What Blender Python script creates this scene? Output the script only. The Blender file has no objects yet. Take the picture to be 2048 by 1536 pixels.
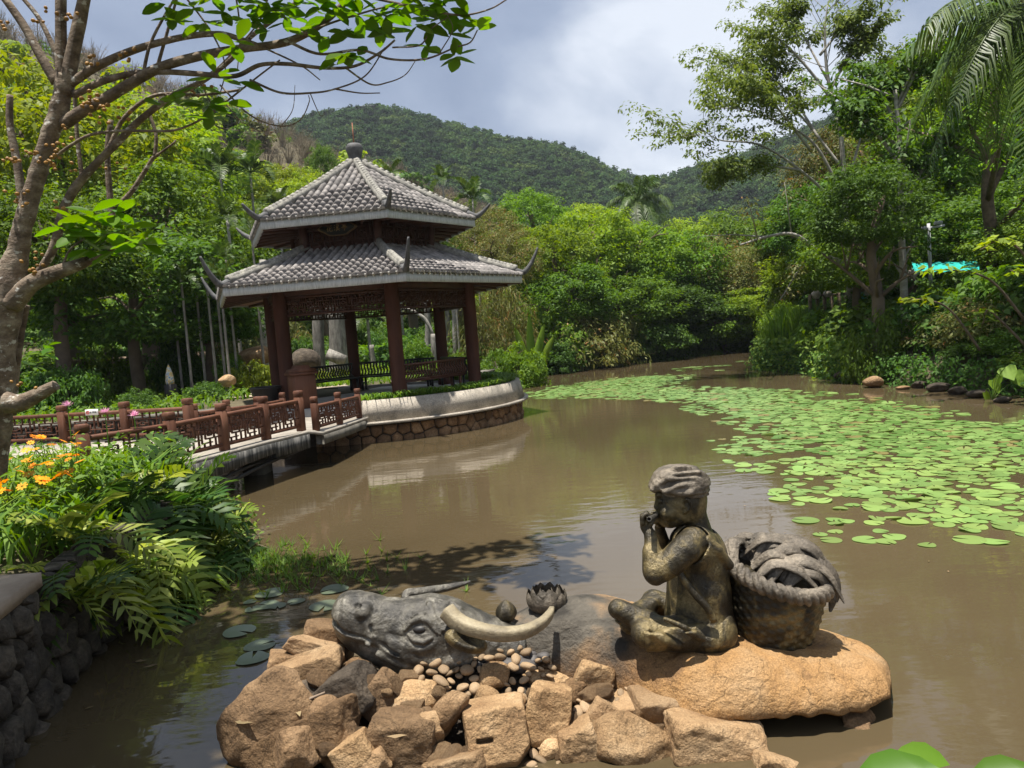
import bpy, math, random
import numpy as np
from mathutils import Vector, Matrix

sc = bpy.context.scene
col = sc.collection
rng = np.random.default_rng(7)
random.seed(7)

# ---------------------------------------------------------------- camera
F_PX, EYE = 1472.64, 2.0
PITCH, ROLL = 0.069775, -0.073281
cp, sp, cr, sr = math.cos(PITCH), math.sin(PITCH), math.cos(ROLL), math.sin(ROLL)
C_F = np.array([0, cp, -sp]); _U = np.array([0, sp, cp]); _R = np.array([1.0, 0, 0])
C_R = cr * _R + sr * _U
C_U = -sr * _R + cr * _U
C_O = np.array([0, 0, EYE])
cam = bpy.data.cameras.new('camera')
cam.lens = F_PX / 2048 * 36; cam.sensor_width = 36; cam.sensor_fit = 'HORIZONTAL'
cam.clip_start = 0.05; cam.clip_end = 4000
cam_ob = bpy.data.objects.new('camera', cam); col.objects.link(cam_ob)
M = Matrix.Identity(4)
for i in range(3):
    M[i][0], M[i][1], M[i][2], M[i][3] = C_R[i], C_U[i], -C_F[i], C_O[i]
cam_ob.matrix_world = M
sc.camera = cam_ob


def at(u, v, y):
    """the point on the sight line of a pixel of the photograph, y metres ahead"""
    d = C_F + C_R * ((u - 1024) / F_PX) - C_U * ((v - 768) / F_PX)
    return C_O + d * (y / d[1])


def gnd(u, v, z=0.0):
    d = C_F + C_R * ((u - 1024) / F_PX) - C_U * ((v - 768) / F_PX)
    return C_O + d * ((z - EYE) / d[2])


HAZE_D = 0.00022
# ---------------------------------------------------------------- light
SUN_DIR = np.array([-0.11, -0.11, 0.985]); SUN_DIR /= np.linalg.norm(SUN_DIR)
elev = math.asin(SUN_DIR[2]); azim = math.atan2(SUN_DIR[0], SUN_DIR[1])
sun = bpy.data.lights.new('sun', 'SUN'); sun.energy = 5.0; sun.angle = math.radians(0.55)
sun.color = (1.0, 0.945, 0.86)
sun_ob = bpy.data.objects.new('sun', sun); col.objects.link(sun_ob)
sun_ob.rotation_euler = Vector(SUN_DIR).to_track_quat('Z', 'Y').to_euler()
sun_ob.location = (0, 0, 60)

world = bpy.data.worlds.new('World'); sc.world = world; world.use_nodes = True
nt = world.node_tree; nt.nodes.clear()
def N(nt, t, **k):
    n = nt.nodes.new(t)
    for a, b in k.items():
        if a.startswith('_'):
            setattr(n, a[1:], b)
        else:
            n.inputs[a].default_value = b
    return n
sky = N(nt, 'ShaderNodeTexSky', _sky_type='NISHITA', _sun_disc=False)
sky.sun_elevation = elev; sky.sun_rotation = azim; sky.air_density = 1.2; sky.dust_density = 1.5
tc = N(nt, 'ShaderNodeTexCoord')
mp = N(nt, 'ShaderNodeMapping'); mp.inputs['Location'].default_value = (1.2093, 7.6269, 6.874); mp.inputs['Scale'].default_value = (1, 1, 1.7)
nt.links.new(tc.outputs['Generated'], mp.inputs['Vector'])
n1 = N(nt, 'ShaderNodeTexNoise', Scale=3.1, Detail=7.0, Roughness=0.5, Distortion=0.25)
nt.links.new(mp.outputs[0], n1.inputs['Vector'])
rp = N(nt, 'ShaderNodeValToRGB')
el = rp.color_ramp.elements
el[0].position = 0.33; el[0].color = (2.1, 2.6, 3.7, 1)
el[1].position = 0.64; el[1].color = (6.6, 7.0, 7.7, 1)
e = el.new(0.45); e.color = (2.8, 3.35, 4.5, 1)
e = el.new(0.54); e.color = (4.2, 4.7, 5.7, 1)
nt.links.new(n1.outputs[0], rp.inputs[0])
mx = N(nt, 'ShaderNodeMix', _data_type='RGBA'); mx.inputs[0].default_value = 0.88
nt.links.new(sky.outputs[0], mx.inputs[6]); nt.links.new(rp.outputs[0], mx.inputs[7])
bg = N(nt, 'ShaderNodeBackground', Strength=0.07)
nt.links.new(mx.outputs[2], bg.inputs[0])
out = N(nt, 'ShaderNodeOutputWorld'); nt.links.new(bg.outputs[0], out.inputs[0])

sc.view_settings.view_transform = 'Standard'; sc.view_settings.look = 'None'
sc.view_settings.gamma = 1; sc.view_settings.use_curve_mapping = False
sc.view_settings.exposure = 0.95
sc.render.engine = 'CYCLES'
sc.cycles.max_bounces = 7; sc.cycles.diffuse_bounces = 3; sc.cycles.glossy_bounces = 3
sc.cycles.transmission_bounces = 4; sc.cycles.transparent_max_bounces = 8; sc.cycles.volume_bounces = 0
sc.cycles.caustics_reflective = False; sc.cycles.caustics_refractive = False
sc.cycles.use_denoising = True

# ---------------------------------------------------------------- helpers
def link(o):
    col.objects.link(o); return o


def props(o, label=None, cat=None, group=None, kind=None):
    if label: o['label'] = label
    if cat: o['category'] = cat
    if group: o['group'] = group
    if kind: o['kind'] = kind
    return o


def thing(name, loc, label, cat, group=None, rz=0.0):
    o = bpy.data.objects.new(name, None); o.empty_display_size = 0.1
    o.location = [float(a) for a in loc]; o.rotation_euler = (0, 0, rz)
    link(o); return props(o, label, cat, group)


def make_mesh(name, V, Fs, mat=None, smooth=False):
    """V (n,3); Fs: an (m,k) int array or a list of them / of tuples"""
    me = bpy.data.meshes.new(name)
    V = np.asarray(V, dtype=np.float32)
    if isinstance(Fs, np.ndarray): Fs = [Fs]
    if len(Fs) and not isinstance(Fs[0], np.ndarray):
        by = {}
        for f in Fs: by.setdefault(len(f), []).append(f)
        Fs = [np.array(f, dtype=np.int32) for f in by.values()]
    Fs = [f for f in Fs if len(f)]
    me.vertices.add(len(V)); me.vertices.foreach_set('co', V.ravel())
    nl = sum(f.size for f in Fs); nf = sum(len(f) for f in Fs)
    me.loops.add(nl); me.polygons.add(nf)
    me.loops.foreach_set('vertex_index', np.concatenate([f.ravel() for f in Fs]).astype(np.int32))
    ls = []; s = 0
    for f in Fs:
        k = f.shape[1]; ls.append(s + k * np.arange(len(f))); s += f.size
    me.polygons.foreach_set('loop_start', np.concatenate(ls).astype(np.int32))
    if smooth: me.polygons.foreach_set('use_smooth', np.ones(nf, dtype=bool))
    me.update(calc_edges=True)
    if mat is not None: me.materials.append(mat)
    return me


def root_loc(o):
    while o.parent is not None: o = o.parent
    return np.array(o.location)


def add(name, V, Fs, mat, parent=None, smooth=False, label=None, cat=None, group=None, kind=None, base=None):
    """one mesh object from world coordinates; the origin is its thing's base, or its own"""
    V = np.asarray(V, dtype=np.float64)
    if parent is not None:
        off = root_loc(parent)
    elif kind == 'structure':
        off = np.zeros(3)
    else:
        lo, hi = V.min(0), V.max(0)
        off = np.array(base) if base is not None else np.array([(lo[0] + hi[0]) / 2, (lo[1] + hi[1]) / 2, lo[2]])
    me = make_mesh(name, V - off, Fs, mat, smooth)
    o = bpy.data.objects.new(name, me); link(o)
    if parent is not None: o.parent = parent
    else: o.location = off
    return props(o, label, cat, group, kind)


def inst(name, me, parent=None, loc=(0, 0, 0), rot=(0, 0, 0), scale=(1, 1, 1), mw=None, **kw):
    o = bpy.data.objects.new(name, me); link(o)
    if parent is not None: o.parent = parent
    if mw is not None: o.matrix_local = mw
    else:
        o.location = [float(a) for a in loc]; o.rotation_euler = [float(a) for a in rot]; o.scale = [float(a) for a in scale]
    return props(o, **kw)


def copy_tree(o, parent=None):
    c = o.copy(); link(c)
    if parent is not None:
        c.parent = parent; c.matrix_parent_inverse = o.matrix_parent_inverse.copy()
    for ch in list(o.children): copy_tree(ch, c)
    return c


class MB:
    """collects simple solids into one mesh"""
    def __init__(s): s.V = []; s.F = []; s.n = 0
    def raw(s, V, F):
        V = np.asarray(V, float); s.V.append(V); s.F += [tuple(i + s.n for i in f) for f in F]; s.n += len(V); return s
    def box(s, c, size, ax=None, bev=0.0):
        """box centred at c, size along the axes ax (3 row vectors)"""
        ax = np.eye(3) if ax is None else np.asarray(ax, float)
        h = np.asarray(size, float) / 2
        if bev <= 0:
            P = np.array([[x, y, z] for z in (-1, 1) for y in (-1, 1) for x in (-1, 1)], float) * h
            Fc = [(0, 2, 3, 1), (4, 5, 7, 6), (0, 1, 5, 4), (2, 6, 7, 3), (0, 4, 6, 2), (1, 3, 7, 5)]
        else:
            b = min(bev, h.min() * 0.9)
            o = [(-h[0] + b, -h[1]), (h[0] - b, -h[1]), (h[0], -h[1] + b), (h[0], h[1] - b), (h[0] - b, h[1]), (-h[0] + b, h[1]), (-h[0], h[1] - b), (-h[0], -h[1] + b)]
            i = [(x * (1 - b / h[0]) , y * (1 - b / h[1])) for x, y in o]
            P = np.array([(x, y, -h[2]) for x, y in i] + [(x, y, -h[2] + b) for x, y in o] + [(x, y, h[2] - b) for x, y in o] + [(x, y, h[2]) for x, y in i])
            Fc = [tuple(range(7, -1, -1)), tuple(range(24, 32))]
            for r in range(3):
                for k in range(8):
                    k2 = (k + 1) % 8; Fc.append((r * 8 + k, r * 8 + k2, r * 8 + 8 + k2, r * 8 + 8 + k))
        return s.raw(np.asarray(c, float) + P @ ax, Fc)
    def bar(s, a, b, w, h, up=(0, 0, 1), bev=0.0):
        a = np.asarray(a, float); b = np.asarray(b, float); d = b - a; L = np.linalg.norm(d); d = d / L
        u = np.asarray(up, float); u = u - d * (u @ d); u /= np.linalg.norm(u); sd = np.cross(u, d)
        return s.box((a + b) / 2, (L, w, h), [d, sd, u], bev)
    def tube(s, P, r, n=8, cap=True):
        V, Fc = tube_geo(P, r, n, cap); return s.raw(V, Fc)
    def lathe(s, prof, c, n=16, ax=None):
        """prof: list of (r, z); closed at both ends if r is 0"""
        ax = np.eye(3) if ax is None else np.asarray(ax, float)
        prof = np.asarray(prof, float); m = len(prof); a = np.arange(n) * 2 * np.pi / n
        P = np.stack([prof[:, 0, None] * np.cos(a), prof[:, 0, None] * np.sin(a), np.repeat(prof[:, 1, None], n, 1)], -1).reshape(-1, 3)
        Fc = [(i * n + k, i * n + (k + 1) % n, (i + 1) * n + (k + 1) % n, (i + 1) * n + k) for i in range(m - 1) for k in range(n)]
        Fc.append(tuple(range(n - 1, -1, -1))); Fc.append(tuple((m - 1) * n + k for k in range(n)))
        return s.raw(np.asarray(c, float) + P @ ax, Fc)
    def build(s, name, mat, parent=None, **k):
        return add(name, np.concatenate(s.V), s.F, mat, parent, **k)


def spline(P, n):
    """Catmull-Rom through the points (any width), n samples"""
    P = np.asarray(P, float)
    if len(P) < 3:
        t = np.linspace(0, 1, n)[:, None]; return P[0] * (1 - t) + P[-1] * t
    Q = np.vstack([2 * P[0] - P[1], P, 2 * P[-1] - P[-2]])
    t = np.linspace(0, len(P) - 1 - 1e-9, n); i = t.astype(int); f = (t - i)[:, None]
    a, b, c, d = Q[i], Q[i + 1], Q[i + 2], Q[i + 3]
    return 0.5 * (2 * b + (c - a) * f + (2 * a - 5 * b + 4 * c - d) * f ** 2 + (3 * b - a - 3 * c + d) * f ** 3)


def tube_geo(P, r, n=8, cap=True, flat=None, up=(0, 0, 1)):
    P = np.asarray(P, float); m = len(P); r = np.broadcast_to(np.asarray(r, float), (m,))
    T = np.gradient(P, axis=0); T /= np.linalg.norm(T, axis=1)[:, None] + 1e-12
    u = np.asarray(up, float)
    if abs(T[0] @ u) > 0.95: u = np.array([0, 1.0, 0.1])
    A = np.empty_like(P)
    for i in range(m):
        u = u - T[i] * (u @ T[i]); u /= np.linalg.norm(u) + 1e-12; A[i] = u
    B = np.cross(T, A)
    a = np.arange(n) * 2 * np.pi / n
    ca, sa = np.cos(a), np.sin(a)
    if flat is not None:      # superellipse, squarer section
        ca = np.sign(ca) * np.abs(ca) ** flat; sa = np.sign(sa) * np.abs(sa) ** flat
    V = (P[:, None] + r[:, None, None] * (A[:, None] * ca[None, :, None] + B[:, None] * sa[None, :, None])).reshape(-1, 3)
    Fc = [(i * n + k, i * n + (k + 1) % n, (i + 1) * n + (k + 1) % n, (i + 1) * n + k) for i in range(m - 1) for k in range(n)]
    if cap: Fc += [tuple(range(n - 1, -1, -1)), tuple((m - 1) * n + k for k in range(n))]
    return V, Fc


# value noise
_H = rng.random(4096)
def noise3(P, seed=0):
    P = np.asarray(P, float); i = np.floor(P).astype(np.int64); f = P - i; f = f * f * (3 - 2 * f)
    def h(a, b, c): return _H[((a * 73856093) ^ (b * 19349663) ^ (c * 83492791) ^ (seed * 2654435)) & 4095]
    x, y, z = i[..., 0], i[..., 1], i[..., 2]; r = 0
    for dx in (0, 1):
        for dy in (0, 1):
            for dz in (0, 1):
                w = (f[..., 0] if dx else 1 - f[..., 0]) * (f[..., 1] if dy else 1 - f[..., 1]) * (f[..., 2] if dz else 1 - f[..., 2])
                r = r + w * h(x + dx, y + dy, z + dz)
    return r * 2 - 1
def fbm(P, oct=4, seed=0):
    P = np.asarray(P, float); r = 0; a = 1.0; s = 0
    for o in range(oct):
        r = r + a * noise3(P * 2 ** o + 13.7 * o, seed + o); s += a; a *= 0.5
    return r / s


# ------------------------------------------------ implicit solids
def surfnet(fn, lo, hi, h):
    lo = np.asarray(lo, float); hi = np.asarray(hi, float)
    n = np.ceil((hi - lo) / h).astype(int) + 1
    ax = [lo[i] + h * np.arange(n[i]) for i in range(3)]
    P = np.stack(np.meshgrid(*ax, indexing='ij'), -1)
    D = fn(P); S = D < 0; nc = n - 1
    acc = np.zeros((*nc, 3)); cnt = np.zeros(nc)
    for a in range(3):
        b, c = [i for i in range(3) if i != a]
        for ob in (0, 1):
            for oc in (0, 1):
                sl0 = [None] * 3; sl1 = [None] * 3
                sl0[a] = slice(0, nc[a]); sl1[a] = slice(1, nc[a] + 1)
                sl0[b] = sl1[b] = slice(ob, ob + nc[b]); sl0[c] = sl1[c] = slice(oc, oc + nc[c])
                d0, d1 = D[tuple(sl0)], D[tuple(sl1)]
                x = (d0 < 0) != (d1 < 0)
                if not x.any(): continue
                t = d0[x] / (d0[x] - d1[x])
                q = np.zeros((x.sum(), 3)); q[:, a] = t; q[:, b] = ob; q[:, c] = oc
                acc[x] += q; cnt[x] += 1
    mk = cnt > 0; idx = -np.ones(nc, dtype=np.int64); idx[mk] = np.arange(mk.sum())
    V = lo + h * (np.argwhere(mk) + acc[mk] / cnt[mk][:, None])
    Q = []
    for a in range(3):
        b, c = [(1, 2), (2, 0), (0, 1)][a]
        s0 = [slice(None)] * 3; s1 = [slice(None)] * 3; s0[a] = slice(0, -1); s1[a] = slice(1, None)
        x = S[tuple(s0)] != S[tuple(s1)]
        I = np.argwhere(x); I = I[(I[:, b] > 0) & (I[:, c] > 0) & (I[:, b] < nc[b]) & (I[:, c] < nc[c])]
        if not len(I): continue
        ins = S[tuple(I.T)]
        def g(db, dc):
            J = I.copy(); J[:, b] -= db; J[:, c] -= dc; return idx[tuple(J.T)]
        q = np.stack([g(1, 1), g(0, 1), g(0, 0), g(1, 0)], 1)
        q[~ins] = q[~ins][:, ::-1]; Q.append(q)
    Q = np.concatenate(Q); Q = Q[(Q >= 0).all(1)]
    return V, Q


def sd_ell(P, c, r, ax=None):
    q = P - np.asarray(c, float)
    if ax is not None: q = q @ np.asarray(ax, float).T
    r = np.asarray(r, float)
    k0 = np.sqrt(((q / r) ** 2).sum(-1)); k1 = np.sqrt(((q / r ** 2) ** 2).sum(-1)) + 1e-9
    return k0 * (k0 - 1) / k1
def sd_cap(P, a, b, ra, rb=None, sy=1.0):
    rb = ra if rb is None else rb
    s = np.array([1, 1 / sy, 1]); a = np.asarray(a, float) * s; b = np.asarray(b, float) * s
    pa = P * s - a; ba = b - a
    t = np.clip((pa @ ba) / (ba @ ba + 1e-12), 0, 1)
    return np.sqrt(((pa - t[..., None] * ba) ** 2).sum(-1)) - (ra + (rb - ra) * t)
def smin(a, b, k):
    h = np.clip(0.5 + 0.5 * (b - a) / k, 0, 1); return b + (a - b) * h - k * h * (1 - h)
def smax(a, b, k): return -smin(-a, -b, k)


# ---------------------------------------------------------------- materials
def mat_base(name):
    m = bpy.data.materials.new(name); m.use_nodes = True
    t = m.node_tree; t.nodes.clear(); return m, t


def ramp(t, stops):
    r = N(t, 'ShaderNodeValToRGB'); el = r.color_ramp.elements
    while len(el) < len(stops): el.new(0.5)
    for e, (p, c) in zip(el, stops): e.position = p; e.color = (*c, 1)
    return r


def mat(name, stops, scale=4.0, rough=0.7, bump=0.0, bscale=None, metal=0.0, detail=6.0, spec=0.4, vary=0.0, stretch=(1, 1, 1), fine=None, spots=None, distort=0.0, island=0.0, crack=None, tint=None):
    """noise coloured surface. vary: brightness change per object; fine: (scale, amount) of a second noise; spots: (colour, scale, threshold)"""
    m, t = mat_base(name); L = t.links.new
    tc = N(t, 'ShaderNodeTexCoord'); mpn = N(t, 'ShaderNodeMapping'); mpn.inputs['Scale'].default_value = stretch
    oi = N(t, 'ShaderNodeObjectInfo')
    L(tc.outputs['Object'], mpn.inputs['Vector'])
    if vary:
        mul = N(t, 'ShaderNodeMath', _operation='MULTIPLY'); mul.inputs[1].default_value = 37.0
        L(oi.outputs['Random'], mul.inputs[0]); L(mul.outputs[0], mpn.inputs['Location'])
    no = N(t, 'ShaderNodeTexNoise', Scale=scale, Detail=detail, Roughness=0.62, Distortion=distort); L(mpn.outputs[0], no.inputs['Vector'])
    r = ramp(t, stops); L(no.outputs[0], r.inputs[0]); c = r.outputs[0]
    if fine:
        nf = N(t, 'ShaderNodeTexNoise', Scale=fine[0], Detail=4.0, Roughness=0.7); L(mpn.outputs[0], nf.inputs['Vector'])
        mr = N(t, 'ShaderNodeMapRange'); mr.inputs[1].default_value = 0.3; mr.inputs[2].default_value = 0.7
        mr.inputs[3].default_value = 1 - fine[1]; mr.inputs[4].default_value = 1 + fine[1]; L(nf.outputs[0], mr.inputs[0])
        vm = N(t, 'ShaderNodeVectorMath', _operation='SCALE'); L(c, vm.inputs[0]); L(mr.outputs[0], vm.inputs['Scale']); c = vm.outputs[0]
    if spots:
        ns = N(t, 'ShaderNodeTexNoise', Scale=spots[1], Detail=5.0, Roughness=0.6); L(mpn.outputs[0], ns.inputs['Vector'])
        rs = ramp(t, [(spots[2], (0, 0, 0)), (min(1, spots[2] + 0.06), (1, 1, 1))]); L(ns.outputs[0], rs.inputs[0])
        mxs = N(t, 'ShaderNodeMix', _data_type='RGBA'); L(rs.outputs[0], mxs.inputs[0]); L(c, mxs.inputs[6]); mxs.inputs[7].default_value = (*spots[0], 1); c = mxs.outputs[2]
    if tint:
        mt_ = N(t, 'ShaderNodeMix', _data_type='RGBA'); mrt = N(t, 'ShaderNodeMapRange'); mrt.inputs[3].default_value = 0; mrt.inputs[4].default_value = tint[1]
        w_ = N(t, 'ShaderNodeMath', _operation='FRACT'); w2_ = N(t, 'ShaderNodeMath', _operation='MULTIPLY'); w2_.inputs[1].default_value = 7.31; L(oi.outputs['Random'], w2_.inputs[0]); L(w2_.outputs[0], w_.inputs[0]); L(w_.outputs[0], mrt.inputs[0])
        L(mrt.outputs[0], mt_.inputs[0]); L(c, mt_.inputs[6]); mt_.inputs[7].default_value = (*tint[0], 1); c = mt_.outputs[2]
    if crack:      # thin wandering fissures: (scale, width, depth)
        nc_ = N(t, 'ShaderNodeTexNoise', Scale=crack[0], Detail=5.0, Roughness=0.6, Distortion=0.8); L(mpn.outputs[0], nc_.inputs['Vector'])
        s_ = N(t, 'ShaderNodeMath', _operation='SUBTRACT'); s_.inputs[1].default_value = 0.5; L(nc_.outputs[0], s_.inputs[0]); a_ = N(t, 'ShaderNodeMath', _operation='ABSOLUTE'); L(s_.outputs[0], a_.inputs[0])
        mc_ = N(t, 'ShaderNodeMapRange'); mc_.inputs[1].default_value = 0; mc_.inputs[2].default_value = crack[1]; mc_.inputs[3].default_value = 1 - crack[2]; mc_.inputs[4].default_value = 1; L(a_.outputs[0], mc_.inputs[0])
        vc_ = N(t, 'ShaderNodeVectorMath', _operation='SCALE'); L(c, vc_.inputs[0]); L(mc_.outputs[0], vc_.inputs['Scale']); c = vc_.outputs[0]
    if vary or island:
        mr = N(t, 'ShaderNodeMapRange'); k = vary or island
        mr.inputs[3].default_value = 1 - k; mr.inputs[4].default_value = 1 + k
        if island:
            ge = N(t, 'ShaderNodeNewGeometry'); L(ge.outputs['Random Per Island'], mr.inputs[0])
        else: L(oi.outputs['Random'], mr.inputs[0])
        vm = N(t, 'ShaderNodeVectorMath', _operation='SCALE'); L(c, vm.inputs[0]); L(mr.outputs[0], vm.inputs['Scale']); c = vm.outputs[0]
    b = N(t, 'ShaderNodeBsdfPrincipled', Roughness=rough, Metallic=metal); b.inputs['Specular IOR Level'].default_value = spec
    L(c, b.inputs['Base Color'])
    if bump:
        nb = N(t, 'ShaderNodeTexNoise', Scale=bscale or scale * 4, Detail=8.0, Roughness=0.65); L(mpn.outputs[0], nb.inputs['Vector'])
        bp = N(t, 'ShaderNodeBump', Strength=min(1.0, bump), Distance=0.02 if bump <= 1 else 0.02 * bump); L(nb.outputs[0], bp.inputs['Height']); L(bp.outputs[0], b.inputs['Normal'])
    o = N(t, 'ShaderNodeOutputMaterial'); L(b.outputs[0], o.inputs[0])
    return m


def leafmat(name, c1, c2, transl=0.35, rough=0.55, spec=0.2, dry=None):
    m, t = mat_base(name); L = t.links.new
    ge = N(t, 'ShaderNodeNewGeometry'); oi = N(t, 'ShaderNodeObjectInfo')
    st = [(0.0, c1), (0.85, c2)] + ([(0.93, c2), (0.96, dry)] if dry else [])
    r = ramp(t, st); L(ge.outputs['Random Per Island'], r.inputs[0])
    hs = N(t, 'ShaderNodeHueSaturation'); mr = N(t, 'ShaderNodeMapRange'); mr.inputs[3].default_value = 0.74; mr.inputs[4].default_value = 1.24
    mh = N(t, 'ShaderNodeMapRange'); mh.inputs[3].default_value = 0.488; mh.inputs[4].default_value = 0.512; fr_ = N(t, 'ShaderNodeMath', _operation='FRACT'); ml_ = N(t, 'ShaderNodeMath', _operation='MULTIPLY'); ml_.inputs[1].default_value = 5.7; L(oi.outputs['Random'], ml_.inputs[0]); L(ml_.outputs[0], fr_.inputs[0]); L(fr_.outputs[0], mh.inputs[0]); L(mh.outputs[0], hs.inputs['Hue'])
    L(oi.outputs['Random'], mr.inputs[0]); L(mr.outputs[0], hs.inputs['Value']); L(r.outputs[0], hs.inputs['Color'])
    b = N(t, 'ShaderNodeBsdfPrincipled', Roughness=rough); b.inputs['Specular IOR Level'].default_value = spec
    L(hs.outputs[0], b.inputs['Base Color'])
    tr = N(t, 'ShaderNodeBsdfTranslucent'); h2 = N(t, 'ShaderNodeHueSaturation', Saturation=1.15, Value=1.5); h2.inputs['Hue'].default_value = 0.485
    L(hs.outputs[0], h2.inputs['Color']); L(h2.outputs[0], tr.inputs[0])
    mx = N(t, 'ShaderNodeMixShader'); mx.inputs[0].default_value = transl
    L(b.outputs[0], mx.inputs[1]); L(tr.outputs[0], mx.inputs[2])
    o = N(t, 'ShaderNodeOutputMaterial'); L(mx.outputs[0], o.inputs[0])
    return m


def scaled(c, k): return tuple(a * k for a in c)
MT = {}
MT['rock_tan'] = mat('tan_rock', [(0.25, (0.19, 0.105, 0.048)), (0.5, (0.38, 0.245, 0.125)), (0.72, (0.54, 0.385, 0.225))], 5, 0.85, 1.6, 30, vary=0.22, fine=(110, 0.4), spec=0.2, crack=(2.6, .010, .42), tint=((0.25, 0.165, 0.095), .6))
MT['rock_brown'] = mat('brown_rock', [(0.25, (0.075, 0.043, 0.021)), (0.5, (0.21, 0.128, 0.064)), (0.75, (0.40, 0.265, 0.145))], 6, 0.85, 1.8, 26, vary=0.2, fine=(80, 0.4), spec=0.2, crack=(2.8, .010, .45), tint=((0.17, 0.115, 0.07), .5))
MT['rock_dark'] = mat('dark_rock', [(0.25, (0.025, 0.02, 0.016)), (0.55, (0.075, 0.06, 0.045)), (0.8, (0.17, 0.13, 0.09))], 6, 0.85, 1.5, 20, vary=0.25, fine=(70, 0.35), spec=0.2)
MT['pebble'] = mat('river_pebble', [(0.3, (0.18, 0.12, 0.068)), (0.7, (0.33, 0.235, 0.14))], 14, 0.65, 0.25, 60, vary=0.35, fine=(120, 0.15), spec=0.3)
MT['pebble_shade'] = mat('shadowed_pebble', [(0.3, (0.045, 0.043, 0.042)), (0.7, (0.11, 0.10, 0.095))], 14, 0.55, 0.2, 60, vary=0.3, spec=0.35)  # dark tone stands in for the horn's shadow on the pebbles
MT['hide'] = mat('weathered_casting', [(0.34, (0.085, 0.065, 0.048)), (0.43, (0.20, 0.115, 0.055)), (0.53, (0.34, 0.195, 0.08)), (0.68, (0.38, 0.245, 0.125)), (0.8, (0.21, 0.155, 0.105))], 2.6, 0.8, 1.4, 30, fine=(130, 0.38), spec=0.2, distort=0.4, crack=(1.1, .005, .5))
MT['bronze'] = mat('patinated_bronze', [(0.32, (0.018, 0.015, 0.010)), (0.48, (0.050, 0.041, 0.024)), (0.58, (0.15, 0.115, 0.05)), (0.7, (0.23, 0.18, 0.09)), (0.85, (0.09, 0.08, 0.055))], 6.5, 0.40, 0.5, 70, metal=0.35, fine=(55, 0.4), spec=0.5, distort=0.7)
MT['bronze_worn'] = mat('worn_brown_bronze', [(0.3, (0.04, 0.033, 0.024)), (0.48, (0.12, 0.10, 0.075)), (0.62, (0.215, 0.18, 0.135)), (0.8, (0.31, 0.265, 0.205))], 7, 0.5, 0.6, 60, metal=0.1, fine=(60, 0.35), spec=0.45, distort=0.5)
MT['bronze_grey'] = mat('grey_bronze', [(0.28, (0.016, 0.015, 0.012)), (0.45, (0.052, 0.047, 0.038)), (0.57, (0.115, 0.105, 0.083)), (0.66, (0.21, 0.195, 0.16)), (0.8, (0.10, 0.095, 0.08))], 6.5, 0.42, 0.6, 45, metal=0.12, fine=(50, 0.35), spec=0.5, distort=0.6)
MT['horn'] = mat('pale_horn', [(0.3, (0.11, 0.09, 0.06)), (0.5, (0.23, 0.19, 0.12)), (0.75, (0.34, 0.29, 0.19))], 6, 0.6, 0.4, 50, fine=(60, 0.2))
MT['wood_red'] = mat('red_brown_wood', [(0.3, (0.075, 0.031, 0.019)), (0.6, (0.135, 0.060, 0.036)), (0.8, (0.19, 0.092, 0.057))], 5, 0.6, 0.2, 40, stretch=(1, 1, 0.25), vary=0.15, spec=0.2)
MT['wood_column'] = mat('dark_red_column', [(0.3, (0.05, 0.020, 0.012)), (0.7, (0.105, 0.043, 0.026))], 5, 0.6, 0.15, 40, stretch=(1, 1, 0.2), vary=0.1, spec=0.15)
MT['wood_dark'] = mat('dark_lattice', [(0.3, (0.045, 0.018, 0.012)), (0.7, (0.09, 0.036, 0.024))], 6, 0.55, 0.15, 40)
MT['soffit'] = mat('soffit_boards', [(0.3, (0.12, 0.055, 0.033)), (0.7, (0.20, 0.095, 0.058))], 5, 0.6, 0.2, 30, vary=0.12)
MT['bench'] = mat('black_bench', [(0.3, (0.012, 0.011, 0.011)), (0.7, (0.03, 0.027, 0.025))], 6, 0.5)
MT['bench_brown'] = mat('brown_bench', [(0.3, (0.085, 0.032, 0.018)), (0.7, (0.15, 0.06, 0.032))], 6, 0.5, vary=0.1)
MT['tile'] = mat('grey_roof_tile', [(0.25, (0.15, 0.138, 0.13)), (0.5, (0.29, 0.262, 0.245)), (0.75, (0.42, 0.385, 0.35))], 6, 0.8, 0.6, 40, vary=0.2, fine=(30, 0.3), spec=0.25)
MT['tile_ridge'] = mat('ridge_cement', [(0.3, (0.12, 0.115, 0.105)), (0.55, (0.25, 0.24, 0.21)), (0.8, (0.42, 0.40, 0.33))], 8, 0.8, 0.5, 30, fine=(30, 0.3))
MT['horn_grey'] = mat('dark_ridge_tip', [(0.3, (0.04, 0.04, 0.042)), (0.7, (0.13, 0.13, 0.13))], 8, 0.75, 0.4, 30)
MT['fascia'] = mat('grey_fascia', [(0.3, (0.30, 0.315, 0.32)), (0.55, (0.47, 0.49, 0.495)), (0.8, (0.60, 0.61, 0.60))], 7, 0.75, 0.2, 30, stretch=(6, 6, 0.6), fine=(25, 0.2))
MT['plaster'] = mat('stained_planter_wall', [(0.27, (0.15, 0.14, 0.12)), (0.45, (0.32, 0.285, 0.235)), (0.7, (0.46, 0.41, 0.34))], 2.2, 0.85, 0.7, 60, fine=(38, 0.35), spots=((0.22, 0.205, 0.185), 9, 0.60))
MT['concrete'] = mat('bridge_deck', [(0.3, (0.26, 0.235, 0.20)), (0.7, (0.42, 0.38, 0.32))], 4, 0.8, 0.3, 30, fine=(30, 0.15))
MT['beam'] = mat('stained_beam', [(0.34, (0.012, 0.012, 0.012)), (0.5, (0.05, 0.05, 0.047)), (0.66, (0.19, 0.18, 0.165))], 5, 0.85, 0.4, 30, stretch=(5, 5, 0.5), distort=0.3)
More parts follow.
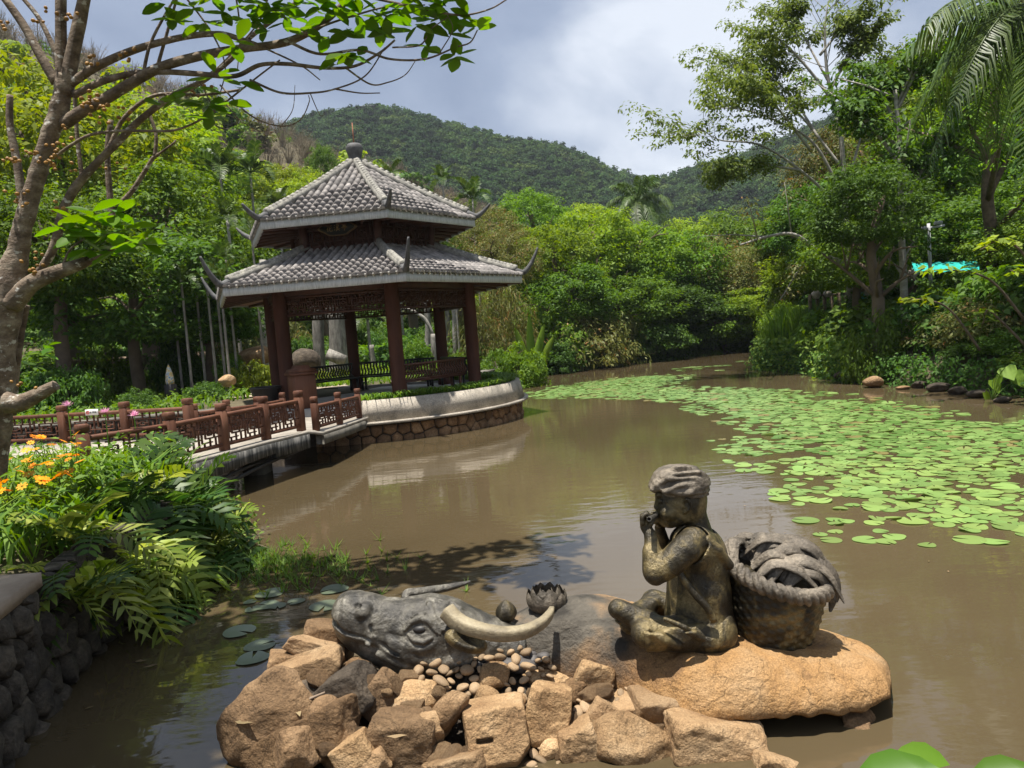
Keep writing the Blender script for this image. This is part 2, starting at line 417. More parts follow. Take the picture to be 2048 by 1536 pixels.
MT['beam_pale'] = mat('pale_beam', [(0.3, (0.045, 0.042, 0.036)), (0.7, (0.19, 0.175, 0.145))], 4, 0.85, 0.4, 30)
MT['floor'] = mat('stone_paving', [(0.3, (0.22, 0.21, 0.20)), (0.7, (0.36, 0.345, 0.32))], 4, 0.8, 0.3, 30)
MT['bark_fig'] = mat('fig_bark', [(0.28, (0.055, 0.038, 0.025)), (0.5, (0.155, 0.115, 0.08)), (0.68, (0.29, 0.24, 0.18))], 7, 0.85, 0.9, 24, stretch=(1, 1, 1.6), fine=(45, 0.3), spots=((0.52, 0.50, 0.45), 9, 0.60))
MT['bark_pale'] = mat('pale_bark', [(0.3, (0.17, 0.155, 0.135)), (0.7, (0.38, 0.36, 0.32))], 5, 0.85, 0.6, 25, stretch=(1, 1, 2))
MT['bark_brown'] = mat('brown_bark', [(0.3, (0.055, 0.04, 0.028)), (0.7, (0.17, 0.125, 0.085))], 6, 0.9, 0.8, 25)
MT['bark_grey'] = mat('grey_bark', [(0.3, (0.10, 0.09, 0.075)), (0.5, (0.22, 0.205, 0.18)), (0.75, (0.37, 0.345, 0.30))], 5, 0.9, 1.3, 14, stretch=(2, 2, 0.6))
MT['twig'] = mat('dry_twig', [(0.3, (0.14, 0.10, 0.07)), (0.7, (0.30, 0.235, 0.17))], 5, 0.9)
MT['soil'] = mat('bank_soil', [(0.3, (0.045, 0.04, 0.022)), (0.55, (0.09, 0.075, 0.04)), (0.8, (0.15, 0.12, 0.07))], 1.2, 0.95, 0.8, 14, fine=(30, 0.3))
MT['path'] = mat('paved_path', [(0.3, (0.22, 0.17, 0.125)), (0.7, (0.40, 0.325, 0.25))], 2, 0.9, 0.5, 20)
MT['fruit'] = mat('ripe_fig', [(0.3, (0.20, 0.085, 0.018)), (0.7, (0.36, 0.20, 0.04))], 14, 0.5, vary=0.3)
MT['lotus'] = MT['bronze']
# foliage
MT['lf_mid'] = leafmat('mid_green_leaf', (0.055, 0.12, 0.015), (0.13, 0.225, 0.028), 0.42)
MT['lf_dark'] = leafmat('dark_green_leaf', (0.030, 0.075, 0.014), (0.08, 0.16, 0.023), 0.38)
MT['lf_bright'] = leafmat('bright_green_leaf', (0.10, 0.19, 0.018), (0.20, 0.30, 0.034), 0.45)
MT['lf_yellow'] = leafmat('yellow_green_leaf', (0.13, 0.20, 0.02), (0.25, 0.32, 0.035), 0.4)
MT['lf_olive'] = leafmat('olive_leaf', (0.07, 0.095, 0.022), (0.17, 0.18, 0.05), 0.3, dry=(0.28, 0.17, 0.06))
MT['lf_dry'] = leafmat('dry_brown_leaf', (0.15, 0.115, 0.06), (0.27, 0.20, 0.11), 0.2)
MT['lf_fig'] = leafmat('fig_leaf', (0.045, 0.13, 0.014), (0.11, 0.22, 0.022), 0.45, 0.35)
MT['lf_fern'] = leafmat('fern_leaf', (0.12, 0.18, 0.022), (0.40, 0.46, 0.11), 0.4, 0.4)
MT['lf_ferndark'] = leafmat('dark_fern_leaf', (0.03, 0.075, 0.015), (0.09, 0.16, 0.03), 0.35, 0.4)
MT['lf_palm'] = leafmat('palm_leaf', (0.035, 0.075, 0.016), (0.09, 0.14, 0.03), 0.25, 0.45, 0.35)
MT['lf_grass'] = leafmat('grass_blade', (0.05, 0.12, 0.014), (0.16, 0.25, 0.035), 0.35)
MT['lf_far'] = leafmat('distant_forest_leaf', (0.020, 0.050, 0.016), (0.052, 0.095, 0.026), 0.2, 0.8, 0.05)
MT['orange'] = leafmat('orange_petal', (0.75, 0.20, 0.01), (0.85, 0.36, 0.02), 0.3)
MT['pink'] = leafmat('pink_petal', (0.55, 0.22, 0.36), (0.72, 0.42, 0.52), 0.3)
MT['white_petal'] = leafmat('white_petal', (0.7, 0.66, 0.62), (0.8, 0.78, 0.74), 0.3)
# ================================================================= setting: pond, ground, hills
POND = np.array([(-2.2, 1.0), (-2.76, 3.85), (-3.05, 5.0), (-3.15, 6.2), (-3.2, 7.2), (-3.4, 8.25), (-4.6, 9.2), (-8, 9.6), (-15, 10.0), (-15, 15.0), (-9, 15.6), (-6.2, 16.3),
                 (-4.6, 17.4), (-2.4, 20.6), (-1.2, 22.6), (-0.35, 26), (1.5, 32.8), (4.8, 36.2), (9.3, 38.9), (13, 46), (17, 62), (19.5, 62), (15.6, 45), (12.6, 36), (9.6, 28.0),
                 (8.9, 26.3), (9.4, 24.3), (9.1, 21), (9.3, 19.2), (9.7, 17), (10.1, 14.7), (11.2, 9), (10.5, 3), (7, 0.6), (2, 0.8)])


def poly_sd(P, poly):
    """signed distance to a polygon, negative inside"""
    P = np.asarray(P, float); d = np.full(P.shape[:-1], 1e9); ins = np.zeros(P.shape[:-1], bool)
    n = len(poly)
    for i in range(n):
        a, b = poly[i], poly[(i + 1) % n]; e = b - a; w = P - a
        t = np.clip((w @ e) / (e @ e), 0, 1); d = np.minimum(d, np.hypot(w[..., 0] - t * e[0], w[..., 1] - t * e[1]))
        c = ((a[1] <= P[..., 1]) & (b[1] > P[..., 1])) | ((b[1] <= P[..., 1]) & (a[1] > P[..., 1]))
        xi = a[0] + (P[..., 1] - a[1]) / (b[1] - a[1] + 1e-12) * (b[0] - a[0])
        ins ^= c & (P[..., 0] < xi)
    return np.where(ins, -d, d)


def sstep(a, b, x):
    t = np.clip((x - a) / (b - a), 0, 1); return t * t * (3 - 2 * t)


def ridge_h(P):
    """height of the land, without the pond"""
    x, y = P[..., 0], P[..., 1]
    h = 0.75 + 0 * x
    h = np.where(x > 7, 0.6 + 1.3 * sstep(9.5, 14, x), h)
    r = np.hypot(x, y); az = np.degrees(np.arctan2(x, np.maximum(y, 1e-3)))
    far = sstep(26, 60, r)
    back = np.where(y > 0, 1.0, 0.0)
    # nearer slope to the left, falling towards the gap
    Hl = np.interp(az, [-75, -45, -30, -21.6, -15.4, -12.4, -6.7, -1, 4, 8], [55, 50, 44, 38, 33, 29, 25, 19, 10, 0])
    h1 = back * Hl * sstep(34, 125, r) ** 1.15
    # the far mountain
    Hm = np.interp(az, [-40, -26, -19, -15.4, -13.2, -9.05, -4.8, -.5, 4.9, 10.6, 11.8, 15.1, 19.1, 24.2, 30, 50], [55, 80, 99, 104, 109, 114, 106, 97, 86, 66, 64, 69, 73, 82, 96, 115])
    h2 = back * Hm * sstep(110, 400, r) ** 1.25
    # right slope
    Hr = np.interp(az, [12, 20, 26, 34, 60], [0, 6, 14, 24, 30])
    h = h + np.maximum(np.maximum(h1, h2), back * Hr * sstep(30, 90, r))
    return h


def land(x, y):
    P = np.stack(np.broadcast_arrays(np.asarray(x, float), np.asarray(y, float)), -1)
    d = poly_sd(P, POND); h = ridge_h(P)
    h = h + 0.12 * fbm(np.concatenate([P * 0.35, 0 * P[..., :1]], -1), 3, 5)
    steep = np.where((P[..., 0] < 0) & (P[..., 1] < 9), 0.35, 0.9)
    return np.where(d > 0, h * sstep(0, 1, d / steep) ** 0.8 - 0.12 * (1 - sstep(0, .25, d)), -0.12 - 0.9 * sstep(0, 1.5, -d))


def grid_mesh(xs, ys, zf):
    X, Y = np.meshgrid(xs, ys, indexing='ij'); Z = zf(X, Y); nx, ny = X.shape
    V = np.stack([X, Y, Z], -1).reshape(-1, 3)
    i = (np.arange(nx - 1)[:, None] * ny + np.arange(ny - 1)[None]).ravel()
    return V, np.stack([i, i + ny, i + ny + 1, i + 1], 1)


def axis(stops):
    a = []
    for (x0, x1, s) in stops: a.append(np.arange(x0, x1, s))
    return np.concatenate(a)


gx = axis([(-900, -120, 30), (-120, -30, 4), (-30, -9, 0.8), (-9, 13, 0.22), (13, 30, 0.8), (30, 120, 4), (120, 901, 30)])
gy = axis([(-300, -40, 30), (-40, -4, 3), (-4, 28, 0.24), (28, 64, 0.8), (64, 140, 4), (140, 460, 14), (460, 1001, 30)])
gV, gF = grid_mesh(gx, gy, land)
add('ground', gV, gF, MT['soil'], smooth=True, kind='structure')

# water: murky brown, mirror-like skin with faint ripples
m, t = mat_base('murky_pond_water'); L = t.links.new
tc = N(t, 'ShaderNodeTexCoord')
no = N(t, 'ShaderNodeTexNoise', Scale=0.16, Detail=4.0); L(tc.outputs['Object'], no.inputs['Vector'])
r = ramp(t, [(0.35, (0.056, 0.042, 0.022)), (0.65, (0.092, 0.069, 0.038))]); L(no.outputs[0], r.inputs[0])
b = N(t, 'ShaderNodeBsdfPrincipled', Roughness=0.04, IOR=1.42); L(r.outputs[0], b.inputs['Base Color'])
b.inputs['Specular IOR Level'].default_value = 0.65
mp1 = N(t, 'ShaderNodeMapping'); mp1.inputs['Scale'].default_value = (1.0, 2.2, 1); L(tc.outputs['Object'], mp1.inputs['Vector'])
w1 = N(t, 'ShaderNodeTexNoise', Scale=2.2, Detail=3.0, Roughness=0.5); L(mp1.outputs[0], w1.inputs['Vector'])
w2 = N(t, 'ShaderNodeTexNoise', Scale=0.35, Detail=2.0); L(tc.outputs['Object'], w2.inputs['Vector'])
mul = N(t, 'ShaderNodeMath', _operation='MULTIPLY'); L(w1.outputs[0], mul.inputs[0]); L(w2.outputs[0], mul.inputs[1])
# rings spreading from beside the lotus
mp2 = N(t, 'ShaderNodeMapping'); mp2.inputs['Location'].default_value = (-0.62, -5.1, 0); L(tc.outputs['Object'], mp2.inputs['Vector'])
ln = N(t, 'ShaderNodeVectorMath', _operation='LENGTH'); L(mp2.outputs[0], ln.inputs[0])
sn = N(t, 'ShaderNodeMath', _operation='SINE'); m3 = N(t, 'ShaderNodeMath', _operation='MULTIPLY'); m3.inputs[1].default_value = 48; L(ln.outputs['Value'], m3.inputs[0]); L(m3.outputs[0], sn.inputs[0])
fall = N(t, 'ShaderNodeMapRange'); fall.inputs[1].default_value = 0.5; fall.inputs[2].default_value = 1.7; fall.inputs[3].default_value = 0.035; fall.inputs[4].default_value = 0.0; L(ln.outputs['Value'], fall.inputs[0])
m4 = N(t, 'ShaderNodeMath', _operation='MULTIPLY'); L(sn.outputs[0], m4.inputs[0]); L(fall.outputs[0], m4.inputs[1])
ad = N(t, 'ShaderNodeMath', _operation='ADD'); L(mul.outputs[0], ad.inputs[0]); L(m4.outputs[0], ad.inputs[1])
bp = N(t, 'ShaderNodeBump', Strength=0.13, Distance=0.05); L(ad.outputs[0], bp.inputs['Height']); L(bp.outputs[0], b.inputs['Normal'])
o = N(t, 'ShaderNodeOutputMaterial'); L(b.outputs[0], o.inputs[0])
MT['water'] = m
add('pond_water', [(-40, -6, 0), (40, -6, 0), (40, 75, 0), (-40, 75, 0)], [(0, 1, 2, 3)], m, kind='structure')
# ================================================================= the pavilion on its round platform
PC = np.array([-3.3897, 18.1937]); TH = -1.1817
RC, RE1, HE1, RE2, HE2 = 2.52, 3.83, 3.158, 2.795, 4.583
FLOOR = 0.72
def hexc(R, z, k): a = TH + k * math.pi / 3; return np.array([PC[0] + R * math.cos(a), PC[1] + R * math.sin(a), z])


def fret(mb, A, B, z0, z1, th=0.03, dp=0.035, units=2, frame=0.04):
    """a Chinese fretwork panel between two points of the plan"""
    A = np.array([A[0], A[1], 0.0]); B = np.array([B[0], B[1], 0.0]); Lp = np.linalg.norm(B - A); e = (B - A) / Lp; n = np.cross((0, 0, 1), e)
    zz = (lambda s, q: q) if not callable(z0) else None
    def pt(s, q):
        p = A + e * s
        if callable(z0): lo, hi = z0(s / Lp), z1(s / Lp)
        else: lo, hi = z0, z1
        p = p.copy(); p[2] = lo + q * (hi - lo); return p
    def bar(s0, q0, s1, q1, w=th, d=dp): mb.bar(pt(s0, q0), pt(s1, q1), d, w, up=(0, 0, 1) if abs(s1 - s0) > 1e-6 else e)
    H = (z1 - z0) if not callable(z0) else (z1(.5) - z0(.5))
    cell = [(.3, .3, .7, .3), (.7, .3, .7, .7), (.7, .7, .3, .7), (.3, .7, .3, .3), (.14, .14, .6, .14), (.14, .14, .14, .6), (.86, .4, .86, .86), (.4, .86, .86, .86),
            (.24, 0, .24, .14), (.5, 0, .5, .14), (.76, 0, .76, .3), (.24, .7, .24, 1), (.5, .86, .5, 1), (.76, .86, .76, 1), (0, .3, .14, .3), (0, .7, .3, .7), (.7, .3, 1, .3), (.86, .7, 1, .7),
            (.5, .14, .5, .3), (.5, .7, .5, .86), (.42, .42, .58, .42), (.58, .42, .58, .58), (.58, .58, .42, .58), (.42, .58, .42, .42), (.3, .5, .42, .5), (.58, .5, .7, .5)]
    for k in range(units):
        for i, (a, b, c, d) in enumerate(cell):
            w = th * (0.94 if (a == c) else 1.0)
            bar((k + a) * Lp / units, b, (k + c) * Lp / units, d, w, dp * (0.93 if a == c else 1))
    for k in range(1, units): bar(k * Lp / units, 0, k * Lp / units, 1, th, dp * 0.97)
    if frame:
        bar(0, 0, Lp, 0, frame, dp * 1.2); bar(0, 1, Lp, 1, frame, dp * 1.2)


pav = thing('pavilion', (PC[0], PC[1], FLOOR), 'two-tiered hexagonal pavilion with grey tiled roofs and dark red columns', 'pavilion')
# columns, fluted
pr = 48; a = np.arange(pr) * 2 * np.pi / pr
def column_mesh(h, r):
    zz = [0, .1, .12, h * .5, h]; rr = [1.12, 1.12, 1, 1, 1]
    V = np.array([[r * q * (1 - 0.10 * (i % 2)) * math.cos(b), r * q * (1 - 0.10 * (i % 2)) * math.sin(b), z] for z, q in zip(zz, rr) for i, b in enumerate(a)])
    Fq = np.array([[i * pr + k, i * pr + (k + 1) % pr, (i + 1) * pr + (k + 1) % pr, (i + 1) * pr + k] for i in range(len(zz) - 1) for k in range(pr)])
    return make_mesh('column', V, Fq, MT['wood_column'])
cm = column_mesh(HE1 + .25 - FLOOR, 0.155)
for k in range(6):
    c = hexc(RC, 0, k); inst('column', cm, pav, (c[0] - PC[0], c[1] - PC[1], 0), (0, 0, k * 1.05))
for k in range(6):
    A, B = hexc(RC, 0, k), hexc(RC, 0, (k + 1) % 6); d = (B - A) / np.linalg.norm(B - A)
    b = MB(); fret(b, A + d * .15, B - d * .15, 2.72, 3.10, 0.026, 0.04, 6, 0.05); b.build('lattice_frieze', MT['wood_dark'], pav)
    b = MB(); b.bar(A + (0, 0, 3.24), B + (0, 0, 3.24), 0.10, 0.2); b.build('tie_beam', MT['wood_dark'], pav)


def roof(name, Re, zb, Rt, zt, fas, pitch_rows, n_ind, horn_out, horn_up):
    """hexagonal tiled roof; the eave's fascia has its lower edge at zb"""
    ze = zb + fas
    # deck under the tiles
    V = []; Fq = []
    ts = [0, .25, .5, .75, 1]
    prof = lambda q: ze + (zt - ze) * (0.86 * q + 0.14 * q * q)
    for q in ts:
        for k in range(6): V.append(hexc(Re + (Rt - Re) * q, prof(q), k))
    for i in range(4):
        for k in range(6): Fq.append((i * 6 + k, i * 6 + (k + 1) % 6, i * 6 + 6 + (k + 1) % 6, i * 6 + 6 + k))
    deck = add(name, V, Fq, MT['tile_ridge'], pav)
    # fascia boards
    for k in range(6):
        P = [hexc(Re + .02, zb, k), hexc(Re + .02, zb, k + 1), hexc(Re + .02, ze - .01, k + 1), hexc(Re + .02, ze - .01, k),
             hexc(Re - .06, zb, k), hexc(Re - .06, zb, k + 1), hexc(Re - .06, ze - .01, k + 1), hexc(Re - .06, ze - .01, k)]
        add('fascia', P, [(0, 1, 2, 3), (5, 4, 7, 6), (1, 0, 4, 5), (3, 2, 6, 7)], MT['fascia'], deck)
    # barrel tiles
    ap = 0.8660254; Ls = Re; nrow = int(round(Ls / pitch_rows)); sp = Ls / nrow; D = ap * (Re - Rt); seg = 0.20
    tl = []; pans = MB(); drips = MB()
    for k in range(6):
        A, B = hexc(Re, 0, k), hexc(Re, 0, k + 1); e = (B - A) / np.linalg.norm(B - A); n = np.array([-e[1], e[0], 0]); 
        if n @ (np.array([*PC, 0]) - A) < 0: n = -n
        for r in range(nrow):
            s = (r + .5) * sp; dm = min(D, min(s, Ls - s) / 0.57735 - 0.03)
            d = -0.075; j = 0
            while d < dm - 0.05:
                d1 = min(d + seg, dm)
                z0, z1 = prof(max(d, -0.1) / D), prof(d1 / D)
                p0 = A + e * s + n * d; p1 = A + e * s + n * d1; p0[2] = z0; p1[2] = z1
                tl.append((p0, p1, e, k, j)); d = d1; j += 1
            s2 = s + sp / 2
            if r < nrow - 1:
                dm = min(D, min(s2, Ls - s2) / 0.57735); d = -0.05
                while d < dm - .03:
                    d1 = min(d + .13, dm); p0 = A + e * s2 + n * d; p1 = A + e * s2 + n * d1; p0[2] = prof(d / D) + .008; p1[2] = prof(d1 / D) + .004
                    w = e * sp * .4; pans.raw([p0 - w, p0 + w, p1 + w, p1 - w, p0 - w - (0, 0, .02), p0 + w - (0, 0, .02)], [(0, 1, 2, 3), (4, 5, 1, 0)]); d = d1
                c = A + e * s2 - n * .055; c[2] = prof(0) - .015
                h = sp * .38
                drips.raw([c + e * h + (0, 0, .03), c - e * h + (0, 0, .03), c - e * h * .75 - (0, 0, .015), c - (0, 0, .045), c + e * h * .75 - (0, 0, .015),
                           c + n * .04 + e * h + (0, 0, .035), c + n * .04 - e * h + (0, 0, .035), c + n * .04 - (0, 0, .03)], [(0, 1, 2, 3, 4), (1, 0, 5, 6), (2, 1, 6, 7, 3), (4, 3, 7, 5, 0)])
    rad = sp * 0.37
    ang = np.linspace(0, np.pi, 6)
    def tile_geo(p0, p1, e, r0, r1):
        ax = p1 - p0; ax /= np.linalg.norm(ax); up = np.cross(e, ax); up = up if up[2] > 0 else -up
        V = np.concatenate([[p + e * (r * math.cos(q)) + up * (r * math.sin(q) + 0.012) for q in ang] for p, r in ((p0, r0), (p1, r1))])
        return V, [(i, i + 1, i + 7, i + 6) for i in range(5)] + [tuple(range(5, -1, -1))]
    # a unit tile, laid along y
    uV, uF = tile_geo(np.zeros(3), np.array([0, 1.0, 0]), np.array([1.0, 0, 0]), rad * 1.05, rad * 0.97)
    um = make_mesh('roof_tile', uV, uF, MT['tile'], False)
    tl.sort(key=lambda q: (q[3] not in (0, 5), np.linalg.norm(q[0] - C_O)))
    rest = MB(); off = Vector([float(x) for x in root_loc(pav)])
    for i, (p0, p1, e, k, j) in enumerate(tl):
        if i < n_ind:
            ax = p1 - p0; Lt = np.linalg.norm(ax); ax = ax / Lt; up = np.cross(e, ax); ee = e
            if up[2] < 0: up = -up; ee = -e
            jit = rng.normal(0, .004, 3)
            mw = Matrix([[ee[q], ax[q] * Lt * 1.03, up[q] * rng.uniform(.94, 1.07), p0[q] - off[q] + jit[q]] for q in range(3)] + [[0, 0, 0, 1]])
            inst('roof_tile', um, deck, mw=mw)
        else:
            V, Fq = tile_geo(p0, p1, e, rad * 1.05, rad * .97); rest.raw(V, Fq)
    rest.build('roof_tile', MT['tile_rest'], deck, kind='stuff')
    pans.build('pan_tile', MT['tile_rest'], deck, kind='stuff')
    drips.build('drip_tile', MT['tile_drip'], deck, kind='stuff')
    # hip ridges with upturned tips
    for k in range(6):
        o = np.array([math.cos(TH + k * math.pi / 3), math.sin(TH + k * math.pi / 3), 0])
        pts = [hexc(Re + (Rt - Re) * q, prof(q) + .075, k) for q in (1, .75, .5, .25, .06)]
        P = spline(pts, 22)
        V, Fq = tube_geo(P, 0.085, 8, True, flat=.6); add('hip_ridge', V, Fq, MT['tile_ridge'], deck)
        caps = MB()
        for q in range(1, 22):
            T = (P[q] - P[q - 1]); T /= np.linalg.norm(T)
            caps.tube([P[q] + (0, 0, .055) - T * .05, P[q] + (0, 0, .055) + T * .045], [.074, .066], 8)
        caps.build('ridge_cap', MT['tile_ridge'], deck)
        b = hexc(Re, ze + .05, k)
        H = spline([pts[-1] - (0, 0, .02), b + o * horn_out * .12 - (0, 0, 0.01), b + o * horn_out * .5 + (0, 0, horn_up * .22), b + o * horn_out * .85 + (0, 0, horn_up * .66), b + o * horn_out * 1.05 + (0, 0, horn_up)], 16)
        V, Fq = tube_geo(H, np.interp(np.linspace(0, 1, 16), [0, .3, .7, 1], [.08, .065, .042, .022]), 8, True, flat=.7); add('ridge_tip', V, Fq, MT['horn_grey'], deck)
    # soffit with rafters
    Ri = Rt + .1
    for k in range(6):
        P = [hexc(Re - .04, zb + .03, k), hexc(Re - .04, zb + .03, k + 1), hexc(Ri, zb + .30, k + 1), hexc(Ri, zb + .30, k)]
        nb = 9; V = []; Fq = []
        for j in range(nb):
            q0, q1 = j / nb, (j + .93) / nb
            i0 = len(V); V += [P[0] + (P[3] - P[0]) * q0, P[1] + (P[2] - P[1]) * q0, P[1] + (P[2] - P[1]) * q1, P[0] + (P[3] - P[0]) * q1]
            Fq.append((i0, i0 + 1, i0 + 2, i0 + 3))
            V += [V[i0 + 3], V[i0 + 2], P[1] + (P[2] - P[1]) * (j + 1) / nb + (0, 0, .02), P[0] + (P[3] - P[0]) * (j + 1) / nb + (0, 0, .02)]
            Fq.append((i0 + 4, i0 + 5, i0 + 6, i0 + 7))
        add('soffit', V, Fq, MT['soffit'], deck)
        for q in (0, .2, .4, .6, .8):
            a0 = P[0] + (P[1] - P[0]) * q; a1 = P[3] + (P[2] - P[3]) * q
            b = MB(); b.bar(a0 - (0, 0, .03), a1 - (0, 0, .03), .05, .06); b.build('rafter', MT['wood_dark'], deck)
    return deck


MT['tile_rest'] = mat('grey_tile_field', [(0.25, (0.10, 0.095, 0.09)), (0.5, (0.21, 0.195, 0.185)), (0.75, (0.34, 0.31, 0.285))], 7, 0.85, 0.5, 40, island=0.35)
MT['tile_drip'] = mat('pale_drip_tile', [(0.3, (0.27, 0.255, 0.23)), (0.7, (0.46, 0.44, 0.40))], 9, 0.8, 0.3, 40, island=0.4)
roof('lower_roof', RE1, HE1, 1.62, 4.18, .20, 0.160, 170, .42, .55)
roof('upper_roof', RE2, HE2, .12, 6.30, .20, 0.160, 130, .40, .26)
# drum between the roofs
for k in range(6):
    A, B = hexc(1.72, 0, k), hexc(1.72, 0, k + 1); d = (B - A) / np.linalg.norm(B - A)
    b = MB(); b.box((A[0], A[1], 4.44), (.16, .16, .9), [[math.cos(TH + k * 1.0472), math.sin(TH + k * 1.0472), 0], [-math.sin(TH + k * 1.0472), math.cos(TH + k * 1.0472), 0], [0, 0, 1]]); b.build('post', MT['wood_dark'], pav)
    b = MB(); fret(b, A + d * .09, B - d * .09, 4.14, 4.80, 0.034, 0.04, 3, 0.06); b.build('lattice_panel', MT['wood_dark'], pav)
b = MB(); b.lathe([(0, 4.0), (1.42, 4.0), (1.42, 4.95), (0, 4.95)], (PC[0], PC[1], 0), 6, [[math.cos(TH), math.sin(TH), 0], [-math.sin(TH), math.cos(TH), 0], [0, 0, 1]]); b.build('inner_drum', MT['wood_dark'], pav)
# finial
b = MB(); b.lathe([(0, 6.22), (.20, 6.22), (.20, 6.28), (.13, 6.33), (.135, 6.37), (.16, 6.39), (.13, 6.43), (.17, 6.55), (.205, 6.68), (.20, 6.75), (.15, 6.81), (0, 6.83)], (PC[0], PC[1], 0), 20)
fin = b.build('finial', MT['horn_grey'], pav, smooth=True)
b = MB(); b.tube([(PC[0], PC[1], 6.8), (PC[0], PC[1], 7.32)], [.016, .010], 6); b.build('lightning_rod', mat('rusty_rod', [(0.3, (0.25, 0.09, 0.05)), (0.7, (0.40, 0.17, 0.10))], 5, 0.7), fin)

# name plaque under the upper eave, on the face between corners 5 and 0
A, B = hexc(1.72, 0, 5), hexc(1.72, 0, 6); e = (B - A) / np.linalg.norm(B - A); nrm = np.array([e[1], -e[0], 0])
if nrm @ (np.array([0, 0, 0]) - A) < 0: nrm = -nrm
mid = (A + B) / 2 + nrm * .09; mid[2] = 4.60
mid = mid - e * 0.02
def plaque_outline(s):
    t = np.linspace(0, 2 * np.pi, 64, endpoint=False); r = 1 + .10 * np.abs(np.cos(2 * t)) + .05 * np.cos(6 * t)
    return np.stack([np.cos(t) * .40 * r * s, np.sin(t) * .165 * r * s], -1)
def plate(o2, d0, d1):
    n = len(o2); q = lambda d: [mid + e * x + np.array([0, 0, y]) + nrm * d for x, y in o2]
    return np.array(q(d0) + q(d1)), [tuple(range(n, 2 * n)), tuple(range(n - 1, -1, -1))] + [(i, (i + 1) % n, n + (i + 1) % n, n + i) for i in range(n)]
M_gold = mat('gold_paint', [(0.3, (0.24, 0.16, 0.05)), (0.7, (0.40, 0.28, 0.10))], 8, 0.45, metal=0.3)
V, Fq = plate(plaque_outline(1.0), 0, .03); pl = add('plaque', V, Fq, mat('gold_brown_rim', [(0.3, (0.13, 0.08, 0.035)), (0.7, (0.2, 0.13, 0.06))], 8, 0.5), pav)
V, Fq = plate(plaque_outline(.87), .031, .045); add('plaque_field', V, Fq, mat('black_lacquer', [(0.3, (0.008, 0.01, 0.009)), (0.7, (0.014, 0.018, 0.016))], 5, 0.4), pl)
# three characters, read from right to left as they hang: strokes in a unit box
G = {'ting': [(.5, 1, .5, .88), (.1, .86, .9, .86), (.3, .76, .7, .76), (.3, .76, .3, .62), (.7, .76, .7, .62), (.3, .62, .7, .62), (.1, .52, .9, .52), (.1, .52, .06, .4), (.9, .52, .94, .4), (.2, .36, .8, .36), (.5, .36, .5, .02), (.5, .02, .36, .1)],
     'xi': [(.08, .9, .2, .8), (.02, .62, .14, .54), (.02, .1, .22, .36), (.4, .96, .85, .86), (.4, .8, .46, .68), (.62, .8, .64, .68), (.86, .8, .8, .68), (.62, .66, .4, .52), (.4, .52, .74, .5), (.74, .64, .44, .40), (.34, .3, .98, .3), (.66, .42, .62, .26), (.62, .26, .32, .02), (.66, .28, .96, .02)],
     'hua': [(.04, .86, .96, .86), (.32, 1, .32, .74), (.68, 1, .68, .74), (.34, .68, .08, .34), (.24, .5, .24, .02), (.86, .6, .5, .36), (.54, .68, .54, .14), (.54, .14, .62, .06), (.62, .06, .94, .06), (.94, .06, .96, .24)]}
b = MB()
for i, g in enumerate(('hua', 'xi', 'ting')):
    o2 = mid + e * (-.245 + i * .175); o2 = o2 - np.array([0, 0, .075])
    for (x0, y0, x1, y1) in G[g]:
        p = o2 + e * x0 * .14 + np.array([0, 0, y0 * .15]) + nrm * .049; q = o2 + e * x1 * .14 + np.array([0, 0, y1 * .15]) + nrm * .049
        b.bar(p, q, .006, .013, up=np.cross(q - p, nrm))
b.build('lettering', M_gold, pl)

# platform: stone base, ledge, planter wall, floor
plat = thing('pavilion_platform', (PC[0], PC[1], 0), 'round pond platform of rubble stone with a pale rendered planter wall', 'platform')
RB = 3.64; arc0, arc1 = math.radians(-85), math.radians(75)   # planter wall, from the bridge round to the back
def ringwall(name, r0, r1, z0, z1, a0, a1, m, n=64, **k):
    t = np.linspace(a0, a1, n); V = []
    for q in t:
        c, s = math.cos(q), math.sin(q)
        for r, z in ((r0, z0), (r1 + (.10 if name == 'planter_wall' else 0), z0), (r1, z1), (r0, z1)): V.append((PC[0] + r * c, PC[1] + r * s, z))
    Fq = [(i * 4 + j, (i + 1) * 4 + j, (i + 1) * 4 + (j + 1) % 4, i * 4 + (j + 1) % 4) for i in range(n - 1) for j in range(4)] + [(0, 1, 2, 3), tuple((n - 1) * 4 + j for j in (3, 2, 1, 0))]
    return add(name, V, Fq, m, plat, **k)
ringwall('planter_wall', 3.38, 3.58, .43, .85, arc0, arc1, MT['plaster'])
ringwall('ledge', 2.0, 3.77, .375, .43, arc0 - .05, math.radians(200), MT['plaster'])
ringwall('core', 2.0, 3.55, -.4, .375, math.radians(-120), math.radians(220), MT['rock_dark'])
b = MB(); b.lathe([(0, .2), (3.05, .2), (3.05, FLOOR), (0, FLOOR)], (PC[0], PC[1], 0), 40); b.build('floor', MT['floor'], plat)
ringwall('kerb', 3.0, 3.08, .4, FLOOR + .06, arc0, math.radians(120), MT['floor'])
t = np.linspace(arc0, arc1, 40); V = []; Fq = []
for i, q in enumerate(t):
    for r in (3.06, 3.42): V.append((PC[0] + r * math.cos(q), PC[1] + r * math.sin(q), .80))
Fq = [(2 * i, 2 * i + 1, 2 * i + 3, 2 * i + 2) for i in range(39)]
add('planter_soil', V, Fq, MT['soil'], plat)
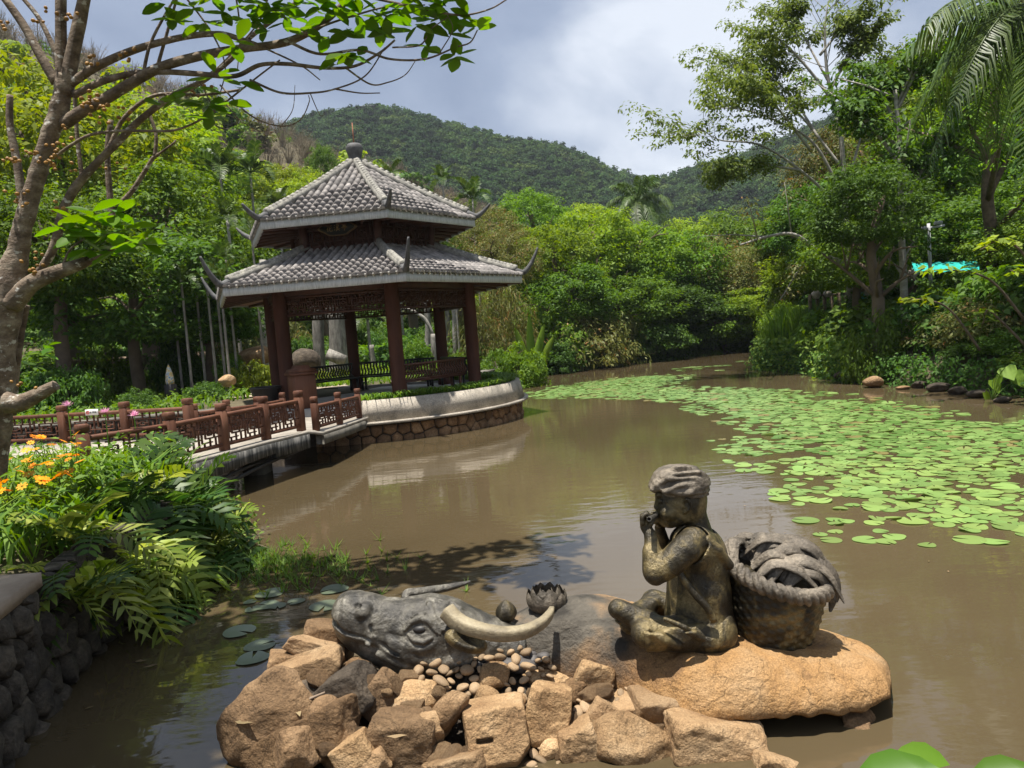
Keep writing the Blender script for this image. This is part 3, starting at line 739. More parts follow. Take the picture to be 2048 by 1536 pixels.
# rubble stones of the base: irregular polygons from jittered rows
def stone_geo(poly, dep, tofn, jit=.012):
    """poly (k,2) in (s,z); inset bevelled face; tofn(s,z,out)->xyz"""
    poly = np.asarray(poly); c = poly.mean(0); k = len(poly)
    o = [tofn(*(c + (p - c) * .985), -.03) for p in poly]; m_ = [tofn(*(c + (p - c) * .95), dep * .6) for p in poly]; i = [tofn(*(c + (p - c) * .72), dep + rng.normal(0, jit)) for p in poly]
    V = np.array(o + m_ + i + [tofn(*c, dep + rng.normal(0.008, jit))])
    Fq = [(j, (j + 1) % k, k + (j + 1) % k, k + j) for j in range(k)] + [(k + j, k + (j + 1) % k, 2 * k + (j + 1) % k, 2 * k + j) for j in range(k)] + [(2 * k + j, 2 * k + (j + 1) % k, 3 * k) for j in range(k)]
    return V, Fq
def voronoi_cells(pts, lo, hi):
    """clipped Voronoi cells of points in a box, each an ordered polygon"""
    out = []
    for i, p in enumerate(pts):
        poly = [np.array(q, float) for q in ((lo[0], lo[1]), (hi[0], lo[1]), (hi[0], hi[1]), (lo[0], hi[1]))]
        d = np.hypot(*(pts - p).T); near = np.argsort(d)[1:22]
        for j in near:
            n = pts[j] - p; mid_ = (pts[j] + p) / 2; new = []
            for a_, b_ in zip(poly, poly[1:] + poly[:1]):
                da, db = (a_ - mid_) @ n, (b_ - mid_) @ n
                if da <= 0: new.append(a_)
                if (da < 0) != (db < 0) and abs(da - db) > 1e-12: new.append(a_ + (b_ - a_) * da / (da - db))
            poly = new
            if len(poly) < 3: break
        if len(poly) >= 3: out.append(np.array(poly))
    return out
def rubble(parent, name, s0, s1, z0, z1, size, tofn, m, dep=.05, mort=.93, sq=1.0):
    nx = max(1, int((s1 - s0) / (size * 1.15))); nz = max(1, int(round((z1 - z0) / (size * .8)))); P = []
    for j in range(nz + 2):
        for i in range(nx + 2):
            P.append((s0 + (i - .5 + (j % 2) * .5 + rng.uniform(-.34, .34)) * (s1 - s0) / nx, z0 + (j - .5 + rng.uniform(-.36, .36)) * (z1 - z0) / nz))
    P = np.array(P); k = 0
    for poly in voronoi_cells(P, (s0, z0), (s1, z1)):
        if np.ptp(poly[:, 0]) < .04 or np.ptp(poly[:, 1]) < .04: continue
        c = poly.mean(0); V, Fq = stone_geo(c + (poly - c) * mort, dep * rng.uniform(.55, 1.3), tofn)
        add(name, V, Fq, m, parent); k += 1
    return k
def on_ring(s, z, o): q = s / RB; r = 3.56 + o - .05 * z; return (PC[0] + r * math.cos(q), PC[1] + r * math.sin(q), z)
MT['rubble'] = mat('golden_rubble', [(0.28, (0.09, 0.05, 0.025)), (0.5, (0.22, 0.125, 0.06)), (0.75, (0.36, 0.235, 0.125))], 5, 0.85, 0.9, 22, vary=0.3, fine=(40, 0.3))
rubble(plat, 'stone', math.radians(-100) * RB, math.radians(20) * RB, -.1, .34, .235, on_ring, MT['rubble'], .05)


# benches between the columns
def bench(k, mtl, label, inset=0.0, rad=RC, span=.52):
    A, B = hexc(rad, FLOOR, k), hexc(rad, FLOOR, k + 1); e = (B - A) / np.linalg.norm(B - A); c = (A + B) / 2; n = np.array([PC[0], PC[1], FLOOR]) - c; n[2] = 0; n /= np.linalg.norm(n)
    c = c + n * inset; Ln = np.linalg.norm(B - A) * span * 2 - .5; h = Ln / 2
    t = thing('bench', c, label, 'bench', 'slatted benches under the pavilion roof')
    b = MB(); b.box(c + n * .2 + (0, 0, .36), (Ln, .36, .035), [e, n, (0, 0, 1)]); b.build('seat', mtl, t)
    for s in (-1, 1):
        for q in (.06, .34):
            b = MB(); b.bar(c + e * s * h * .86 + n * q, c + e * s * h * .86 + n * q + (0, 0, .345), .05, .05, up=e); b.build('leg', mtl, t)
    b = MB(); b.bar(c - e * h + (0, 0, .74), c + e * h + (0, 0, .74), .05, .05); b.build('top_rail', mtl, t)
    b = MB(); b.bar(c - e * h + n * .03 + (0, 0, .40), c + e * h + n * .03 + (0, 0, .40), .04, .04); b.build('lower_rail', mtl, t)
    ns = int(Ln / .085)
    P = spline([c + n * .03 + (0, 0, .405), c - n * .06 + (0, 0, .5), c + n * .03 + (0, 0, .62), c + (0, 0, .73)], 9)
    mb = MB()
    for q0, q1 in zip(P[:-1], P[1:]): mb.bar(q0 - c, q1 - c, .042, .016, up=n)
    sm = make_mesh('slat', np.concatenate(mb.V), mb.F, mtl)
    for i in range(ns): inst('slat', sm, t, e * (-h + (i + .5) * Ln / ns))
bench(0, MT['bench_brown'], 'long brown slatted bench facing away above the planter grass', .1)
bench(1, MT['bench'], 'dark slatted bench behind the brown bench, between the two rear columns on the pond side', .1)
bench(2, MT['bench'], 'black slatted bench across the back of the pavilion behind the middle front column', .1)
bench(3, MT['bench'], 'black slatted bench beside the wooden cabinet, in front of the boulder', .15)

# wooden cabinet with a peaked top, and a big dark bowl, by the front column
c = at(607, 800, 15.6); c[2] = FLOOR
cab = thing('wooden_cabinet', c, 'red-brown wooden cabinet with a peaked top beside the thick front column', 'cabinet')
ex = np.array([.80, .60, 0]); ey = np.array([-.60, .80, 0])
b = MB(); b.box(c + (0, 0, .36), (.46, .46, .72), [ex, ey, (0, 0, 1)], .02); b.build('body', MT['wood_red'], cab)
b = MB(); b.box(c + (0, 0, .74), (.54, .54, .045), [ex, ey, (0, 0, 1)]); b.build('cornice', MT['wood_red'], cab)
b = MB(); V = []
for s in (-1, 1):
    for x, z in ((-.26, 0), (.26, 0), (.22, .07), (.12, .09), (.08, .15), (-.08, .15), (-.12, .09), (-.22, .07)): V.append(c + ex * x + ey * s * .25 + np.array([0, 0, .763 + z]))
b.raw(V, [tuple(range(7, -1, -1)), tuple(range(8, 16))] + [(i, (i + 1) % 8, 8 + (i + 1) % 8, 8 + i) for i in range(8)]); b.build('peaked_top', MT['wood_red'], cab)
c = at(533, 800, 16.0); c[2] = FLOOR
bowl = thing('water_vat', c, 'wide dark bowl-shaped vat standing at the left column of the pavilion', 'vat')
b = MB(); b.lathe([(0, 0), (.17, 0), (.20, .12), (.27, .3), (.32, .45), (.34, .47), (.33, .50), (.29, .49), (.24, .3), (0, .22)], c, 20); b.build('bowl', MT['bench'], bowl, smooth=True)

# ================================================================= footbridge
NP = [at(178, 985, 8.4), at(347, 925.6, 9.3), at(450, 902.5, 10.2), at(533, 878, 11.1), at(603, 862, 11.9), at(633, 862, 12.06), at(680, 848, 13.16), at(719, 836, 14.4)]
for i, p in enumerate(NP): p[2] = .655 if i < 5 else (.60, .575, .54)[i - 5]
FT = [(563.6, 783.8, 14.9), (513, 794, 13.6), (452, 802.5, 12.9), (386, 803.5, 12.45), (373.7, 796, 12.06), (247, 802.8, 12.4), (122.6, 810, 12.7), (-10, 818, 13.0)]
FP = [at(*q) for q in FT]
for i, p in enumerate(FP): p[2] = (.54, .575, .60, .60, .655, .655, .655, .655)[i]
br = thing('footbridge', (NP[3][0], NP[3][1], 0), 'low footbridge with pale deck over the creek to the pavilion', 'bridge')
out = np.array([.25, -.10, 0])
ne = [p + out * (.5 if i < 5 else .4) for i, p in enumerate(NP)]; fe = [p + np.array([-.1, .15, 0]) for p in FP]
lead = [np.array([-5.6, 7.8, .655]), np.array([-9.5, 10.5, .655])]
poly = [lead[1], lead[0]] + [q + (0, 0, 0) for q in ne] + [np.array([-2.75, 15.4, .54]), np.array([-4.4, 15.9, .54])] + fe
poly = np.array(poly); n = len(poly); P2 = poly.copy(); P2[:, 2] -= .045
add('deck', np.vstack([poly, P2]), [tuple(range(n)), tuple(range(2 * n - 1, n - 1, -1))] + [((i + 1) % n, i, n + i, n + (i + 1) % n) for i in range(n)], MT['concrete'], br)
def edge_beam(pts, ztop, zbot, m, w=.14):
    mb = MB(); V = []
    for p, a_, b_ in zip(pts, ztop, zbot):
        V += [(p[0], p[1], a_), (p[0] - w, p[1] + .03, a_), (p[0] - w, p[1] + .03, b_), (p[0], p[1], b_)]
    k = len(pts); Fq = [(i * 4 + j, i * 4 + 4 + j, i * 4 + 4 + (j + 1) % 4, i * 4 + (j + 1) % 4) for i in range(k - 1) for j in range(4)] + [(3, 2, 1, 0), tuple((k - 1) * 4 + j for j in range(4))]
    return add('edge_beam', V, Fq, m, br)
o1 = np.array([.03, -.015, 0])
E1 = spline([q + o1 for q in ne[:4]], 16); edge_beam(E1, [.607] * 16, .607 - .16 - .22 * np.linspace(1, 0, 16) ** 1.4, MT['beam'])
E2 = spline([q + o1 * .6 for q in ne[3:5]] , 6); edge_beam(E2, [.604] * 6, [.38] * 6, MT['beam'])
E3 = spline([q + o1 * .9 for q in ne[5:]], 8); edge_beam(E3, np.linspace(.548, .488, 8), np.linspace(.40, .34, 8), MT['beam_pale'])
for q, w in ((NP[1] + (-.25, .2, 0), .5), (NP[4] + (-.5, .1, 0), .35)):
    b = MB(); b.box((q[0] - .3, q[1], .1), (w, .4, .9)); b.build('pier', MT['beam_pale'], br)
b = MB(); b.tube(spline([ne[1] + (.0, .25, -.60), ne[2] + (-.02, .1, -.42), ne[3] + (-.05, .12, -.33), ne[4] + (-.1, .1, -.28)], 14), .03, 6); b.build('pipe', MT['bench'], br)
b = MB(); b.tube(spline([at(400, 985, 9.7), at(470, 945, 10.2), at(540, 918, 11.2), at(580, 915, 11.9)], 14), .025, 6); b.build('pipe', MT['bench'], br)

# railings, each run a thing
def post(p, h, parent, s=.115, rot=0.0):
    c_, s_ = math.cos(rot), math.sin(rot); ax = [[c_, s_, 0], [-s_, c_, 0], [0, 0, 1]]
    b = MB(); b.box(np.array(p) + (0, 0, (h - .10) / 2 + .0), (s, s, h - .10), ax, .008)
    o = b.build('post', MT['wood_red'], parent)
    b = MB(); b.box(np.array(p) + (0, 0, h - .047), (s * 1.06, s * 1.06, .094), ax, .012); b.build('post_cap', MT['wood_red'], o)
def railing(name, pts, h, label, s=.115, fr=True, group='fretwork railings of the footbridge'):
    t = thing(name, pts[0], label, 'railing', group)
    for i, p in enumerate(pts):
        q = pts[min(i + 1, len(pts) - 1)] - pts[max(i - 1, 0)]; post(p, h, t, s, math.atan2(q[1], q[0]))
    for A, B in zip(pts[:-1], pts[1:]):
        d = (B - A); d[2] = 0; Lp = np.linalg.norm(d); d = d / Lp; a_, b_ = A + d * s / 2, B - d * s / 2
        r1 = h - .17
        b = MB(); b.bar(a_ + (0, 0, r1), b_ + (0, 0, r1), .075, .06, bev=.012); b.build('top_rail', MT['wood_red'], t)
        b = MB(); b.bar(a_ + (0, 0, .085), b_ + (0, 0, .085), .06, .05, bev=.008); b.build('bottom_rail', MT['wood_red'], t)
        b = MB(); z0, z1 = (lambda q, A=A, B=B: A[2] + (B[2] - A[2]) * q + .11), (lambda q, A=A, B=B: A[2] + (B[2] - A[2]) * q + r1 - .03)
        fret(b, a_, b_, z0, z1, .017, .028, 2 if Lp > .55 else 1, 0); b.build('lattice', MT['wood_red'], t)
    return t
railing('railing', NP[:5], .66, 'near side railing of the arched bridge, five capped posts above the ferns')
railing('railing', NP[5:], .59, 'lower railing with three posts beside the pale beam, ending at the planter wall', .10)
railing('railing', FP[4:], .66, 'far side railing of the bridge that carries the small white notice', .13)
rB = railing('railing', FP[:4], .59, 'far side railing between the bridge and the wooden cabinet', .10)
railing('railing', [NP[0] + (-.02, -.02, -.0), np.array([-5.5, 7.7, .60])], .42, 'low railing running from the nearest bridge post into the flower bed', .10)
# notice on the far railing
c = (FP[5] * .60 + FP[6] * .40); d = FP[5] - FP[6]; d[2] = 0; d /= np.linalg.norm(d); nn = np.array([d[1], -d[0], 0])
c = at(183.5, 824.5, 12.4); W_, H_ = .255, .10
sg = thing('notice', c - (0, 0, H_ / 2), 'small white notice with a red prohibition mark on the far bridge rail', 'sign')
b = MB(); b.box(c, (W_, .012, H_), [d, nn, (0, 0, 1)]); b.build('board', mat('white_board', [(0.3, (0.62, 0.62, 0.60)), (0.7, (0.72, 0.72, 0.70))], 3, 0.5), sg)
f = nn * -.0085 if (nn @ (C_O - c)) < 0 else nn * .0085
b = MB(); q = c + f - d * .075
ring = [q + d * .028 * math.cos(a_) + np.array([0, 0, .028 * math.sin(a_)]) for a_ in np.linspace(0, 2 * np.pi, 15)]
b.tube(ring, .005, 5); b.bar(q + d * .02 + (0, 0, .02), q - d * .02 - (0, 0, .02), .004, .008, up=np.cross(d + (0, 0, 1), nn)); b.build('prohibition_mark', mat('red_print', [(0.3, (0.5, 0.02, 0.02)), (0.7, (0.6, 0.03, 0.03))], 3, 0.6), sg)
b = MB()
for i, g in enumerate(([(0, 1, 0, 0), (0, 0, 1, 0), (.5, 1, .5, 0), (.5, .55, .95, .55)], [(0, .95, 1, .95), (0, .05, 1, .05), (.5, .95, .5, .05)], [(.1, 1, .1, 0), (.1, 1, .9, 1), (.9, 1, .9, 0), (.1, .5, .9, .5), (.1, .05, .9, .05)], [(.5, 1, .5, 0), (0, .7, 1, .7), (0, .3, 1, .3), (0, 0, 1, 0)])):
    for (x0, y0, x1, y1) in g:
        p = c + f + d * (-.028 + i * .034 + x0 * .024) + np.array([0, 0, -.012 + y0 * .03]); q = c + f + d * (-.028 + i * .034 + x1 * .024) + np.array([0, 0, -.012 + y1 * .03])
        b.bar(p, q, .003, .005, up=np.cross(q - p, nn))
b.build('lettering', MT['bench'], sg)
# railing of the farther path, left
Q = [at(205, 797, 19.6), at(140, 806, 19.2), at(90, 812, 19.0)]
# ================================================================= the sculpture group: buffalo, boy, basket, lotus
Y0 = 3.80
PXM = F_PX / (Y0 + 0.09)          # photograph pixels per metre at the sculpture
def P(u, v, dy=0.0): return at(u, v, Y0 + dy)
def R(px): return px / PXM
AX = np.array([C_R - np.array([0, C_R[1], 0]), [0, 1, 0], [0, 0, 1]])


def Lf(Pw, u, v, dy, ru, rd, rv, rot=0.0):
    """ellipsoid in picture-like axes; radii in photograph pixels, depth radius in metres; rot in degrees in the picture plane"""
    a_ = math.radians(rot) - 0.0733; ax = np.array([[math.cos(a_), 0, -math.sin(-a_) * -1], [0, 1, 0], [math.sin(a_) * -1 * -1, 0, math.cos(a_)]])
    ax = np.array([[math.cos(a_), 0, math.sin(a_)], [0, 1, 0], [-math.sin(a_), 0, math.cos(a_)]])
    return sd_ell(Pw, P(u, v, dy), (R(ru), rd, R(rv)), ax)
def Cp(Pw, a, b, ra, rb=None, sy=1.0): return sd_cap(Pw, P(*a), P(*b), R(ra), None if rb is None else R(rb), sy)
def polycap(Pw, pts, r, k=None):
    d = None
    rs = np.broadcast_to(np.asarray(r, float), (len(pts),))
    for i in range(len(pts) - 1):
        q = Cp(Pw, pts[i], pts[i + 1], rs[i], rs[i + 1]); d = q if d is None else (np.minimum(d, q) if k is None else smin(d, q, k))
    return d


# ---- the buffalo
buff = thing('buffalo_statue', P(1250, 1400, 0)[:2].tolist() + [0.05], 'bronze water buffalo lying in the pond, head raised, tan weathered back', 'statue')
def hide_grey():
    m_ = MT['hide']; t_ = m_.node_tree; b_ = next(n for n in t_.nodes if n.type == 'BSDF_PRINCIPLED'); src = b_.inputs['Base Color'].links[0].from_socket
    tc_ = N(t_, 'ShaderNodeTexCoord'); mp_ = N(t_, 'ShaderNodeMapping'); mp_.inputs['Location'].default_value = (.345, -.18, -.77); mp_.inputs['Scale'].default_value = (1.15, .9, 2.2)
    mp_.vector_type = 'POINT'; t_.links.new(tc_.outputs['Object'], mp_.inputs['Vector'])
    ln_ = N(t_, 'ShaderNodeVectorMath', _operation='LENGTH'); t_.links.new(mp_.outputs[0], ln_.inputs[0])
    nz = N(t_, 'ShaderNodeTexNoise', Scale=5.0, Detail=6.0); t_.links.new(tc_.outputs['Object'], nz.inputs['Vector'])
    ad_ = N(t_, 'ShaderNodeMath', _operation='MULTIPLY_ADD'); ad_.inputs[1].default_value = .9; t_.links.new(nz.outputs[0], ad_.inputs[0]); t_.links.new(ln_.outputs['Value'], ad_.inputs[2])
    mr_ = N(t_, 'ShaderNodeMapRange'); mr_.inputs[1].default_value = .72; mr_.inputs[2].default_value = 1.05; mr_.inputs[3].default_value = 1; mr_.inputs[4].default_value = 0; t_.links.new(ad_.outputs[0], mr_.inputs[0])
    r_ = ramp(t_, [(0.35, (.045, .041, .035)), (0.7, (.17, .15, .12))]); t_.links.new(nz.outputs[0], r_.inputs[0])
    mx_ = N(t_, 'ShaderNodeMix', _data_type='RGBA'); t_.links.new(mr_.outputs[0], mx_.inputs[0]); t_.links.new(src, mx_.inputs[6]); t_.links.new(r_.outputs[0], mx_.inputs[7]); t_.links.new(mx_.outputs[2], b_.inputs['Base Color'])
hide_grey()
# back: a broad loaf with a torn lower lip
bx = np.linspace(-0.42, 1.88, 160); by = np.linspace(-1, 1, 70)
def back_outline(x):
    f = 3.80 - np.interp(x, [-.45, -.1, .2, .4, .6, .8, 1.42, 1.72, 1.89], [-.10, -.04, .03, .12, .33, .46, .46, .36, .02])
    r = 3.86 + np.interp(x, [-.45, -.1, .2, .5, .9, 1.42, 1.72, 1.89], [.32, .42, .52, .60, .60, .50, .30, .02])
    return f, r
def back_top(x): return np.interp(x, [-.45, -.2, 0, .2, .45, .7, 1.0, 1.35, 1.66, 1.81, 1.88], [.30, .34, .42, .47, .43, .36, .33, .30, .25, .20, .13])
V = []
for x in bx:
    f, r = back_outline(x); c_, h_ = (f + r) / 2, (r - f) / 2
    tp = back_top(x); lip = np.interp(x, [-.45, .3, .9, 1.5, 1.88], [.12, .11, .105, .11, .085])
    for s in by:
        y = c_ + h_ * s * (1 - .0 * abs(s)); q = 1 - abs(s) ** 3.4
        z = lip + (tp - lip) * max(q, 0) ** .66
        V.append((x, y, z))
V = np.array(V)
pk = V - np.array([.42, 3.98, 0])                                  # hollow between hump and boy
V[:, 2] -= .045 * np.exp(-((V[:, 0] - .52) / .12) ** 2 - ((V[:, 1] - 3.62) / .2) ** 2)
V[:, 2] += .05 * np.exp(-((V[:, 0] - 1.0) / .16) ** 2 - ((V[:, 1] - 3.50) / .12) ** 2)
V[:, 2] -= .030 * np.clip(np.sin(3.1 * V[:, 0] + 2.2 * V[:, 1]), 0, 1) ** 3 * (V[:, 0] > .7)
V[:, 2] += .030 * fbm(V * np.array([2.6, 2.6, 2]), 4, 3) + .008 * fbm(V * 9, 3, 9) - .010 * np.clip(.12 - np.abs(fbm(V * np.array([3.0, 4.5, 3]), 3, 17)), 0, 1) * 8
rag = np.where(np.tile(np.abs(by), len(bx)) > .96, 1.0, 0.0)
V[:, 2] += .007 * np.sin(60 * V[:, 1] + 7 * fbm(V * 3, 2, 41)) * np.clip(fbm(V * 2.5, 2, 42) + .1, 0, 1)
V[:, 2] += rag * .04 * fbm(V * np.array([9, 3, 3]), 3, 21)
V[:, 1] += rag * .02 * fbm(V * np.array([11, 3, 3]), 2, 22)
ny = len(by); i = (np.arange(len(bx) - 1)[:, None] * ny + np.arange(ny - 1)[None]).ravel()
bF = np.stack([i, i + ny, i + ny + 1, i + 1], 1)
V2 = V.copy(); c0 = np.array([.7, 3.85, .05]); V2 = c0 + (V2 - c0) * np.array([.985, .955, 1.0]); V2[:, 2] -= .018
nv = len(V); rim = []
nb = len(bx)
for a_ in range(nb - 1): rim += [(a_ * ny, (a_ + 1) * ny, nv + (a_ + 1) * ny, nv + a_ * ny)[::-1], (a_ * ny + ny - 1, (a_ + 1) * ny + ny - 1, nv + (a_ + 1) * ny + ny - 1, nv + a_ * ny + ny - 1)]
for b_ in range(ny - 1): rim += [(b_, b_ + 1, nv + b_ + 1, nv + b_), ((nb - 1) * ny + b_, (nb - 1) * ny + b_ + 1, nv + (nb - 1) * ny + b_ + 1, nv + (nb - 1) * ny + b_)[::-1]]
add('back', np.vstack([V, V2]), [bF, bF[:, ::-1] + nv, np.array(rim)], MT['hide'], buff, smooth=True)
backV = V.reshape(nb, ny, 3)
def back_z(x, y):
    i_ = int(np.clip(np.searchsorted(bx, x), 0, nb - 1)); r_ = backV[i_]; return float(np.interp(y, r_[:, 1], r_[:, 2]))

# head: section outline along the muzzle-to-neck line (photograph columns), then carved
hu = np.array([664, 670, 680, 695, 715, 740, 770, 800, 830, 860, 890, 920, 950, 985, 1020, 1050])
ht = np.array([1226, 1203, 1188, 1181, 1180, 1184, 1194, 1199, 1195, 1190, 1195, 1205, 1222, 1238, 1250, 1262])
hb = np.array([1232, 1255, 1275, 1292, 1305, 1322, 1340, 1350, 1354, 1355, 1352, 1348, 1342, 1336, 1330, 1325])
hd = np.array([.02, .07, .105, .13, .145, .15, .155, .165, .18, .195, .20, .195, .18, .16, .15, .14])
HY = 3.96 - Y0
uvec = C_R / np.linalg.norm(C_R)
inv_r = np.array([[C_R[0], C_R[2]], [C_U[0], C_U[2]]])
p_ref = P(820, 1270, HY)
pm_h = F_PX / (3.96 + .11)
def uv_of(Pw):
    d = Pw - p_ref; a_ = d[..., 0] * C_R[0] + d[..., 2] * C_R[2]; b_ = d[..., 0] * C_U[0] + d[..., 2] * C_U[2]
    return 820 + a_ * pm_h, 1270 - b_ * pm_h, d[..., 1]
def h_par(u):
    return np.interp(u, hu, ht), np.interp(u, hu, hb), np.interp(u, hu, hd)
def near_c(u, v):
    t_, b_, d_ = h_par(u); m_ = (t_ + b_) / 2; hh = (b_ - t_) / 2; q = np.clip(1 - (np.abs((v - m_) / hh)) ** 2.3, 0.02, 1); return -d_ * q ** (1 / 2.3)
def HP(u, v, lift=0.0):
    c_ = near_c(u, v) - lift; return p_ref + np.array([C_R[0], 0, C_R[2]]) * ((u - 820) / pm_h) + np.array([C_U[0], 0, C_U[2]]) * ((1270 - v) / pm_h) + np.array([0, c_, 0])
def hcap(Pw, pts, r, lift=0.0):
    d = None; q = [HP(*p, lift) for p in pts]; rs = np.broadcast_to(np.asarray(r, float), (len(q),))
    for i in range(len(q) - 1):
        e_ = sd_cap(Pw, q[i], q[i + 1], rs[i], rs[i + 1]); d = e_ if d is None else np.minimum(d, e_)
    return d
def head_sdf(Pw):
    u, v, c_ = uv_of(Pw)
    uc = np.clip(u, 664, 1050); t_, b_, d_ = h_par(uc); m_ = (t_ + b_) / 2; hh = (b_ - t_) / 2
    low = sstep(0, 18, v - np.interp(u, [664, 700, 760, 800], [1231, 1248, 1262, 1300])) * (1 - sstep(745, 800, u))
    d_ = d_ * (1 - .22 * low)
    hm = hh / pm_h
    q = (np.abs((v - m_) / hh) ** 2.3 + np.abs(c_ / d_) ** 2.3) ** (1 / 2.3)
    D = (q - 1) * np.minimum(hm, d_) * .8
    D = np.maximum(D, np.maximum(664 - u, u - 1050) / pm_h)
    # muzzle pad, cheek, brow
    D = smin(D, hcap(Pw, [(738, 1204), (736, 1207)], .035), .02)
    D = smin(D, hcap(Pw, [(744, 1228), (752, 1250)], .012, -.004), .03)
    D = smin(D, hcap(Pw, [(783, 1256), (815, 1268), (850, 1272), (876, 1260)], [.012, .022, .020, .008], -.010), .022)
    D = smin(D, hcap(Pw, [(790, 1272), (830, 1290), (880, 1300), (930, 1290)], .03, -.018), .03)
    D = smin(D, hcap(Pw, [(766, 1285), (790, 1298), (820, 1308)], .018, -.008), .02)
    D = smin(D, hcap(Pw, [(818, 1236), (830, 1222), (848, 1214), (866, 1219), (880, 1237)], [.010, .017, .021, .018, .009], .004), .006)
    D = smin(D, hcap(Pw, [(820, 1222), (838, 1208), (858, 1206), (878, 1222), (886, 1240)], [.006, .009, .010, .009, .005], .004), .006)
    D = smin(D, hcap(Pw, [(862, 1196), (872, 1212), (892, 1236)], .013, -.002), .012)
    D = smin(D, hcap(Pw, [(824, 1243), (838, 1253), (856, 1255), (870, 1247)], [.008, .014, .014, .009], .003), .006)
    D = smin(D, hcap(Pw, [(822, 1258), (842, 1270), (866, 1266), (876, 1254)], [.005, .009, .009, .004], .0), .012)
    D = smin(D, hcap(Pw, [(746, 1264), (748, 1266)], .013, .004), .006)
    D = smin(D, hcap(Pw, [(888, 1202), (900, 1197), (922, 1208)], .012, .0), .012)
    for k in range(4): D = smin(D, hcap(Pw, [(868 + 4 * k, 1190 + 4 * k), (915 + 5 * k, 1203 + 5 * k)], .006, .0), .006)
    # carved: mouth, nostril, eye, folds
    D = smax(D, -hcap(Pw, [(662, 1231), (678, 1234), (700, 1245), (725, 1249), (752, 1255)], [.024, .019, .014, .011, .007], .002), .006)
    D = smax(D, -hcap(Pw, [(724, 1195), (731, 1198)], .019, .008), .006)
    D = smax(D, -hcap(Pw, [(744, 1214), (752, 1236), (758, 1246)], [.006, .009, .004], .0), .01)
    D = smax(D, -hcap(Pw, [(832, 1236), (848, 1233), (862, 1236)], [.012, .024, .013], .012), .004)
    D = smax(D, -hcap(Pw, [(770, 1262), (800, 1280), (826, 1286)], [.006, .012, .005], .002), .012)
    D = smax(D, -hcap(Pw, [(785, 1243), (815, 1248)], .006, .001), .01)
    D = smax(D, -hcap(Pw, [(893, 1238), (898, 1262)], .008, .002), .008)
    return D + .0035 * fbm(Pw * 26, 3, 4) + .006 * fbm(Pw * 8, 2, 6)
lo = np.array([at(655, 1300, 3.96)[0] - .03, 3.96 - .30, at(700, 1372, 3.96)[2] - .06]); hi = np.array([at(1055, 1300, 3.96)[0] + .03, 3.96 + .30, at(700, 1160, 3.96)[2] + .06])
hV, hF = surfnet(head_sdf, lo, hi, .0064)
head = add('head', hV, hF, MT['bronze_grey'], buff, smooth=True)
eV, eF = surfnet(lambda q: sd_ell(q, HP(848, 1235, -.020), (.042, .026, .023)), HP(848, 1235) - .08, HP(848, 1235) + .08, .007)
add('eye', eV, eF, MT['bench'], head, smooth=True)
def horn(name, pts, r, flat=.55, seg=40):
    Pt = spline([P(*q) for q in pts], seg); rr = np.interp(np.linspace(0, 1, seg), np.linspace(0, 1, len(r)), [R(x) for x in r])
    Vh, Fh = tube_geo(Pt, rr, 14, True, flat=flat); Vh = Vh + .002 * fbm(Vh * 30, 2, 8)[:, None]
    return add(name, Vh, Fh, MT['horn'], head, smooth=True)
horn('horn', [(893, 1222, -.03), (915, 1243, -.07), (950, 1258, -.12), (1000, 1268, -.15), (1050, 1263, -.14), (1083, 1246, -.07), (1099, 1229, .0), (1104, 1217, .05)], [15.5, 15, 14, 13, 12, 10, 8, 5.5], .5)
hf = horn('horn', [(815, 1215, .28), (812, 1190, .32), (835, 1185, .36), (880, 1178, .44), (915, 1171, .50), (941, 1163, .54)], [9, 9.5, 9.5, 8, 6, 2.5], .5)
hf.data.materials.clear(); hf.data.materials.append(MT['bronze_grey'])
def ear_sdf(q):
    d = Lf(q, 932, 1282, -.10, 44, .06, 21, -18)
    return smax(d, -Lf(q, 940, 1276, -.155, 40, .075, 16, -18), .008)
eV, eF = surfnet(ear_sdf, P(930, 1285, -.1) - .16, P(930, 1285, -.1) + .16, .009); add('ear', eV, eF, MT['bronze'], head, smooth=True)

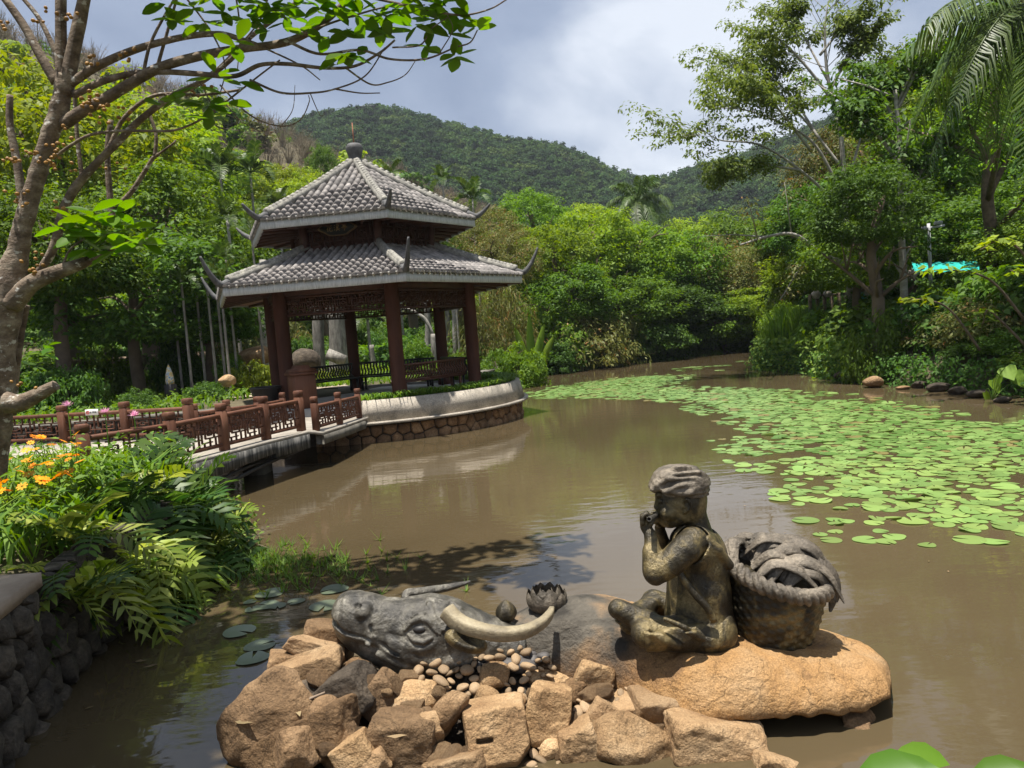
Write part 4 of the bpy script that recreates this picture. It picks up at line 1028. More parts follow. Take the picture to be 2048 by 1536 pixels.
# ---- the boy
boy = thing('boy_statue', [P(1395, 1290)[0], Y0, .28], 'bronze boy in a cap sitting cross-legged and playing a flute on the buffalo', 'statue')
def arms(q):
    d = polycap(q, [(1386, 1082, -.15), (1372, 1098, -.20), (1311, 1150, -.215), (1301, 1070, -.14)], [27, 29, 20, 12])
    d = smin(d, Cp(q, (1330, 1135, -.215), (1352, 1118, -.21), 22, 24), R(10))
    d = smin(d, Cp(q, (1306, 1140, -.205), (1303, 1105, -.175), 20, 17), R(8))
    return d
def far_arm(q): return polycap(q, [(1386, 1085, .14), (1372, 1096, .17), (1336, 1116, .16), (1319, 1055, .06)], [24, 25, 16, 10])
def hands(q):
    # near hand: fist closing round the flute, knuckles to the left
    d = smin(Lf(q, 1291, 1050, -.105, 10, .030, 16, 8), Cp(q, (1300, 1070, -.135), (1293, 1054, -.11), 11, 10), R(6))
    for i in range(4):
        y = -.145 + i * .022
        d = smin(d, polycap(q, [(1285, 1047 - i * .6, y), (1284, 1034 - i, y), (1293, 1028 - i, y), (1301, 1033, y)], [4.8, 4.6, 4.2, 3.6]), R(2.0))
    d = smin(d, polycap(q, [(1294, 1056, -.13), (1303, 1047, -.14), (1307, 1039, -.135)], [5, 4.6, 3.8]), R(2.5))
    # far hand: fingers over the tube, thumb beneath
    e_ = Lf(q, 1318, 1044, .035, 9, .030, 12, 0)
    for i in range(4):
        y = -.015 + i * .022
        e_ = smin(e_, polycap(q, [(1316, 1040, y), (1311, 1029, y), (1305, 1027, y - .004), (1302, 1031, y - .004)], [4.6, 4.2, 3.8, 3.3]), R(2.0))
    e_ = smin(e_, polycap(q, [(1319, 1050, .01), (1311, 1045, -.01), (1306, 1040, -.012)], [4.6, 4.2, 3.6]), R(2.5))
    return np.minimum(d, e_)
def headb(q):
    d = Lf(q, 1364, 998, 0, 49, .118, 53)
    d = smin(d, Lf(q, 1342, 1012, 0, 27, .092, 38, 6), R(14))
    d = smin(d, Cp(q, (1331, 1039, -.03), (1331, 1039, .03), 12), R(14))
    d = smin(d, Cp(q, (1340, 1043, -.04), (1368, 1034, -.07), 9), R(14))
    d = smin(d, Cp(q, (1340, 1043, .04), (1368, 1034, .07), 9), R(14))
    d = smin(d, Lf(q, 1337, 1026, -.074, 16, .042, 15), R(5))
    d = smin(d, Lf(q, 1337, 1026, .074, 16, .042, 15), R(5))
    d = smin(d, Cp(q, (1318, 989, -.045), (1318, 989, .045), 6.5), R(7))
    d = smax(d, -Cp(q, (1317, 1001, -.055), (1323, 1001, -.082), 6.5), R(4))
    d = smax(d, -Cp(q, (1317, 1001, .055), (1323, 1001, .082), 6.5), R(4))
    d = smin(d, Lf(q, 1322.5, 1002, -.052, 6.5, .022, 5.0), R(1.2))
    d = smin(d, Lf(q, 1322.5, 1002, .052, 6.5, .022, 5.0), R(1.2))
    d = smin(d, Cp(q, (1317, 997, 0), (1312.5, 1014, 0), 4.2, 5), R(4))
    for s in (-1, 1): d = smin(d, Cp(q, (1314.5, 1016, s * .013), (1316, 1016, s * .016), 4), R(2.5))
    d = smin(d, Cp(q, (1314.5, 1025, -.012), (1314.5, 1025, .012), 4), R(3))
    d = smin(d, Cp(q, (1316.5, 1031.5, -.012), (1316.5, 1031.5, .012), 4), R(3))
    for s in (-1, 1):
        e_ = polycap(q, [(1369, 1004, s * .122), (1373, 997.5, s * .132), (1379.5, 1002, s * .135), (1381, 1010, s * .132), (1377, 1019, s * .126), (1369, 1025, s * .116)], [2.4, 2.8, 3.0, 2.8, 3.0, 3.6])
        e_ = smin(e_, Lf(q, 1374, 1011, s * .116, 8, .014, 13), R(2)); d = smin(d, e_, R(2))
    d = smin(d, Cp(q, (1386, 1026, 0), (1395, 1068, 0), 25, 30, 1.05), R(10))
    return d
def torso(q):
    d = sd_cap(q, P(1394, 1108), P(1398, 1225), R(47), R(55), 1.28)
    d = smin(d, Cp(q, (1386, 1090, -.12), (1386, 1090, .12), 30), R(22))
    return d
def legs(q):
    d = Lf(q, 1400, 1256, 0, 58, .23, 42)
    d = smin(d, Cp(q, (1432, 1262, -.13), (1292, 1266, -.20), 40, 33), R(16))          # near thigh in its trouser leg
    d = smin(d, Cp(q, (1408, 1246, .12), (1307, 1196, .24), 34, 21), R(14))            # far thigh and raised knee
    d = smin(d, Cp(q, (1307, 1200, .23), (1262, 1246, -.02), 22, 22), R(10))           # far shin crossing in front
    d = smin(d, Cp(q, (1236, 1218, -.10), (1298, 1248, -.12), 24, 30), R(10))          # near knee lump
    d = smin(d, polycap(q, [(1330, 1238, -.29), (1370, 1255, -.30), (1405, 1278, -.28)], [9, 10, 6]), R(10))
    d = smin(d, polycap(q, [(1300, 1258, -.28), (1330, 1280, -.29), (1356, 1290, -.27)], [8, 9, 6]), R(10))
    return smax(d, Lf(q, 1290, 1290, -.21, 0.1, .1, 0.1) * 0 - 1, R(1)) if False else d
HEM = P(1286, 1262, -.2)
def body_sdf(q):
    d = smin(torso(q), headb(q), R(10)); d = smin(d, arms(q), R(9)); d = smin(d, far_arm(q), R(9)); d = smin(d, hands(q), R(3)); d = smin(d, legs(q) + .012, R(8))
    return d + .0012 * fbm(q * 40, 2, 3)
lo = np.array([P(1205, 1200)[0], Y0 - .34, P(1380, 1312)[2]]); hi = np.array([P(1475, 1200)[0], Y0 + .34, P(1360, 930)[2]])
zc = float(P(1360, 1050)[2])
bV, bFq = surfnet(lambda q: np.maximum(body_sdf(q), q[..., 2] - zc - .014), lo, np.array([hi[0], hi[1], zc + .04]), .0078)
bV2, bF2 = surfnet(lambda q: np.maximum(body_sdf(q), zc - q[..., 2]), [P(1268, 1040)[0], Y0 - .26, zc - .02], [P(1425, 1040)[0], Y0 + .26, P(1360, 938)[2]], .0042)
bFq = np.vstack([bFq, bF2 + len(bV)]); bV = np.vstack([bV, bV2])
add('body', bV, bFq, MT['bronze'], boy, smooth=True)
def trousers(q):
    d = legs(q) - .002
    hem = (q - P(1283, 1262, -.2)) @ np.array([-.97, .0, -.12])
    d = np.where(q[..., 1] < Y0 - .13, smax(d, hem, R(2)), d)
    d = smax(d, (q[..., 2] - P(1395, 1212)[2]) , R(4))
    wr = .005 * np.sin(40 * (q[..., 0] * .8 + q[..., 2] * 1.6) + 5 * fbm(q * 5, 2, 14)) * sstep(0, .3, fbm(q * 4, 2, 15) + .25)
    return d + wr + .003 * fbm(q * 12, 3, 12)
lo2 = lo.copy(); hi2 = hi.copy(); hi2[2] = P(1395, 1180)[2] + .04
tV, tF = surfnet(trousers, lo2, hi2, .0082); add('trousers', tV, tF, MT['bronze'], boy, smooth=True)
def vest(q):
    t_ = torso(q); d = np.abs(smin(t_, Lf(q, 1400, 1246, 0, 57, .235, 26), R(14)) - .016) - .011
    ar = np.minimum(arms(q), far_arm(q)) - .010
    d = smax(d, -ar, R(2)); nk = polycap(q, [(1390, 1056, 0), (1358, 1082, 0)], [40, 26]); d = smax(d, -nk, R(2))
    zt = P(1400, 1256)[2]; d = smax(d, zt - q[..., 2] - .09 * (q[..., 0] - P(1400, 1250)[0]) , R(2))
    d = np.minimum(d, smax(polycap(q, [(1392, 1078, -.13), (1412, 1080, -.165), (1434, 1100, -.16), (1458, 1130, -.13)], [5, 10, 13, 9]), polycap(q, [(1392, 1080, -.10), (1412, 1086, -.13), (1434, 1104, -.13), (1458, 1130, -.1)], [8, 11, 14, 9]) * -1 - .01, R(2)))
    return d + .004 * np.sin(28 * q[..., 2] + 14 * q[..., 0] + 4 * fbm(q * 5, 2, 5)) * .6
vV, vF = surfnet(vest, np.array([P(1325, 1200)[0], Y0 - .34, P(1400, 1275)[2]]), np.array([P(1475, 1200)[0], Y0 + .34, P(1380, 1040)[2]]), .0078); add('vest', vV, vF, MT['bronze'], boy, smooth=True)
b = MB(); st = spline([P(1349, 1128, -.215), P(1368, 1160, -.232), P(1393, 1192, -.250), P(1414, 1215, -.258), P(1428, 1242, -.25)], 20)
Vs, Fs = tube_geo(st, R(6.5), 8, True, flat=.6); add('strap', Vs, Fs, MT['bronze'], boy, smooth=True)
def cap_sdf(q):
    d = Lf(q, 1361, 963, 0, 57, .142, 33, -2)
    d = smax(d, Lf(q, 1361, 985, 0, 200, 1, 1) * 0 + (P(1361, 981)[2] - q[..., 2]), R(6))
    for pts_, r_ in (([(1306, 976, -.05), (1338, 959, -.125), (1385, 955, -.125), (1413, 962, -.04)], 5.5), ([(1310, 966, -.05), (1348, 949, -.112), (1396, 945, -.10), (1410, 952, -.03)], 5), ([(1330, 982, -.125), (1365, 969, -.142), (1400, 968, -.10)], 5), ([(1322, 950, -.03), (1350, 938, -.08), (1380, 936, -.07)], 4.5), ([(1306, 976, .05), (1338, 959, .125), (1385, 955, .125), (1413, 962, .04)], 5.5)): d = smin(d, polycap(q, pts_, r_), R(3))
    roll = Lf(q, 1361, 974, 0, 59, .148, 13, -3)
    d = smin(d, roll, R(4)); d = smin(d, Lf(q, 1366, 983, 0, 51, .124, 7, -2), R(3))
    d = smin(d, Lf(q, 1310, 976, 0, 9, .07, 6, 12), R(5))
    g = q * np.array([5, 5, 17]); w = fbm(g, 3, 31)
    return d + .030 * (np.abs(w) - .22) + .004 * fbm(q * 30, 2, 30)
cV, cF = surfnet(cap_sdf, P(1360, 965) - np.array([.19, .19, .12]), P(1360, 965) + np.array([.19, .19, .13]), .0065); add('cap', cV, cF, MT['bronze_worn'], boy, smooth=True)
fl = np.array([P(1318, 1029, .05), P(1308, 1033, -.09), P(1298.5, 1038.5, -.235)])
b = MB(); n_ = 14
d0 = fl[2] - fl[0]; d0 /= np.linalg.norm(d0); u_ = np.cross(d0, (0, 0, 1)); u_ /= np.linalg.norm(u_); w_ = np.cross(u_, d0)
rings = []
for p_, r_ in ((fl[0], .0135), (fl[2], .0135), (fl[2] + d0 * .002, .012), (fl[2] + d0 * .002, .0085), (fl[2] - d0 * .06, .008)):
    rings.append([p_ + (u_ * math.cos(k * 2 * math.pi / n_) + w_ * math.sin(k * 2 * math.pi / n_)) * r_ for k in range(n_)])
b.raw(np.concatenate(rings), [(i * n_ + k, i * n_ + (k + 1) % n_, (i + 1) * n_ + (k + 1) % n_, (i + 1) * n_ + k) for i in range(4) for k in range(n_)] + [tuple(range(n_ - 1, -1, -1)), tuple(4 * n_ + k for k in range(n_))])
b.build('flute', MT['bronze_grey'], boy, smooth=False)

# ---- the basket
bb = P(1533, 1283, .06); bt = P(1554, 1137, .02)
bask = thing('woven_basket', bb, 'big bronze woven basket heaped with long leaves behind the boy', 'basket')
az_ = bt - bb; HB = np.linalg.norm(az_); az_ /= HB
az_ = az_ + np.array([.12, -.13, 0]); az_ /= np.linalg.norm(az_)
ax_ = np.array([1.0, 0, 0]) - az_ * az_[0]; ax_ /= np.linalg.norm(ax_); ay_ = np.cross(az_, ax_)
def BP(r, th, z): return bb + (bt - bb) * (z / HB) + (ax_ * math.cos(th) + ay_ * math.sin(th)) * r
nr, nth = 52, 144
def brad(z): return np.interp(z / HB, [0, .08, .5, .9, 1], [.180, .203, .243, .256, .257])
V = []
for i in range(nr + 1):
    z = HB * i / nr; row = i / nr * 17; ri = int(min(row, 16.999)); f = row - ri
    for k in range(nth):
        th = k * 2 * math.pi / nth; st_ = 18; ph = th * st_ / (2 * math.pi) + (ri % 2) * .5
        bulge = .006 * math.sin(math.pi * f) ** .5 + .006 * math.cos(2 * math.pi * ph) * math.sin(math.pi * f)
        V.append(BP(brad(z) + bulge, th, z))
Fq = [(i * nth + k, i * nth + (k + 1) % nth, (i + 1) * nth + (k + 1) % nth, (i + 1) * nth + k) for i in range(nr) for k in range(nth)] + [tuple(range(nth - 1, -1, -1))]
add('body', V, Fq, MT['bronze'], bask, smooth=True)
# twisted rope rim
m_ = 340; rp_, kk = 12, 20; V = []
for i in range(m_):
    th = i * 2 * math.pi / m_
    for k in range(kk):
        a_ = k * 2 * math.pi / kk; tw = a_ + th * 12
        rr = .036 * (.62 + .5 * abs(math.cos(1.5 * tw)) ** .7)
        V.append(BP(.262 + rr * math.cos(a_), th, HB) + az_ * rr * math.sin(a_) * 1.15)
Fq = [(i * kk + k, i * kk + (k + 1) % kk, ((i + 1) % m_) * kk + (k + 1) % kk, ((i + 1) % m_) * kk + k) for i in range(m_) for k in range(kk)]
add('rope_rim', V, np.array(Fq)[:, ::-1], MT['bronze_worn'], bask, smooth=True)
b = MB(); b.raw([BP(.25, k * math.pi / 12, HB - .03) for k in range(24)], [tuple(range(24))]); b.build('filling', MT['bronze'], bask)
def blade(name, pts, w, mtl, parent, cup=.25, nrm=None, seg=18, thick=.006):
    """a folded leaf blade along a curve"""
    Pt = spline(pts, seg); T = np.gradient(Pt, axis=0); T /= np.linalg.norm(T, axis=1)[:, None]
    t_ = np.linspace(0, 1, seg); ww = w * np.clip(np.sin(np.pi * np.clip(t_ * .86 + .12, 0, 1)) ** .7, .05, 1)
    nrm = np.array([0, 0, 1.0]) if nrm is None else np.asarray(nrm, float)
    S = np.cross(T, nrm); S /= np.linalg.norm(S, axis=1)[:, None] + 1e-9; Nn = np.cross(S, T)
    rows = []
    prof = [(-1, -.0), (-.72, .10), (-.35, -.02), (0, .16), (.35, -.02), (.72, .10), (1, .0)]
    for x, h in prof: rows.append(Pt + S * (ww * x)[:, None] + Nn * (ww * (h - cup * x * x))[:, None])
    for x, h in prof[::-1]: rows.append(Pt + S * (ww * x * .96)[:, None] + Nn * (ww * (h - cup * x * x) - thick)[:, None])
    n = len(rows); Vb = np.stack(rows, 1).reshape(-1, 3)
    Fb = [(i * n + k, i * n + (k + 1) % n, (i + 1) * n + (k + 1) % n, (i + 1) * n + k) for i in range(seg - 1) for k in range(n)] + [tuple(range(n)), tuple((seg - 1) * n + k for k in range(n - 1, -1, -1))]
    return add(name, Vb, Fb, mtl, parent, smooth=True)
def BQ(x, y, z): return bb + (bt - bb) + ax_ * x + ay_ * y + az_ * z
lrng = np.random.default_rng(3)
for i in range(30):
    k = i / 30; y = lrng.uniform(-.15, .2); st_ = lrng.uniform(-.22, .03); ln_ = lrng.uniform(.20, .34); h = .05 + .10 * (1 - abs(y) / .25) * lrng.uniform(.55, 1.15) - .0 * st_
    e0 = st_ + ln_; yd = y + lrng.uniform(-.10, .06)
    blade('leaf', [BQ(st_, y + lrng.uniform(-.05, .05), .0), BQ(st_ + .25 * ln_, y, h), BQ(st_ + .65 * ln_, (y + yd) / 2, h * .95), BQ(e0, yd, h * .15 - (.05 if e0 > .2 else 0))], lrng.uniform(.026, .042), MT['bronze_worn'], bask, nrm=az_ + np.array([lrng.uniform(-.3, .3), -.35 + lrng.uniform(-.3, .2), 0]))
blade('leaf', [BQ(-.02, .10, .12), BQ(.13, .02, .15), BQ(.26, -.03, .08), BQ(.31, -.06, -.04), BQ(.315, -.08, -.16)], .045, MT['bronze_worn'], bask, nrm=az_)
blade('leaf', [BQ(-.05, .0, .12), BQ(.10, -.03, .14), BQ(.24, -.08, .09), BQ(.29, -.12, .0), BQ(.30, -.13, -.07)], .042, MT['bronze_worn'], bask, nrm=az_ + np.array([.2, -.4, 0]))
blade('leaf', [BQ(.0, .17, .10), BQ(.12, .13, .14), BQ(.25, .10, .10), BQ(.32, .06, -.02)], .04, MT['bronze_worn'], bask, nrm=az_)
blade('leaf', [BQ(-.25, -.04, .02), BQ(-.24, .06, .09), BQ(-.17, .10, .08), BQ(-.11, .04, .02)], .035, MT['bronze_worn'], bask, nrm=az_)
blade('leaf', [BQ(-.20, .10, .03), BQ(-.16, .14, .10), BQ(-.08, .12, .09), BQ(-.04, .02, .02)], .035, MT['bronze_worn'], bask, nrm=az_)

# ---- lotus flower and bud
def petal_geo(c, ax, out, L_, w, curl, open_):
    """one cupped petal from c, leaning out by open_ radians"""
    ax = np.asarray(ax, float); sd = np.cross(ax, out); rows = []
    for t_ in np.linspace(0, 1, 11):
        a_ = open_ * (1 - .55 * t_) if curl > 0 else open_
        p = c + (ax * math.cos(a_) + out * math.sin(a_)) * L_ * t_ + out * (.14 * L_ * math.sin(math.pi * t_))
        ww = w * (max(0, math.sin(math.pi * min(1, t_ ** 1.15 * .84 + .16))) ** .75) + .001
        for x in (-1, -.5, 0, .5, 1): rows.append(p + sd * ww * x - out * ww * .45 * x * x * -1 * -1 + (-out) * 0)
    return np.array(rows), [(i * 5 + k, i * 5 + k + 1, i * 5 + 5 + k + 1, i * 5 + 5 + k) for i in range(10) for k in range(4)]
lc = P(1094, 1216, .27)
lot = thing('lotus_flower', lc - (0, 0, .06), 'open bronze lotus flower on the buffalo behind the curved horn', 'lotus')
k = 0
for ring, (n_, op, L_, w) in enumerate(((6, .32, .15, .042), (8, .68, .165, .052), (9, 1.05, .155, .056))):
    for i in range(n_):
        a_ = 2 * math.pi * (i + .5 * ring) / n_; o_ = np.array([math.cos(a_), math.sin(a_), 0])
        Vp, Fp = petal_geo(lc - (0, 0, .03) + o_ * .012 * (ring + 1), (0, 0, 1), o_, L_, w, 1, op + rng.normal(0, .05)); add('petal', Vp, Fp, MT['bronze_worn'], lot, smooth=True)
b = MB(); b.lathe([(0, -.10), (.06, -.10), (.045, -.06), (.05, -.02), (0, 0.0)], lc, 14); b.build('stem_base', MT['bronze'], lot)
lc = P(1013, 1232, .22)
bud = thing('lotus_bud', lc - (0, 0, .08), 'closed bronze lotus bud between the horn and the open lotus', 'lotus')
Vb = []; n_ = 30; pr_ = [(.0, -.03), (.03, -.028), (.052, 0), (.056, .025), (.045, .055), (.022, .08), (.0, .095)]
for r_, z in spline(np.array(pr_), 16):
    for k in range(n_): a_ = k * 2 * math.pi / n_; q = max(r_, .0005) * (1 + .07 * math.cos(6 * a_)); Vb.append(lc + np.array([q * math.cos(a_), q * math.sin(a_), z]))
add('closed_petals', Vb, [(i * n_ + k, i * n_ + (k + 1) % n_, (i + 1) * n_ + (k + 1) % n_, (i + 1) * n_ + k) for i in range(15) for k in range(n_)], MT['bronze'], bud, smooth=True)
b = MB(); b.lathe([(0, -.13), (.02, -.13), (.016, -.03), (.035, -.02), (0, -.015)], lc, 10); b.build('stem', MT['bronze'], bud)
# ================================================================= the rock pile under and before the sculpture
def yv(v): return 3.30 + (1536 - v) * .00235        # the sheet the pile lies on
def sheet(u, v, lift=0.0):
    p = at(u, v, yv(v)); return p + np.array([0, 0, lift])
def pile_z(y): return np.interp(y, [3.1, 3.30, 3.5, 3.75, 3.9, 4.1], [-.15, sheet(1000, 1536)[2], sheet(1000, 1451)[2], sheet(1000, 1345)[2], sheet(1000, 1281)[2], -.05])
# rubble core under the pile
xs = np.arange(-1.75, 1.36, .045); ys = np.arange(2.85, 4.32, .045)
def core_z(X, Y):
    e = sstep(-1.55, -1.05, X) * (1 - sstep(.75, 1.25, X)) * sstep(2.95, 3.3, Y)
    return (pile_z(Y) - .085 + .05 * fbm(np.stack([X, Y, 0 * X], -1) * 6, 3, 2)) * e - .25 * (1 - e)
cV_, cF_ = grid_mesh(xs, ys, core_z)
add('islet_bed', cV_, cF_, MT['rock_dark'], kind='structure', smooth=True)


def rock_mesh(seed, half, facets=11, rnd=.10, rough=.05, boxy=0.0, res=20, pit=0, slot=None):
    """angular stone: a ball or box cut by planes, with a worn surface"""
    r = np.random.default_rng(seed); half = np.asarray(half, float)
    N_ = r.normal(size=(facets, 3)); N_ /= np.linalg.norm(N_, axis=1)[:, None]; dd = r.uniform(.68, .98, facets)
    if boxy:
        nb_ = np.vstack([np.eye(3), -np.eye(3)]) + r.normal(0, .10, (6, 3)); nb_ /= np.linalg.norm(nb_, axis=1)[:, None]
        N_ = np.vstack([N_[:max(3, facets // 2)], nb_]); dd = np.concatenate([r.uniform(.98, 1.22, max(3, facets // 2)), r.uniform(.80, .95, 6)])
    ph = r.uniform(0, 50, 3)
    def f(q):
        D = np.sqrt((q ** 2).sum(-1)) - (1.35 if boxy else 1.02)
        for n_, d_ in zip(N_, dd): D = smax(D, q @ n_ - d_, rnd)
        g = q * half / max(half) + ph
        D = D + rough * (1.1 * fbm(g * 2.4, 4, seed % 7) + .8 * np.abs(fbm(g * 6.5, 3, 3)) - .2)
        if slot:
            x_ = np.clip(q[..., 0], slot[0], slot[1]); cut = np.maximum(np.hypot(q[..., 0] - x_, (q[..., 2] - slot[2]) * half[2] / half[0]) - slot[3], q[..., 1] + .45); D = smax(D, -cut, .02)
        if pit:
            for j in range(pit):
                c_ = np.random.default_rng(seed + j).normal(size=3); c_ /= np.linalg.norm(c_); c_[1] = -abs(c_[1]); D = smax(D, -(np.sqrt(((q - c_ * .85) ** 2).sum(-1)) - .13), .05)
        return D
    h = 2.5 / res
    Vr, Fr = surfnet(f, (-1.25,) * 3, (1.25,) * 3, h)
    return Vr * half, Fr


def rot3(rx, ry, rz): return np.array(Matrix.Rotation(rz, 3, 'Z') @ Matrix.Rotation(ry, 3, 'Y') @ Matrix.Rotation(rx, 3, 'X'))
PILE = 'stones piled round the buffalo statue'
def rock(u, v, w, h, mtl, label, dep=None, tilt=0.0, boxy=0, lift=0.0, yaw=0.0, pitch=0.0, rough=.06, rnd=.055, res=30, pit=0, facets=11, y=None, group=PILE, name='boulder', cat='rock', slot=None):
    """a stone whose outline in the photograph is about w by h pixels round (u, v); depth half in metres; tilt in the picture plane"""
    yy = yv(v) if y is None else y; k = F_PX / (yy + .12); hw, hh = w / 2 / k * .98, h / 2 / k * .98; dp = dep if dep else min(hw, hh) * 1.05
    seed = int(u * 7 + v * 13)
    Vr, Fr = rock_mesh(seed, (hw, dp, hh), facets, rnd, rough, boxy, res, pit, slot)
    Vr = Vr @ rot3(math.radians(pitch) - .20, math.radians(-tilt), math.radians(yaw)).T
    c_ = at(u, v, yy) + np.array([0, dp * .35, lift])
    return add(name, Vr + c_, Fr, mtl, smooth=True, label=label, cat=cat, group=group)


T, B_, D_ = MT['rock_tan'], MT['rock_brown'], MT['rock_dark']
rock(535, 1455, 215, 210, B_, 'biggest brown boulder at the pile\'s left end, standing in the water', .17, -8, 0, rough=.09, res=34)
rock(600, 1492, 250, 95, B_, 'long brown ledge stone sloping into the water below the biggest boulder', .13, 22, 1, rough=.08, res=30)
rock(585, 1508, 105, 105, B_, 'small peaked stone in the shade with a chip on its tip', .10, 10, 0, rough=.07, y=3.28)
rock(672, 1478, 115, 170, B_, 'tall egg-shaped brown stone leaning between two dark gaps', .10, 28, 0, rnd=.35, rough=.035, facets=7, y=3.40)
rock(705, 1508, 95, 62, MT['rock_tan'], 'small pale grey wedge beside the dark block at the bottom', .07, 28, 1, rough=.05, y=3.27)
rock(616, 1352, 152, 52, T, 'flat pale slab like a plank of stone lying across the pile', .085, 13, 1, rough=.035, pitch=24, rnd=.12, lift=.03, res=30)
rock(655, 1288, 110, 76, B_, 'smooth brown block propping up the buffalo\'s chin', .12, -14, 1, rough=.02, rnd=.08, y=4.02)
rock(632, 1306, 125, 50, T, 'tan slab with a ragged dark front under the chin block', .11, -20, 1, rough=.08, y=3.90)
rock(572, 1340, 95, 62, B_, 'thin layered stone with split edges, farthest left of the slabs', .10, -12, 1, rough=.07, y=3.82)
rock(705, 1362, 100, 74, B_, 'craggy rotten-looking brown stone below the buffalo\'s jaw', .11, 30, 0, rough=.16, y=3.78, res=32)
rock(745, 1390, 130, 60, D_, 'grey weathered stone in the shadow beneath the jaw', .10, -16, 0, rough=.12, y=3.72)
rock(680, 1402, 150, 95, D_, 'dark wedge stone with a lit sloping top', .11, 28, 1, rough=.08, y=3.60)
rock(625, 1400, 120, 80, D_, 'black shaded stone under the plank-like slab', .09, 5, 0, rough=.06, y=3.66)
rock(770, 1408, 110, 105, B_, 'grey-brown slab tilted on edge between the wedge and the big boulder', .08, -38, 1, rough=.05, y=3.62)
rock(830, 1408, 118, 92, T, 'rounded tan boulder with a cracked dark left face', .13, 8, 0, rough=.09, res=32)
rock(806, 1492, 140, 125, B_, 'dark block with a sunlit triangular top in the bottom row', .12, -10, 1, rough=.10, res=32, y=3.36)
rock(862, 1462, 66, 78, T, 'orange pitted stone full of holes', .07, 6, 0, rough=.10, pit=8, res=32, y=3.38)
rock(897, 1436, 118, 62, B_, 'smooth grey-brown stone like a loaf leaning on the slotted block', .075, 38, 0, rnd=.3, rough=.04, facets=7, y=3.42, lift=.02)
rock(988, 1368, 78, 66, T, 'beige lump of stone among the pebbles in the middle', .085, 0, 0, rough=.09, rnd=.2, lift=.02)
rock(968, 1408, 70, 48, T, 'smooth pale stone resting on the slotted block', .07, 20, 0, rnd=.3, rough=.03, facets=7, lift=.02)
rock(1024, 1414, 58, 46, T, 'squat brown pebble-like stone on the corner of the slotted block', .06, 5, 0, rnd=.3, rough=.04, facets=8, lift=.02, y=3.50)
slotted = rock(992, 1478, 140, 140, T, 'squared block with a chiselled slot in its face', .15, 2, 1, rough=.05, rnd=.05, res=48, y=3.36, yaw=6, slot=(-.55, -.18, .05, .075))
slot_done = True
rock(1096, 1438, 95, 130, T, 'rough wedge of granular stone standing right beside the slotted block', .10, -14, 1, rough=.06, res=32, y=3.44)
rock(1096, 1372, 118, 42, T, 'long low stone lying like a bar among the pebbles', .055, -10, 0, rnd=.2, rough=.06, lift=.02, y=3.72)
rock(1150, 1398, 68, 58, MT['rock_brown'], 'striped grey-brown cobble with deep layers', .075, 25, 0, rnd=.25, rough=.11, lift=.02, y=3.62)
rock(1186, 1368, 78, 68, T, 'tan corner stone with a dark flat side, tilted against the buffalo\'s flank', .07, -28, 1, rough=.06, y=3.66, lift=.02)
rock(1103, 1512, 66, 62, T, 'round ball-like stone in the gap at the bottom', .08, 0, 0, rnd=.5, rough=.03, facets=5, y=3.34)
rock(1158, 1502, 92, 108, T, 'small block with a pale sliced top and a dark pitted face', .10, 12, 1, rough=.09, res=30, y=3.33)
rock(1206, 1447, 70, 62, T, 'wedge-shaped stone perched on the pebbles left of the big bored slab', .07, -28, 1, rough=.05, y=3.50, lift=.03)
rock(1140, 1450, 52, 44, MT['rock_brown'], 'dull rounded cobble tucked beneath the perched wedge', .06, 5, 0, rnd=.35, rough=.05, y=3.46)
rock(1243, 1424, 120, 56, T, 'flat tan slab bridging the pebbles and the squared stone', .11, 8, 1, rough=.06, y=3.56, pitch=16)
rock(1312, 1418, 112, 70, T, 'squared pale stone butting against the buffalo\'s flank', .12, 3, 1, rough=.04, rnd=.06, y=3.50, pitch=18, res=30)
rock(1276, 1512, 205, 150, T, 'big tan slab with a round bore hole, front and centre', .16, -20, 0, rough=.05, res=44, y=3.30, pitch=30, slot=(.05, .12, .1, .07))
rock(1443, 1500, 225, 105, T, 'long chunky block nearest the overhanging lip of the back', .14, -13, 1, rough=.08, res=38, y=3.26)
rock(1722, 1462, 84, 84, B_, 'craggy stone propping up the torn lip of the buffalo\'s rump', .10, 5, 0, rough=.12, y=3.42)
rock(1790, 1495, 42, 62, B_, 'small drowned stone just outside the rump', .06, 0, 0, rnd=.4, rough=.03, facets=6, y=3.34)
rock(912, 1545, 150, 60, T, 'tan slab half in deep shade along the lower edge', .10, 14, 1, rough=.06, y=3.24)
rock(1565, 1545, 120, 60, T, 'tan stone in the corner under the overhang', .08, -20, 1, rough=.06, y=3.14)
rock(740, 1540, 90, 60, T, 'chipped tan stone in the bottom row between the pale wedge and the dark block', .08, 20, 1, rough=.08, y=3.25)
# slot and bore hole as dark recesses: short sockets sunk in the stones
def socket(ob, u, v, y, w, h, mtl):
    c_ = at(u, v, y); k = F_PX / (y + .12); n_ = 16; b = MB(); fr, bk = [], []
    for i in range(n_):
        a_ = i * 2 * math.pi / n_; x_ = np.sign(math.cos(a_)) * abs(math.cos(a_)) ** .6 * w / k / 2; z_ = math.sin(a_) * h / k / 2
        fr.append(c_ + np.array([x_, 0, z_])); bk.append(c_ + np.array([x_ * .9, .03, z_ * .9]))
    b.raw(fr + bk, [tuple(range(n_, 2 * n_))] + [(i, (i + 1) % n_, n_ + (i + 1) % n_, n_ + i) for i in range(n_)]); return b.build('chiselled_slot', mtl, ob)

